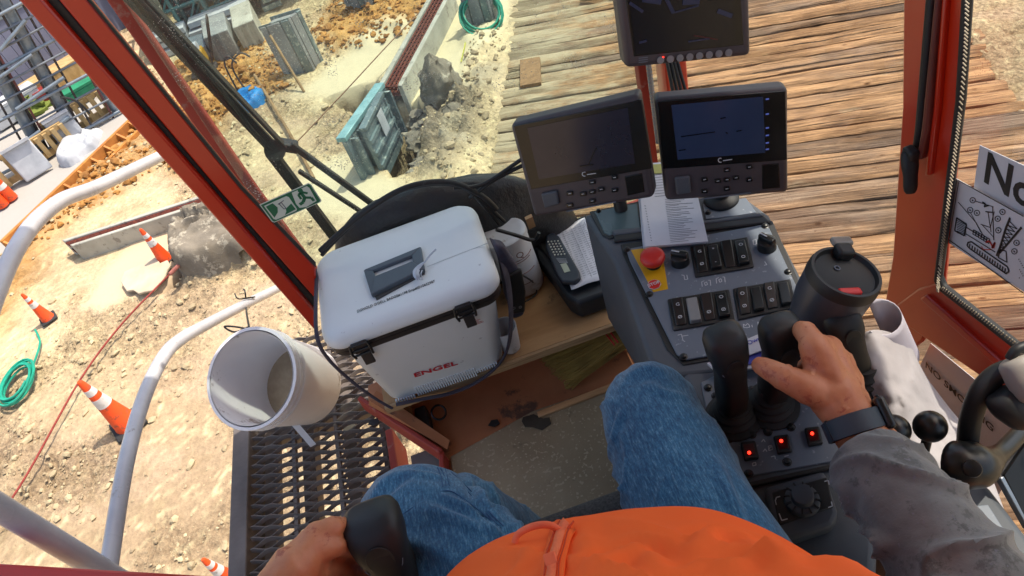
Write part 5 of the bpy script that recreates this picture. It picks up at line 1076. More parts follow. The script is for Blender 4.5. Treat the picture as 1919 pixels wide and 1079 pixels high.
# joystick panel
plate('joystick_panel', [(1313, 716), (1345, 700), (1560, 655), (1640, 850), (1400, 893), (1388, 886), (1326, 780)], m_panel, KZ - .002, .003)
JZ = KZ + .001
for p in ((1327, 727), (1341, 742), (1409, 730), (1366, 823), (1409, 815), (1439, 810), (1482, 801), (1403, 888), (1475, 866)): screw(*p, JZ, .0046)
m_led = mk('lit_red', lin('#400404'), lin('#300303'), 8, .3); m_glow = mk('red_lamp', lin('#ff2418'), emit=(lin('#ff2a1c'), 3.0))
for (a, b, gx_, gy_) in ((1404, 842, 1404, 848), (1466, 830, 1464, 826), (1524, 815, 1522, 812)):
    plate('rocker', [(a - 17, b - 14), (a + 11, b - 18), (a + 19, b + 14), (a - 9, b + 19)], m_black, JZ, .007, bevel=.002); plate('rocker_window', [(a - 11, b - 9), (a + 8, b - 12), (a + 12, b + 9), (a - 6, b + 12)], m_led, JZ + .007, .0006)
    obj('indicator_lamp', MB().sph(P(gx_, gy_, z=JZ + .0085), .0022, 10), m_glow, con, smooth=80)
for (px, py) in ((1431, 832), (1434, 850), (1445, 845)): cstr([(px - 4, py - 4), (px, py - 9), (px + 3, py - 4)], JZ + .0002)
cstr([(1440, 836), (1446, 834), (1448, 842), (1441, 844), (1440, 836)], JZ + .0002); cstr([(1445, 856), (1452, 854), (1453, 860)], JZ + .0002); cstr([(1410, 868), (1416, 866), (1417, 871), (1411, 873), (1410, 868)], JZ + .0002); cstr([(1470, 855), (1478, 853)], JZ + .0002)
plate('console_seam', [(1390, 905), (1560, 868), (1600, 885), (1600, 893), (1560, 878), (1395, 915)], m_black, KZ, .005, bevel=.002)
# rotary control box on the armrest
rb = thing('rotary_control', 'black rotary knob control on the armrest below the joysticks', 'control', P(1495, 950, z=KZ))
RZ = KZ + .0
q_ = [P(*p, z=RZ + .022) for p in ((1432, 912), (1545, 880), (1572, 962), (1560, 985), (1480, 1012), (1455, 1003))]
obj('control_body', MB().prism(q_, (0, 0, -.022)), m_plas, rb, bevel=.006, bseg=3); obj('control_face', MB().prism([P(*p, z=RZ + .024) for p in ((1447, 922), (1550, 893), (1562, 950), (1460, 984))], (0, 0, -.003)), m_black, rb, bevel=.002)
c = P(1503, 940, z=RZ + .024); obj('dial', MB().lathe(c, UP, [(.020, 0), (.0195, .008), (.017, .010), (.013, .010), (.0125, .020), (.010, .0215)], 36), m_plas, rb, smooth=40)
for i in range(12): a = i / 12 * 6.283; obj('dial_rib', MB().bar(c + V((math.cos(a) * .014, math.sin(a) * .014, .010)), c + V((math.cos(a) * .0205, math.sin(a) * .0205, .009)), .0018, .003), m_black, rb)
for (pts) in (((1455, 932), (1453, 938), (1455, 946)), ((1462, 930), (1455, 932)), ((1465, 975), (1476, 972)), ((1460, 962), (1465, 975)), ((1545, 902), (1552, 900), (1554, 908)), ((1558, 940), (1560, 948), (1552, 951))):
    mb = MB(); q_ = [P(a, b, z=RZ + .0245) for a, b in pts]
    for a, b in zip(q_[:-1], q_[1:]): mb.bar(a, b, .0012, .0003)
    obj('symbol', mb, m_wprint, rb)
# envelope between the panels
ev = thing('paper_packet', 'white and blue paper packet tucked between the joysticks and switches', 'packet', P(1400, 660, z=KZ + .02))
obj('packet_top', MB().prism([P(*p, z=KZ + .022) for p in ((1388, 640), (1440, 618), (1445, 650), (1395, 668))], (0, 0, -.002)), m_paper, ev); m_pb = mk('packet_blue', lin('#3b46b8'), lin('#2c3597'), 5, .5)
obj('packet_band', MB().prism([P(*p, z=KZ + .018) for p in ((1330, 676), (1446, 648), (1450, 676), (1340, 690))], (0, 0, -.003)), m_pb, ev); obj('packet_bottom', MB().prism([P(*p, z=KZ + .016) for p in ((1325, 680), (1336, 676), (1450, 672), (1452, 684), (1344, 698))], (0, 0, -.004)), m_paper, ev)
text('Owrs', 'packet_print', P(1404, 648, z=KZ + .023), (1, 0.05, 0), (0, 1, 0), .010, m_pb, ev)
# booklet
bkz = KZ + .020; bo = thing('booklet', 'open stapled booklet of printed text on top of the console', 'booklet', P(1260, 430, z=KZ))
for i in range(3): obj('page', MB().prism([P(a + i * 2 - 4, b - i * 1, z=bkz - .004 * (2 - i)) for a, b in ((1194, 310), (1292, 300), (1327, 454), (1209, 464))], (0, 0, -.003)), m_paper, bo)
mb = MB(); R_ = random.Random(9)
for i in range(26):
    y = 372 + i * 3.2; x0_ = 1246 + i * .42; mb.bar(P(x0_, y + 1.5, z=bkz + .0004), P(x0_ + R_.uniform(25, 55), y - 1.5, z=bkz + .0004), .0008, .0002)
for i in range(9): mb.bar(P(1223 + i * .5, 328 + i * 5, z=bkz + .0004), P(1243 + i * .5, 326 + i * 5, z=bkz + .0004), .001, .0002)
for i in range(14): mb.bar(P(1208 + i * .9, 385 + i * 5, z=bkz + .0004), P(1210 + i * .9, 386 + i * 5, z=bkz + .0004), .0012, .0002)
tag(obj('page_print', mb, m_gprint, bo), kind='stuff')
obj('sticky_flag', MB().prism([P(*p, z=bkz + .002) for p in ((1221, 308), (1240, 307), (1241, 324), (1223, 325))], (0, 0, -.001)), mk('flag_yellow', lin('#b9b970'), lin('#a5a55e'), 5, .7), bo)
# displays
def display(tl, tr, br, bl, depth, name, label, th, build):
    q_ = para((tl, tr, br, bl), depth); u, v = ((q_[1] - q_[0]) + (q_[2] - q_[3])) / 2, ((q_[3] - q_[0]) + (q_[2] - q_[1])) / 2; n = u.cross(v).normalized()
    if n.dot(EYE - q_[0]) < 0: n = -n
    t = thing(name, label, 'display', (q_[3] + q_[2]) / 2)
    def D(px, py, l=0): d = ray(px, py); o = q_[0] + n * l; return EYE + d * ((o - EYE).dot(n) / d.dot(n))
    obj('housing', MB().prism(q_, -n * th), m_case, t, bevel=.008, bseg=3); build(t, D, n, u, v); return t, n, u, v, q_
m_case = mk('display_case', lin('#4a4347'), lin('#3f393d'), 4, .5, .15, 300, dist=.0006); m_bez = mk('display_black', g(.006), g(.009), 4, .22)
def scr(name, c1, c2, em):
    return mk(name, lin(c1), lin(c2), 9, .18, lo=.4, hi=.6, emit=(lin(c1), em))
m_s1 = scr('screen_dim', '#22202c', '#1b1a26', .12); m_s2 = scr('screen_blue', '#1e2840', '#1a2238', .22); m_s3 = scr('screen_night', '#070b16', '#04060c', .1)
def ctl(t, D, n, lcd, lcdmat, glass, knobq, padc, port, logo, icons=()):
    obj('screen_bezel', MB().prism([D(*p, .001) for p in glass], -n * .004), m_bez, t, bevel=.001)
    obj('screen', MB().prism([D(*p, .0016) for p in lcd], -n * .001), lcdmat, t)
    obj('dial', MB().prism([D(*p, .006) for p in knobq], -n * .006), m_plas, t, bevel=.003); obj('port', MB().prism([D(*p, .0012) for p in port], -n * .002), m_bez, t, bevel=.001)
    px, py, sx_ = padc
    for (dx_, dy_) in ((-42, -4), (-42, 18), (0, -18), (0, 0), (0, 17), (-17, 1), (17, -2), (42, -20), (42, 4)):
        q_ = [(px + dx_ + a, py + dy_ + b - dx_ * sx_) for a, b in ((-6, -3), (6, -4.5), (7, 3), (-5, 4.5))]
        obj('key', MB().prism([D(*p, .003) for p in q_], -n * .003), m_bez, t, bevel=.001); obj('key_mark', MB().bar(D(px + dx_ - 2, py + dy_ - dx_ * sx_, .0033), D(px + dx_ + 3, py + dy_ - .8 - dx_ * sx_, .0033), .0011, .0003, up=n), m_wprint, t)
    obj('pad_trim', MB().bar(D(px - 48, py + 36, .0006), D(px + 45, py + 18 if sx_ > .1 else py + 24, .0006), .0022, .0006, up=n), m_gprint, t)
    lx, ly = logo; mbl = MB()
    ar = [D(lx + 4 * math.cos(a / 6 * math.pi) , ly + 4 * math.sin(a / 6 * math.pi), .0014) for a in range(2, 11)]
    for a, b in zip(ar[:-1], ar[1:]): mbl.bar(a, b, .0013, .0003, up=n)
    mbl.bar(D(lx + 5, ly + 1, .0014), D(lx + 22, ly - 1.5, .0014), .0014, .0003, up=n); obj('logo', mbl, m_wprint, t)
    for ic in icons: obj('icon', MB().bar(D(ic[0] - 3, ic[1], .0014), D(ic[0] + 3, ic[1] - 1, .0014), .0022, .0003, up=n), mk('icon_blue', lin('#3c4c8c'), lin('#34437c'), 5, .4, emit=(lin('#4a5ca8'), .4)), t)
def b1(t, D, n, u, v):
    ctl(t, D, n, ((988, 240), (1176, 202), (1190, 306), (1010, 336)), m_s1, ((962, 236), (1202, 187), (1221, 316), (995, 355)), ((1013, 364), (1043, 358), (1048, 384), (1020, 391)), (1109, 360, .17), ((1170, 331), (1203, 324), (1208, 360), (1176, 367)), (1095, 326))
    mb = MB().bar(D(1117, 277, .0028), D(1103, 308, .0028), .0014, .0003, up=n).bar(D(1086, 312, .0028), D(1112, 308, .0028), .002, .0003, up=n); obj('screen_line', mb, m_bez, t)
dm1 = display((955, 234), (1196, 178), (1226, 371), (1001, 408), 1.17, 'left_display', 'left hand control display with blank dim screen', .035, b1)
def b2(t, D, n, u, v):
    ctl(t, D, n, ((1258, 197), (1430, 181), (1434, 286), (1270, 299)), m_s2, ((1231, 190), (1472, 170), (1475, 300), (1243, 317)), ((1264, 333), (1293, 330), (1296, 362), (1268, 366)), (1362, 337, .09), ((1428, 309), (1460, 306), (1462, 352), (1429, 355)), (1350, 300), [(1438, y) for y in (186, 214, 240, 254, 268, 280)])
    for (a, b) in (((1276, 256), (1340, 247)), ((1360, 248), (1364, 250)), ((1380, 246), (1390, 244)), ((1350, 222), (1360, 220)), ((1272, 282), (1285, 280))): obj('screen_line', MB().bar(D(*a, .0028), D(*b, .0028), .0016, .0003, up=n), m_s3, t)
dm2 = display((1226, 186), (1477, 164), (1478, 362), (1248, 378), 1.13, 'right_display', 'right hand control display with blue lit screen', .035, b2)
def b3(t, D, n, u, v):
    obj('screen_bezel', MB().prism([D(*p, .001) for p in ((1168, -40), (1385, -60), (1394, 84), (1188, 106))], -n * .004), m_bez, t, bevel=.001)
    obj('screen', MB().prism([D(*p, .0016) for p in ((1175, -40), (1372, -58), (1377, 82), (1192, 101))], -n * .001), m_s3, t)
    for i in range(8):
        px, py = 1238 + i * 18.2, 112.5 - i * 2; obj('button', MB().cyl(D(px, py, 0), D(px, py, .004), .0052, .0048, 18), mk('button_grey', lin('#8a8482'), lin('#77716f'), 5, .5), t, smooth=40)
    obj('indicator', MB().sph(D(1243, 107, .003), .0012, 8), m_glow, t)
    for i in range(3): obj('label_line', MB().bar(D(1197, 109 + i * 4, .0006), D(1214, 107 + i * 4, .0006), .0012, .0003, up=n), m_gprint, t)
    msh = mk('painted_reflection', lin('#2b3656'), lin('#20284a'), 5, .3)
    for (q1, q2, w_) in (((1245, -10), (1262, 24), .005), ((1180, 5), (1205, 22), .004), ((1262, 24), (1310, 10), .002), ((1290, 78), (1330, 72), .002), ((1205, -5), (1240, 0), .012), ((1280, -2), (1312, -4), .016), ((1345, 20), (1372, 30), .006), ((1198, 80), (1212, 76), .003)): obj('painted_reflection', MB().bar(D(*q1, .0028), D(*q2, .0028), w_, .0003, up=n), msh, t)  # reflections in the dark screen, painted on as flat bluish bars
    obj('screen_line', MB().bar(D(1300, 66, .0028), D(1345, 74, .0028), .0015, .0003, up=n), mk('screen_red', lin('#5a1d22'), lin('#48161a'), 5, .3), t)
dm3 = display((1150, -60), (1404, -84), (1408, 105), (1173, 129), 1.0, 'camera_monitor', 'black camera monitor with a row of round buttons, above the two displays', .04, b3)
# stands
dk = P(1352, 376, z=KZ)
for (dm, foot) in ((dm1, P(1165, 395, z=KZ)), (dm2, dk)):
    t, n, u, v, q_ = dm; ctr = (q_[0] + q_[2]) / 2 - n * .04; obj('mount_ball', MB().sph(ctr, .018, 14), m_black, t, smooth=80)
    obj('mount_arm', MB().tube(smoothpath([ctr, ctr - n * .03 - UP * .03, foot + V((0, .02, .05)), foot], 5), .012, 12), m_black, t, smooth=60)
obj('mount_disc', MB().lathe(dk, UP, [(.030, .001), (.030, .008), (.026, .012), (.014, .014), (.010, .03)], 32), m_black, dm2[0], smooth=40)
ctr = (dm3[4][2] + dm3[4][3]) / 2; t3 = dm3[0]; obj('mount_arm', MB().tube(smoothpath([(dm3[4][0] + dm3[4][2]) / 2 - dm3[1] * .03, (dm3[4][0] + dm3[4][2]) / 2 - dm3[1] * .12 , V((pc.x, 1.29, 1.0))], 5), .014, 10), m_black, t3, smooth=60)
# joysticks
def joystick(base, head, label, r=.018, hw=1.25, tilt=(0, -.5, 1), boot=.030, grp='black joysticks', face=True):
    t = thing('joystick', label, 'joystick', base, grp)
    ax = (head - base); h = ax.length; ax.normalize(); sx_ = ax.cross(V((0, 1, 0))).normalized(); 
    if sx_.x < 0: sx_ = -sx_
    sy_ = ax.cross(sx_).normalized()
    if sy_.y < 0: sy_ = -sy_
    rings = []
    for f, a, b, off in ((0, .8, .8, 0), (.12, .85, .85, 0), (.2, .95, 1.05, 0), (.38, 1.0, 1.2, -.002), (.55, .92, 1.15, -.003), (.7, 1.0, 1.15, -.002), (.82, hw, 1.2, 0), (.94, hw * 1.06, 1.15, .004), (1.0, hw * .98, .95, .006), (1.03, hw * .7, .6, .006)):
        c = base + ax * h * f + sy_ * off; rings.append([c + sx_ * math.copysign(abs(math.cos(x)) ** .62, math.cos(x)) * r * a + sy_ * math.copysign(abs(math.sin(x)) ** .62, math.sin(x)) * r * b for x in [2 * math.pi * k / 28 for k in range(28)]])
    obj('grip', MB().loft(rings), m_black, t, smooth=70)
    if boot:
        obj('boot', MB().lathe(base, UP, [(boot * 1.25, 0), (boot * 1.25, .004), (boot, .006), (boot * 1.02, .012), (boot * .86, .016), (boot * .88, .022), (boot * .72, .026), (boot * .74, .032), (boot * .6, .036), (boot * .55, .045)], 32), m_blackrub, t, smooth=50)
    if face:
        c = base + ax * h * .80 - sy_ * r * 1.13; rg = [c + sx_ * math.cos(x) * r * .62 + ax * math.sin(x) * r * .8 for x in [2 * math.pi * k / 20 for k in range(20)]]
        obj('thumb_pad', MB().prism(rg, -sy_ * .0012), m_black, t, bevel=.0006); obj('seam', MB().tube([c + sx_ * math.cos(x) * r * .9 + ax * math.sin(x) * r * 1.1 + sy_ * .001 for x in [math.pi * (1.1 + .8 * k / 10) for k in range(11)]], .0006, 5), m_gprint, t)
    return t
joystick(P(1374, 782, z=JZ), P(1360, 632, t=.845), 'joystick nearest the right knee, not held by the hand', .0185)
joystick(P(1444, 762, z=JZ), P(1467, 612, t=.86), 'joystick gripped by the right hand', .0185)
joystick(P(1612, 720, z=JZ), P(1576, 590, t=.90), 'joystick farthest right, half hidden behind the hand and mug', .017)
LJ = P(690, 972, t=.745); joystick(LJ + V((.0, -.05, -.16)), LJ, 'joystick at the left hand beside the left thigh', .024, 1.22, grp='black joysticks')
la = thing('armrest_console', 'black armrest console under the left hand', 'armrest', (-.22, .2, .45)); obj('armrest_pad', MB().obox((-.30, -.2, .48), (.14, 0, 0), (0, .62, 0), UP * .06), m_plas, la, bevel=.012)
obj('armrest_stem', MB().obox((-.27, .0, 0.0), (.06, 0, 0), (0, .1, 0), UP * .48), m_plas, la)
# travel mug
mg0, mg1 = P(1584, 512, t=.90), P(1505, 640, t=1.0); axm = (mg1 - mg0).normalized(); mg0_ = mg0
m_mug = mk('mug_grey', lin('#4c505a'), lin('#42464f'), 4, .35, .06, 60, metal=.4)
mu_ = thing('travel_mug', 'large grey insulated travel mug with black lid and red tab', 'mug', mg1)
ml = max(.17, (mg1 - mg0).length)
obj('mug_body', MB().lathe(mg0, axm, [(a_ * .93, b_ * .97) for a_, b_ in [(.0475, .006), (.0485, .012), (.0475, .05), (.040, .09), (.033, .13), (.031, ml), (.028, ml + .004)]], 48), m_mug, mu_, smooth=50)
obj('lid', MB().lathe(mg0, axm, [(a_ * .93, b_ * .97) for a_, b_ in [(.036, .004), (.040, .002), (.0425, -.004), (.0465, -.004), (.0485, .002), (.049, .012), (.047, .013)]], 48), m_black, mu_, smooth=40)
mx_ = P(1650, 500, t=.9) - P(1584, 512, t=.9); mx_ = (mx_ - axm * mx_.dot(axm)).normalized(); my_ = mx_.cross(axm).normalized(); 
if my_.dot(P(1584, 440, t=.9) - mg0) < 0: my_ = -my_
def ML(a, b, l): return mg0 + mx_ * a + my_ * b - axm * l
obj('slider', MB().box(ML(-.008, -.030, -.001), (.030, .011, .007), Matrix((mx_, my_, -axm)).transposed()), mk('tab_red', lin('#d8261f'), lin('#c31f19'), 6, .4), mu_, bevel=.003)
obj('spout_block', MB().box(ML(.012, .034, .004), (.022, .020, .016), Matrix((mx_, my_, -axm)).transposed()), m_black, mu_, bevel=.004); obj('spout_cap', MB().box(ML(.016, .050, .006), (.028, .014, .008), Matrix((mx_, my_, -axm)).transposed()), mk('cap_clear', lin('#8d8880'), lin('#7a756e'), 6, .3), mu_, bevel=.003)
obj('vent', MB().lathe(ML(-.004, .012, -.003), -axm, [(.004, 0), (.004, .001), (.0026, .001), (.0026, 0)], 16, cap=False), m_gprint, mu_)
tag(obj('mug_holder', MB().lathe(mg0 + axm * (ml - .02), axm, [(.035, 0), (.040, 0), (.038, .05), (.03, .055)], 32), m_plas, loc=mg1, smooth=40), 'black holder ring under the travel mug', 'holder')
# ball knobs
for (px, py, lb) in ((1675, 806, 'black ball knob nearer the wrist, on its lever'), (1743, 799, 'black ball knob farther right, on its lever')):
    c = P(px, py, t=.86); t = thing('lever', lb, 'lever', c - UP * .2, 'ball knob levers'); obj('ball', MB().sph(c, .0190, 28), m_knob, t, smooth=80); obj('rod', MB().cyl(c, c - UP * .2 + V((-.01, -.02, 0)), .006), m_screw, t, smooth=60)
# pale cloth bag beside the console
def drape(name, pxts, mat, label, cat, seed=1, amp=.012, nu=46, nv=46, freq=22):
    """rumpled sheet through a grid of (px,py,t) knots"""
    rows = [smoothpath([V(k) for k in r], 12) for r in pxts]; cols_ = []
    nj = len(rows[0])
    for j in range(nj): cols_.append(smoothpath([r[j] for r in rows], 12))
    mb = MB(); ni = len(cols_[0])
    for j in range(nj):
        for i in range(ni):
            k = cols_[j][i]; p = P(k.x, k.y, t=k.z); n_ = mnoise.fractal(p * freq + V((seed, 0, 0)), .7, 2.1, 4); rid = 1 - abs(mnoise.noise(p * freq * .55 + V((0, seed, 0)))) * 3
            mb.v.append(p - ray(k.x, k.y).normalized() * (n_ * amp + rid * amp * .6))
    mb.f = [(j * ni + i, j * ni + i + 1, (j + 1) * ni + i + 1, (j + 1) * ni + i) for j in range(nj - 1) for i in range(ni - 1)]
    return tag(obj(name, mb, mat, loc=P(pxts[-1][0][0], pxts[-1][0][1], t=pxts[-1][0][2]), smooth=80, solid=.0015), label, cat)
m_cloth = mk('pale_cloth', lin('#b9b3b4'), lin('#a59fa1'), 5, .8, .3, 60, sheen=.2, wear=(lin('#8f8a88'), .62), wscale=8)
drape('cloth_bag', [[(1588, 640, .99), (1640, 618, .97), (1700, 640, 1.0), (1722, 690, 1.05)], [(1590, 700, .97), (1650, 700, .93), (1715, 715, .97), (1775, 760, 1.02)], [(1600, 780, .97), (1670, 765, .93), (1740, 785, .96), (1830, 830, 1.0)], [(1630, 860, .97), (1700, 855, .92), (1780, 865, .95), (1860, 900, .99)], [(1680, 940, .95), (1750, 945, .93), (1820, 955, .95), (1890, 980, .99)]], m_cloth, 'rumpled pale cloth bag between console and red side rail', 'cloth bag', 3, .012, freq=17)
cr = MB(); rings = []
for i in range(15):
    f = i / 14; a = -2.3 + f * 4.4; rings.append((1662 + math.cos(a) * 40, 608 - math.sin(a) * 34, f))
vs = []
for k in range(9):
    for (px, py, f) in rings: vs.append(P(px + k * 4 - 16 + (1 - f) * 10, py + k * 9 - 14, t=.96 + .008 * k + .01 * math.sin(f * 3)))
cr.v = vs; cr.f = [(k * 15 + i, k * 15 + i + 1, (k + 1) * 15 + i + 1, (k + 1) * 15 + i) for k in range(8) for i in range(14)]
tag(obj('paper_roll', cr, mk('tissue', lin('#cdc8d2'), lin('#bab4bf'), 5, .7, .2, 30), loc=P(1660, 640, t=.98), smooth=80, solid=.0012), 'curled sheet of white paper towel beside the mug', 'paper towel')
tag(obj('lanyard', MB().tube(smoothpath([P(1606, 650, t=.95), P(1618, 665, t=.94), P(1626, 688, t=.94), P(1624, 706, t=.95)], 6), .0016, 6).tube(smoothpath([P(1600, 655, t=.95), P(1612, 672, t=.94), P(1618, 690, t=.94)], 4), .0045, 8), m_black, loc=P(1610, 670, t=.95), smooth=60), 'short black cord hanging over the pale cloth', 'cord')
# black grab handle / hose and dark boxes at the right
hz = thing('flexible_arm', 'black curved flexible arm rising to the side rail at right', 'arm', P(1830, 880, t=.85))
obj('hose', MB().tube(smoothpath([P(1812, 852, t=.86), P(1818, 790, t=.84), P(1838, 735, t=.82), P(1868, 702, t=.81), P(1905, 690, t=.80), P(1945, 690, t=.80)], 9), .0118, 16), m_black, hz, smooth=60)
mb = MB(); pth = smoothpath([P(1812, 852, t=.86), P(1818, 790, t=.84), P(1838, 735, t=.82), P(1868, 702, t=.81), P(1905, 690, t=.80), P(1945, 690, t=.80)], 9)
obj('clamp_head', MB().tube(smoothpath([P(1772, 870, t=.84), P(1800, 872, t=.83), P(1840, 868, t=.83), P(1872, 850, t=.84), P(1905, 818, t=.86), P(1930, 792, t=.88)], 6), [.008, .018, .024, .027, .028, .028, .028, .028, .027, .027, .027, .026, .024, .021, .018, .016, .014, .012, .011, .010, .010, .010, .010, .010, .010, .010, .010, .010, .010, .010, .010], 18), m_knob, hz, smooth=60)
obj('clamp_screw', MB().lathe(P(1822, 878, t=.80), (P(1822, 878, t=.78) - P(1822, 878, t=.80)), [(.010, 0), (.009, .006), (.004, .008)], 20), m_screw, hz, smooth=40)
hd = thing('headset', 'pale grey and black handset at the right edge above the flexible arm', 'handset', P(1915, 690, t=.78))
obj('handset_shell', MB().tube(smoothpath([P(1900, 668, t=.79), P(1918, 700, t=.785), P(1940, 750, t=.78)], 5), [.010, .016, .019, .020, .020, .020, .020, .019, .018, .016, .012], 18), mk('beige_plastic', lin('#a39c92'), lin('#938c83'), 5, .5), hd, smooth=60); obj('handset_band', MB().tube(smoothpath([P(1893, 672, t=.785), P(1905, 655, t=.78), P(1930, 645, t=.78)], 5), .0055, 10), m_black, hd, smooth=60)
obj('handset_pad', MB().tube(smoothpath([P(1870, 735, t=.80), P(1895, 762, t=.80), P(1925, 790, t=.80)], 4), [.012, .017, .019, .020, .020, .019, .018, .016, .013], 16), m_black, hd, smooth=60)
rx_ = thing('side_console', 'dark ribbed side console at the lower right corner', 'console', P(1850, 1000, t=.95) - UP * .1)
q_ = [P(*p, z=.40) for p in ((1770, 905), (1850, 905), (1930, 1010), (1990, 1140), (1760, 1140))]; obj('side_console_body', MB().prism(q_, (0, 0, -.3)), m_plas, rx_, bevel=.008, bseg=3)
obj('side_panel', MB().prism([P(*p, z=.404) for p in ((1800, 950), (1852, 945), (1925, 1060), (1950, 1130), (1880, 1130))], (0, 0, -.003)), m_panel, rx_, bevel=.001); obj('side_slot', MB().prism([P(*p, z=.407) for p in ((1825, 985), (1850, 975), (1905, 1090), (1870, 1100))], (0, 0, -.003)), m_black, rx_, bevel=.001)
tb2 = thing('tablet', 'black tablet with bright edge at the right frame edge', 'tablet', P(1915, 900, t=.9)); q_ = [P(*p, t=.88) for p in ((1878, 890), (1960, 770), (1990, 1010), (1925, 985))]; obj('tablet_body', MB().prism(q_, (.004, .01, -.012)), m_knob, tb2, bevel=.003); obj('tablet_edge', MB().bar(P(1872, 893, t=.885), P(1926, 990, t=.885), .006, .01), mk('bright_edge', lin('#9aa0a8'), lin('#888e96'), 5, .3, metal=.7), tb2, bevel=.001)
# seat
m_seat = mk('seat_fabric', lin('#55504e'), lin('#3d3937'), 260, .9, .6, 300, detail=2)
se = thing('operator_seat', 'dark woven operator seat between the legs', 'seat', (0, 0, .0))
obj('cushion', MB().obox((-.16, -.25, .33), (.38, 0, 0), (0, .735, 0), UP * .12), m_seat, se, bevel=.035, bseg=4); obj('backrest', MB().obox((-.2, -.52, .40), (.46, 0, 0), (0, .14, 0), UP * .62), m_seat, se, bevel=.04, bseg=4); obj('seat_base', MB().obox((-.15, -.2, 0.0), (.32, 0, 0), (0, .42, 0), UP * .33), m_plas, se, bevel=.01)
# ================================================================ THE OPERATOR
m_skin = mk('skin', lin('#cb845c'), lin('#b96e48'), 26, .5, .35, 130, dist=.0009, sss=.12, wear=(lin('#a9583c'), .58), wscale=48, speck=(lin('#d9976f'), .66), sscale=34)
pn = thing('person', 'seated person in orange vest, blue jeans and grey sleeves gripping joysticks', 'person', (.02, .1, .45))
mb = MB()
def limb(pts, rs, n=16, k=5):
    pp_ = smoothpath(pts, k); m_ = len(pts) - 1; rr_ = []
    for i in range(len(pp_)):
        f = i / k; a = min(int(f), m_ - 1); rr_.append(rs[a] + (rs[a + 1] - rs[a]) * (f - a))
    mb.tube(pp_, rr_, n); mb.sph(pts[0], rs[0] * .99, 12); mb.sph(pts[-1], rs[-1] * .99, 12)
Rw = P(1597, 790, t=.80)                         # right wrist
el = V((.30, .10, .60)); sh_ = V((.22, -.16, 1.05))
K_ = [P(1526, 650, t=.815), P(1553, 655, t=.84), P(1575, 680, t=.862), P(1592, 708, t=.88)]
mb.tube([Rw + (Rw - P(1560, 720, t=.82)) * .4, Rw], [.027, .026], 16)
def blob(a, b, r0, r1, n=14): mb.tube([a, b], [r0, r1], n); mb.sph(a, r0, 12); mb.sph(b, r1, 12)
blob(Rw, P(1560, 735, t=.815), .0265, .030); blob(Rw, P(1583, 750, t=.835), .025, .027); blob(P(1560, 735, t=.815), K_[0], .028, .0165); blob(P(1568, 725, t=.825), K_[1], .027, .016); blob(P(1583, 745, t=.84), K_[2], .025, .0155); blob(P(1590, 755, t=.85), K_[3], .022, .014)
blob(K_[0], K_[1], .0155, .015); blob(K_[1], K_[2], .015, .0145); blob(K_[2], K_[3], .0145, .0135); blob(P(1540, 700, t=.822), P(1575, 715, t=.85), .020, .018)
limb([K_[0], P(1509, 622, t=.835), P(1494, 620, t=.875), P(1482, 634, t=.90)], [.0150, .0125, .0105, .0085], 12)
limb([K_[1], P(1526, 640, t=.875), P(1506, 646, t=.91), P(1488, 662, t=.925)], [.0140, .0115, .0105, .0085], 12)
limb([K_[2], P(1548, 664, t=.895), P(1525, 672, t=.93), P(1502, 686, t=.938)], [.0130, .0110, .0100, .0080], 12)
limb([K_[3], P(1568, 692, t=.91), P(1545, 698, t=.94), P(1522, 708, t=.945)], [.0120, .0100, .0090, .0072], 12)
limb([P(1560, 740, t=.815), P(1515, 728, t=.805), P(1468, 706, t=.815), P(1424, 684, t=.835)], [.022, .0185, .0150, .0108], 14)
limb([Rw, P(1650, 860, t=.785), lerp(P(1650, 860, t=.785), el, .6), el], [.026, .033, .043, .046]); limb([el, lerp(el, sh_, .5), sh_], [.047, .053, .065])
# left hand and arm
Lw = P(520, 1108, t=.70); LK = [P(597, 1004, t=.735), P(588, 1036, t=.725), P(596, 1070, t=.735), P(612, 1100, t=.75)]
blob(Lw, P(556, 1066, t=.715), .025, .026); blob(P(556, 1060, t=.715), LK[0], .024, .0145); blob(P(556, 1065, t=.715), LK[1], .025, .0155); blob(P(556, 1078, t=.72), LK[2], .024, .015); blob(P(560, 1090, t=.72), LK[3], .022, .014)
blob(LK[1], LK[2], .0140, .0140); blob(LK[2], LK[3], .0140, .0130)
limb([LK[0], P(626, 988, t=.74), P(652, 988, t=.765), P(676, 1002, t=.79)], [.0128, .0108, .0098, .0082], 12); limb([LK[1], P(626, 1024, t=.732), P(655, 1026, t=.765), P(680, 1038, t=.79)], [.0135, .0110, .0100, .0085], 12)
limb([LK[2], P(632, 1064, t=.76), P(660, 1072, t=.785), P(682, 1080, t=.80)], [.0130, .0108, .010, .008], 12); limb([LK[3], P(642, 1096, t=.765), P(668, 1104, t=.785), P(686, 1110, t=.80)], [.0122, .0105, .009, .0075], 12)
limb([P(556, 1108, t=.715), P(610, 1140, t=.70), P(655, 1130, t=.70), P(700, 1105, t=.715)], [.020, .0165, .0145, .0105], 12)
elL = V((-.34, .02, .62)); shL = V((-.20, -.18, 1.05)); limb([Lw, lerp(Lw, elL, .5), elL], [.026, .038, .045]); limb([elL, lerp(elL, shL, .5), shL], [.047, .053, .065])
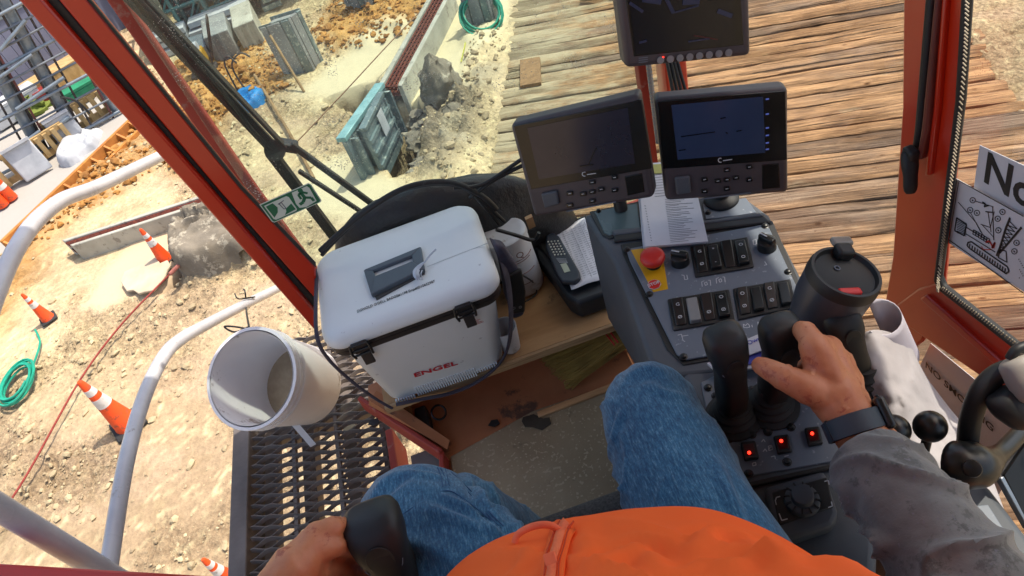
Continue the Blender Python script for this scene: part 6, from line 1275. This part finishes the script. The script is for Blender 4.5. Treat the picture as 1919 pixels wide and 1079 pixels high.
# trunk, neck and head
limb([V((.02, .02, .50)), V((.02, .03, .65)), V((.02, -.02, .82)), V((.02, -.12, 1.0)), V((.01, -.20, 1.10))], [.13, .15, .145, .12, .07], 24); limb([shL, V((.01, -.17, 1.06)), sh_], [.06, .09, .06]); limb([V((.01, -.20, 1.08)), V((.01, -.19, 1.2))], [.058, .055])
mb.sph((.0, -.185, 1.30), .098, 24, (.82, 1.0, 1.15)); mb.sph((0, -.15, 1.225), .06, 16, (.9, 1, .9)); mb.sph((0, -.085, 1.265), .014, 10)
for s in (-1, 1): mb.sph((s * .082, -.19, 1.28), .02, 10, (.4, .8, 1.2))
def handrelief(w_, nr):
    f = (fbm(w_[:, 0] * 90, w_[:, 1] * 90 + w_[:, 2] * 70, 3, 5) - .5) * .0012
    f += (fbm(w_[:, 0] * 260, w_[:, 1] * 200 + w_[:, 2] * 220, 2, 8) - .5) * .0006
    def seg(a, b, amp, wd):
        a_, b_ = np.array(a), np.array(b); d_ = b_ - a_; t_ = np.clip(((w_ - a_) @ d_) / (d_ @ d_), 0, 1); q_ = a_ + t_[:, None] * d_; r_ = w_ - q_; rn = r_ - (r_ * nr).sum(1)[:, None] * nr
        return amp * np.exp(-(rn ** 2).sum(1) / wd ** 2) * (np.linalg.norm(r_, axis=1) < .035) * np.sin(np.clip(t_, .02, .98) * math.pi) ** .5
    for kk, wr in ((K_, Rw), (LK, Lw)):
        for k_ in kk:
            d2 = ((w_ - np.array(k_)) ** 2).sum(1); f += .0022 * np.exp(-d2 / .017 ** 2) * (nr[:, 2] > 0)
            f += seg(lerp(wr, k_, .25), k_, .0016, .0035) * (nr[:, 2] > 0)
        for (a, b) in ((0, 1), (1, 2), (2, 3)): f -= seg(lerp(kk[a], kk[b], .5) , lerp(wr, lerp(kk[a], kk[b], .5), .55), .0022, .005) * (nr[:, 2] > 0)
    f += seg(P(1590, 770, t=.8), P(1545, 690, t=.81), .0013, .0022) + seg(P(1575, 740, t=.81), P(1580, 690, t=.84), .0012, .0020)
    for (j, d) in creases:
        s_ = (w_ - np.array(j)) @ np.array(d); near = ((w_ - np.array(j)) ** 2).sum(1) < .019 ** 2
        for o_ in (-.0042, -.0014, .0014, .0042): f -= .0009 * np.exp(-((s_ - o_) / .0007) ** 2) * near
        f += .0012 * np.exp(-(s_ / .005) ** 2) * near
    return f.astype(np.float32)
def cr_(a, b, c): d = (c - a).normalized(); return (tuple(b), tuple(d))
creases = [cr_(K_[0], P(1509, 622, t=.835), P(1494, 620, t=.875)), cr_(P(1515, 728, t=.805), P(1468, 706, t=.815), P(1424, 684, t=.835)), cr_(K_[1], P(1526, 640, t=.875), P(1506, 646, t=.91)), cr_(LK[0], P(626, 988, t=.74), P(652, 988, t=.765)), cr_(LK[1], P(626, 1024, t=.732), P(655, 1026, t=.765))]
body = remeshed('body', mb, m_skin, pn, .0030, 5, handrelief)
m_nail = mk('nail', lin('#d8a596'), lin('#c99585'), 10, .3)
tn = P(1424, 684, t=.835); 
# jeans
m_den = bpy.data.materials.new('denim'); m_den.use_nodes = True; nt = m_den.node_tree; L = nt.links.new; b = nt.nodes['Principled BSDF']; b.inputs['Roughness'].default_value = .85; b.inputs['Sheen Weight'].default_value = .25; b.inputs['Specular IOR Level'].default_value = .2
tc = N(nt, 'ShaderNodeTexCoord'); mp = N(nt, 'ShaderNodeMapping'); mp.inputs['Scale'].default_value = (8, 1.6, 2.4); L(tc.outputs['Object'], mp.inputs[0])
n1_ = N(nt, 'ShaderNodeTexNoise', i_Scale=55, i_Detail=5, i_Roughness=.7); L(mp.outputs[0], n1_.inputs['Vector']); n2_ = N(nt, 'ShaderNodeTexNoise', i_Scale=7, i_Detail=5); L(tc.outputs['Object'], n2_.inputs['Vector']); n3_ = N(nt, 'ShaderNodeTexNoise', i_Scale=420, i_Detail=2); L(tc.outputs['Object'], n3_.inputs['Vector'])
cA = ramp(nt, n1_.outputs[0], [(.30, lin('#1f4463')), (.52, lin('#336686')), (.76, lin('#7199ac'))]); cB = ramp(nt, n2_.outputs[0], [(.38, (.66, .70, .76, 1)), (.62, (1.05, 1.05, 1.03, 1))])
mu = N(nt, 'ShaderNodeMixRGB', blend_type='MULTIPLY', i_0=1.0); L(cA, mu.inputs[1]); L(cB, mu.inputs[2]); mu2 = N(nt, 'ShaderNodeMixRGB', blend_type='OVERLAY', i_0=.45); L(mu.outputs[0], mu2.inputs[1]); L(n3_.outputs[0], mu2.inputs[2]); L(mu2.outputs[0], b.inputs['Base Color'])
bp = N(nt, 'ShaderNodeBump', i_Strength=.5, i_Distance=.0012); L(n1_.outputs[0], bp.inputs['Height']); L(bp.outputs[0], b.inputs['Normal'])
mb = MB()
kR, kL = V((.113, .508, .550)), V((-.212, .475, .55))
limb([V((.10, .05, .50)), V((.104, .22, .535)), V((.106, .38, .55)), kR], [.100, .091, .072, .058], 28); limb([kR, V((.122, .54, .35)), V((.12, .55, .10)), V((.12, .55, .03))], [.060, .060, .064, .066], 24)
limb([V((-.06, .05, .50)), V((-.115, .22, .545)), V((-.155, .36, .555)), kL], [.100, .098, .086, .072], 28); limb([kL, V((-.16, .52, .36)), V((-.12, .56, .10)), V((-.12, .56, .03))], [.072, .068, .066, .068], 24)
limb([V((-.08, .0, .50)), V((.02, -.02, .5)), V((.12, .0, .50))], [.12, .13, .12], 24)
def folds(w_, nr):
    x, y, z = w_[:, 0], w_[:, 1], w_[:, 2]; side = np.where(x > .0, 1, -1)
    f = (fbm(x * 9 + y * 5, z * 9 - y * 6, 4, 11) - .5) * .010
    r = 1 - np.abs(fbm(x * 13 + y * 9 * side, y * 5 + z * 11, 3, 21) - .5) * 7; f += np.clip(r, 0, 1) ** 2 * .006 * np.clip((.60 - z) / .08 + .5, .15, 1)
    inner = np.clip(1 - np.abs(x - .03) / .10, 0, 1); r2 = 1 - np.abs(fbm(x * 22 - y * 9, y * 14, 2, 31) - .5) * 6; f += np.clip(r2, 0, 1) ** 2 * .007 * inner
    return f.astype(np.float32)
jeans = remeshed('jeans', mb, m_den, pn, .0052, 5, folds)
from mathutils.bvhtree import BVHTree
def hugger(o):
    me_ = o.data; off = wpos(o); return BVHTree.FromPolygons([v.co + off for v in me_.vertices], [tuple(p.vertices) for p in me_.polygons])
def refold(o, lines, passes=1):
    tr = hugger(o); me_ = o.data; off = np.array(wpos(o)); n = len(me_.vertices); co = np.empty(n * 3, np.float32); me_.vertices.foreach_get('co', co); co = co.reshape(-1, 3); nr = np.empty(n * 3, np.float32); me_.vertices.foreach_get('normal', nr); nr = nr.reshape(-1, 3); w_ = co + off; f = np.zeros(n)
    for pts, amp, wd in lines:
        q_ = []
        for a, b in pts:
            h_, n_, i_, d_ = tr.ray_cast(EYE, ray(a, b).normalized())
            if h_: q_.append(h_)
        if len(q_) < 2: continue
        q_ = smoothpath(q_, 5); best = np.full(n, 9.0); tt = np.zeros(n)
        for i in range(len(q_) - 1):
            a_, b_ = np.array(q_[i]), np.array(q_[i + 1]); d_ = b_ - a_; t_ = np.clip(((w_ - a_) @ d_) / (d_ @ d_ + 1e-12), 0, 1); dd = np.linalg.norm(w_ - a_ - t_[:, None] * d_, axis=1); m_ = dd < best; best[m_] = dd[m_]; tt[m_] = (i + t_[m_]) / (len(q_) - 1)
        f += amp * (np.exp(-(best / wd) ** 2) - .55 * np.exp(-((best - wd * 1.7) / wd) ** 2)) * np.sin(np.clip(tt, .04, .96) * math.pi) ** .6
    me_.vertices.foreach_set('co', (co + nr * f[:, None]).astype(np.float32).ravel()); me_.update()
refold(jeans, [(((880, 895), (905, 930), (938, 985)), .007, .007), (((790, 950), (870, 975), (945, 1010)), .006, .008), (((735, 1010), (810, 1030), (880, 1075)), .005, .009), (((835, 930), (890, 960), (935, 1000)), .006, .006), (((1140, 790), (1120, 860), (1108, 950)), .006, .006), (((1180, 865), (1150, 900), (1118, 962)), .007, .007), (((1165, 770), (1150, 830), (1140, 880)), .005, .006), (((1340, 860), (1365, 920), (1400, 1000)), .005, .008), (((1215, 720), (1245, 735), (1290, 745)), .003, .006), (((700, 900), (760, 885), (830, 895)), .003, .007)])
jt = hugger(jeans)
def onto(tree, px, py, lift=.0015):
    h_, n_, i_, d_ = tree.ray_cast(EYE, ray(px, py).normalized()); 
    return (h_ + n_ * lift) if h_ else P(px, py, t=.85)
m_stitch = mk('denim_stitch', lin('#33587f'), lin('#2b4c70'), 20, .8)
for pts in (((820, 876), (826, 890), (830, 912)), ((826, 877), (832, 890), (836, 911)), ((842, 888), (880, 925), (915, 965), (940, 990)), ((845, 884), (884, 921), (919, 961), (944, 986)), ((834, 878), (838, 892), (842, 910)), ((700, 1010), (760, 960), (830, 920), (870, 935), (920, 975))):
    obj('seam', MB().tube(smoothpath([onto(jt, *p, .0) for p in pts], 6), .0008, 6), m_stitch, pn, smooth=60)
# vest
m_vest = mk('hi_vis_orange', (1.0, .135, .008, 1), (1.0, .115, .006, 1), 3, .75, .3, 260, dist=.0005, ); m_zip = mk('zip_tape', lin('#ff7a4a'), lin('#f2683c'), 30, .6, .4, 200); m_pipe = mk('piping', lin('#a8a83a'), lin('#93932e'), 20, .7)
def vring(z, cx, cy, rx_0, ry_0, n=220, hem=0):
    out = []
    for k in range(n):
        a = 2 * math.pi * k / n; c_, s_ = math.cos(a), math.sin(a); out.append((cx + rx_0 * math.copysign(abs(c_) ** 1, c_), cy + ry_0 * math.copysign(abs(s_) ** 1, s_), z))
    return out
prof = [(.655, -.045, .07, .258, .292), (.66, -.045, .07, .260, .293), (.675, -.043, .068, .256, .284), (.70, -.04, .062, .246, .262), (.74, -.035, .052, .238, .236), (.78, -.03, .04, .232, .216), (.84, -.02, .018, .225, .194), (.90, -.01, -.01, .216, .172), (.96, 0, -.045, .208, .155), (1.02, .005, -.085, .195, .14), (1.08, .01, -.12, .17, .12), (1.13, .01, -.15, .12, .09)]
zs = np.interp(np.linspace(0, 1, 90), np.linspace(0, 1, len(prof)), [p[0] for p in prof]); mb = MB(); rings = []
pr = np.array(prof)
for z in zs:
    c = [np.interp(z, pr[:, 0], pr[:, i]) for i in range(1, 5)]; ring = []
    for (x, y, zz) in vring(z, *c):
        d = V((x - c[0], y - c[1], 0)).normalized(); a = math.atan2(y - c[1], x - c[0])
        w1_ = mnoise.fractal(V((a * 1.6, z * 3, 1.7)), .6, 2.0, 2) * .010 + max(0, 1 - abs(mnoise.noise(V((a * 2.0 + z * 7, z * 3 - a * .5, 5.2)))) * 3.2) ** 2 * .010 * min(1, max(0, (z - .66) / .05))
        ring.append(V((x, y, zz + (.012 * math.sin(a * 3 + .4) + .006 * math.sin(a * 7)) * max(0, 1 - (z - .655) / .08))) + d * w1_)
    rings.append(ring)
mb.loft(rings, cap=False); vest = obj('vest', mb, m_vest, pn, smooth=80, solid=.003)
refold(vest, [(((1185, 1005), (1240, 1015), (1300, 1035)), 0.0062, 0.0080), (((1105, 1075), (1150, 1045), (1196, 1025)), 0.0062, 0.0103), (((1196, 1025), (1222, 1050), (1242, 1079)), 0.0056, 0.0092), (((1310, 1040), (1335, 1000), (1400, 1010)), 0.0074, 0.0092), (((1400, 1010), (1450, 1040), (1500, 1079)), 0.0050, 0.0092), (((1375, 1062), (1430, 1035), (1500, 1050)), 0.0068, 0.0103), (((1000, 1030), (985, 1055), (960, 1079)), 0.0043, 0.0103), (((1090, 985), (1100, 1030), (1080, 1075)), 0.0037, 0.0092), (((1270, 1075), (1330, 1055), (1370, 1062)), 0.0043, 0.0092)])
vt = hugger(vest); hemline = rings[0]
obj('hem_piping', MB().tube([p + V((0, 0, 0)) for p in hemline[10:110]], .0022, 6), m_pipe, pn, smooth=60)
zp = [(1066, 988), (1060, 996), (1054, 1008), (1048, 1030), (1044, 1060), (1040, 1079), (1036, 1110)]
def vstrip(name, pxs, wpx, mat, lift=.003, th=.002):
    mb_ = MB(); L_, R_2 = [], []
    pts = smoothpath([V((a, b_, 0)) for a, b_ in pxs], 5)
    for i, p in enumerate(pts):
        d = (pts[min(i + 1, len(pts) - 1)] - pts[max(i - 1, 0)]).normalized(); n_ = V((-d.y, d.x, 0)) * wpx / 2; L_.append(onto(vt, p.x + n_.x, p.y + n_.y, lift)); R_2.append(onto(vt, p.x - n_.x, p.y - n_.y, lift))
    for q6 in range(6):
        L_ = [L_[0]] + [(L_[i - 1] + L_[i] * 2 + L_[i + 1]) / 4 for i in range(1, len(L_) - 1)] + [L_[-1]]; R_2 = [R_2[0]] + [(R_2[i - 1] + R_2[i] * 2 + R_2[i + 1]) / 4 for i in range(1, len(R_2) - 1)] + [R_2[-1]]
    mb_.v = L_ + R_2; k_ = len(L_); mb_.f = [(i, i + 1, k_ + i + 1, k_ + i) for i in range(k_ - 1)]; return obj(name, mb_, mat, pn, smooth=60, solid=th)
vstrip('placket', zp, 44, m_vest, .004); vstrip('zip', zp, 17, m_zip, .0065); 
for s in (-13, 15): vstrip('placket_seam', [(a + s, b_) for a, b_ in zp], 2.2, mk('vest_seam', lin('#d03c08'), lin('#c03406'), 20, .8), .0068, .001)
c = onto(vt, 1041, 1072, .009); obj('zip_pull', MB().box(c, (.010, .014, .004)), m_zip, pn, bevel=.001)
lp = [onto(vt, 965, 1022, .002), P(972, 1000, t=.70), P(1000, 986, t=.695), P(1030, 984, t=.69), onto(vt, 1056, 1004, .003)]; obj('vest_loop', MB().tube(smoothpath(lp, 6), .0035, 8, flat=.5), m_zip, pn, smooth=60)
# sleeves
m_slv = mk('grey_sleeve', lin('#787672'), lin('#62605d'), 14, .9, .5, 240, dist=.001, sheen=.3, wear=(lin('#55534f'), .55), wscale=30, speck=(lin('#6c6a6e'), .64), sscale=190)
def sleeve(pts, rs, seed, nm='sleeve'):
    pp_ = smoothpath(pts, 26); m_ = len(pts) - 1; n = 64; rings = []; ref = None
    for i, p in enumerate(pp_):
        f = i / 26; a = min(int(f), m_ - 1); r = rs[a] + (rs[a + 1] - rs[a]) * (f - a); d = (pp_[min(i + 1, len(pp_) - 1)] - pp_[max(i - 1, 0)]).normalized()
        if ref is None: ref = UP
        sx_ = d.cross(ref).normalized(); sy_ = sx_.cross(d).normalized(); ref = sy_; ring = []
        for k in range(n):
            t_ = 2 * math.pi * k / n; q_ = p + (sx_ * math.cos(t_) + sy_ * math.sin(t_)) * r
            w_ = mnoise.fractal(q_ * 14 + V((seed, 0, 0)), .8, 2.1, 4) * .0045
            rid = max(0, 1 - abs(mnoise.noise(V((i * .075 + .5 * math.sin(t_ + seed), t_ * .6, seed)))) * 3.6) ** 2 * .010
            ring.append(q_ + (q_ - p).normalized() * (w_ + rid * min(1, i / 12)))
        rings.append(ring)
    # turned-in cuff
    inner = [p + (pp_[0] - p) * .12 + (pp_[1] - pp_[0]).normalized() * .012 for p in rings[0]]
    mbs = MB(); mbs.loft([inner] + rings, cap=False); return obj(nm, mbs, m_slv, pn, smooth=80, solid=.0018)
C0 = P(1628, 858, t=.785); sleeve([C0, lerp(C0, el, .33) + V((0, 0, .006)), lerp(C0, el, .66), el, lerp(el, sh_, .4), sh_], [.043, .049, .055, .060, .064, .075], 2.2)
CL = lerp(Lw, elL, .12); sleeve([CL, lerp(Lw, elL, .5), elL, lerp(elL, shL, .4), shL], [.043, .052, .06, .064, .075], 7.1)
# watch
wx = P(1612, 806, t=.795); wa = (C0 - Rw).normalized(); wb = P(1597, 785, t=.80)
m_wb = mk('watch_band', lin('#343d46'), lin('#2b333b'), 6, .55, .1, 200)
w0 = P(1580, 752, t=.80); wc = lerp(Rw, C0, .10)
def wring(c, ax_, r0, hw, th, mat, nm):
    mb_ = MB(); sx_ = ax_.cross(UP).normalized(); sy_ = sx_.cross(ax_).normalized(); rs_ = []
    for (rr_, hh_2) in ((r0, -hw), (r0 + th, -hw * .92), (r0 + th, hw * .92), (r0, hw)): rs_.append([c + ax_ * hh_2 + (sx_ * math.cos(2 * math.pi * k / 48) * 1.06 + sy_ * math.sin(2 * math.pi * k / 48) * .98) * rr_ for k in range(48)])
    mb_.loft(rs_, cap=False); return obj(nm, mb_, mat, pn, smooth=50)
wring(wc, wa, .0275, .0115, .003, m_wb, 'watch_band')
sx_ = wa.cross(UP).normalized(); 
if sx_.x < 0: sx_ = -sx_
dv = (sx_ * .9 + UP * .15).normalized(); fc = wc + dv * .033; Rm = Matrix((wa, dv.cross(wa).normalized(), dv)).transposed()
obj('watch_case', MB().box(fc, (.036, .034, .011), Rm), m_knob, pn, bevel=.004, bseg=3); obj('watch_button', MB().box(fc - wa * .019 + dv * .001, (.004, .010, .004), Rm), m_screw, pn, bevel=.001)
bk_ = wc - dv * .029 + UP * .008; obj('watch_clasp', MB().box(bk_, (.022, .016, .003), Rm), m_screw, pn, bevel=.001)
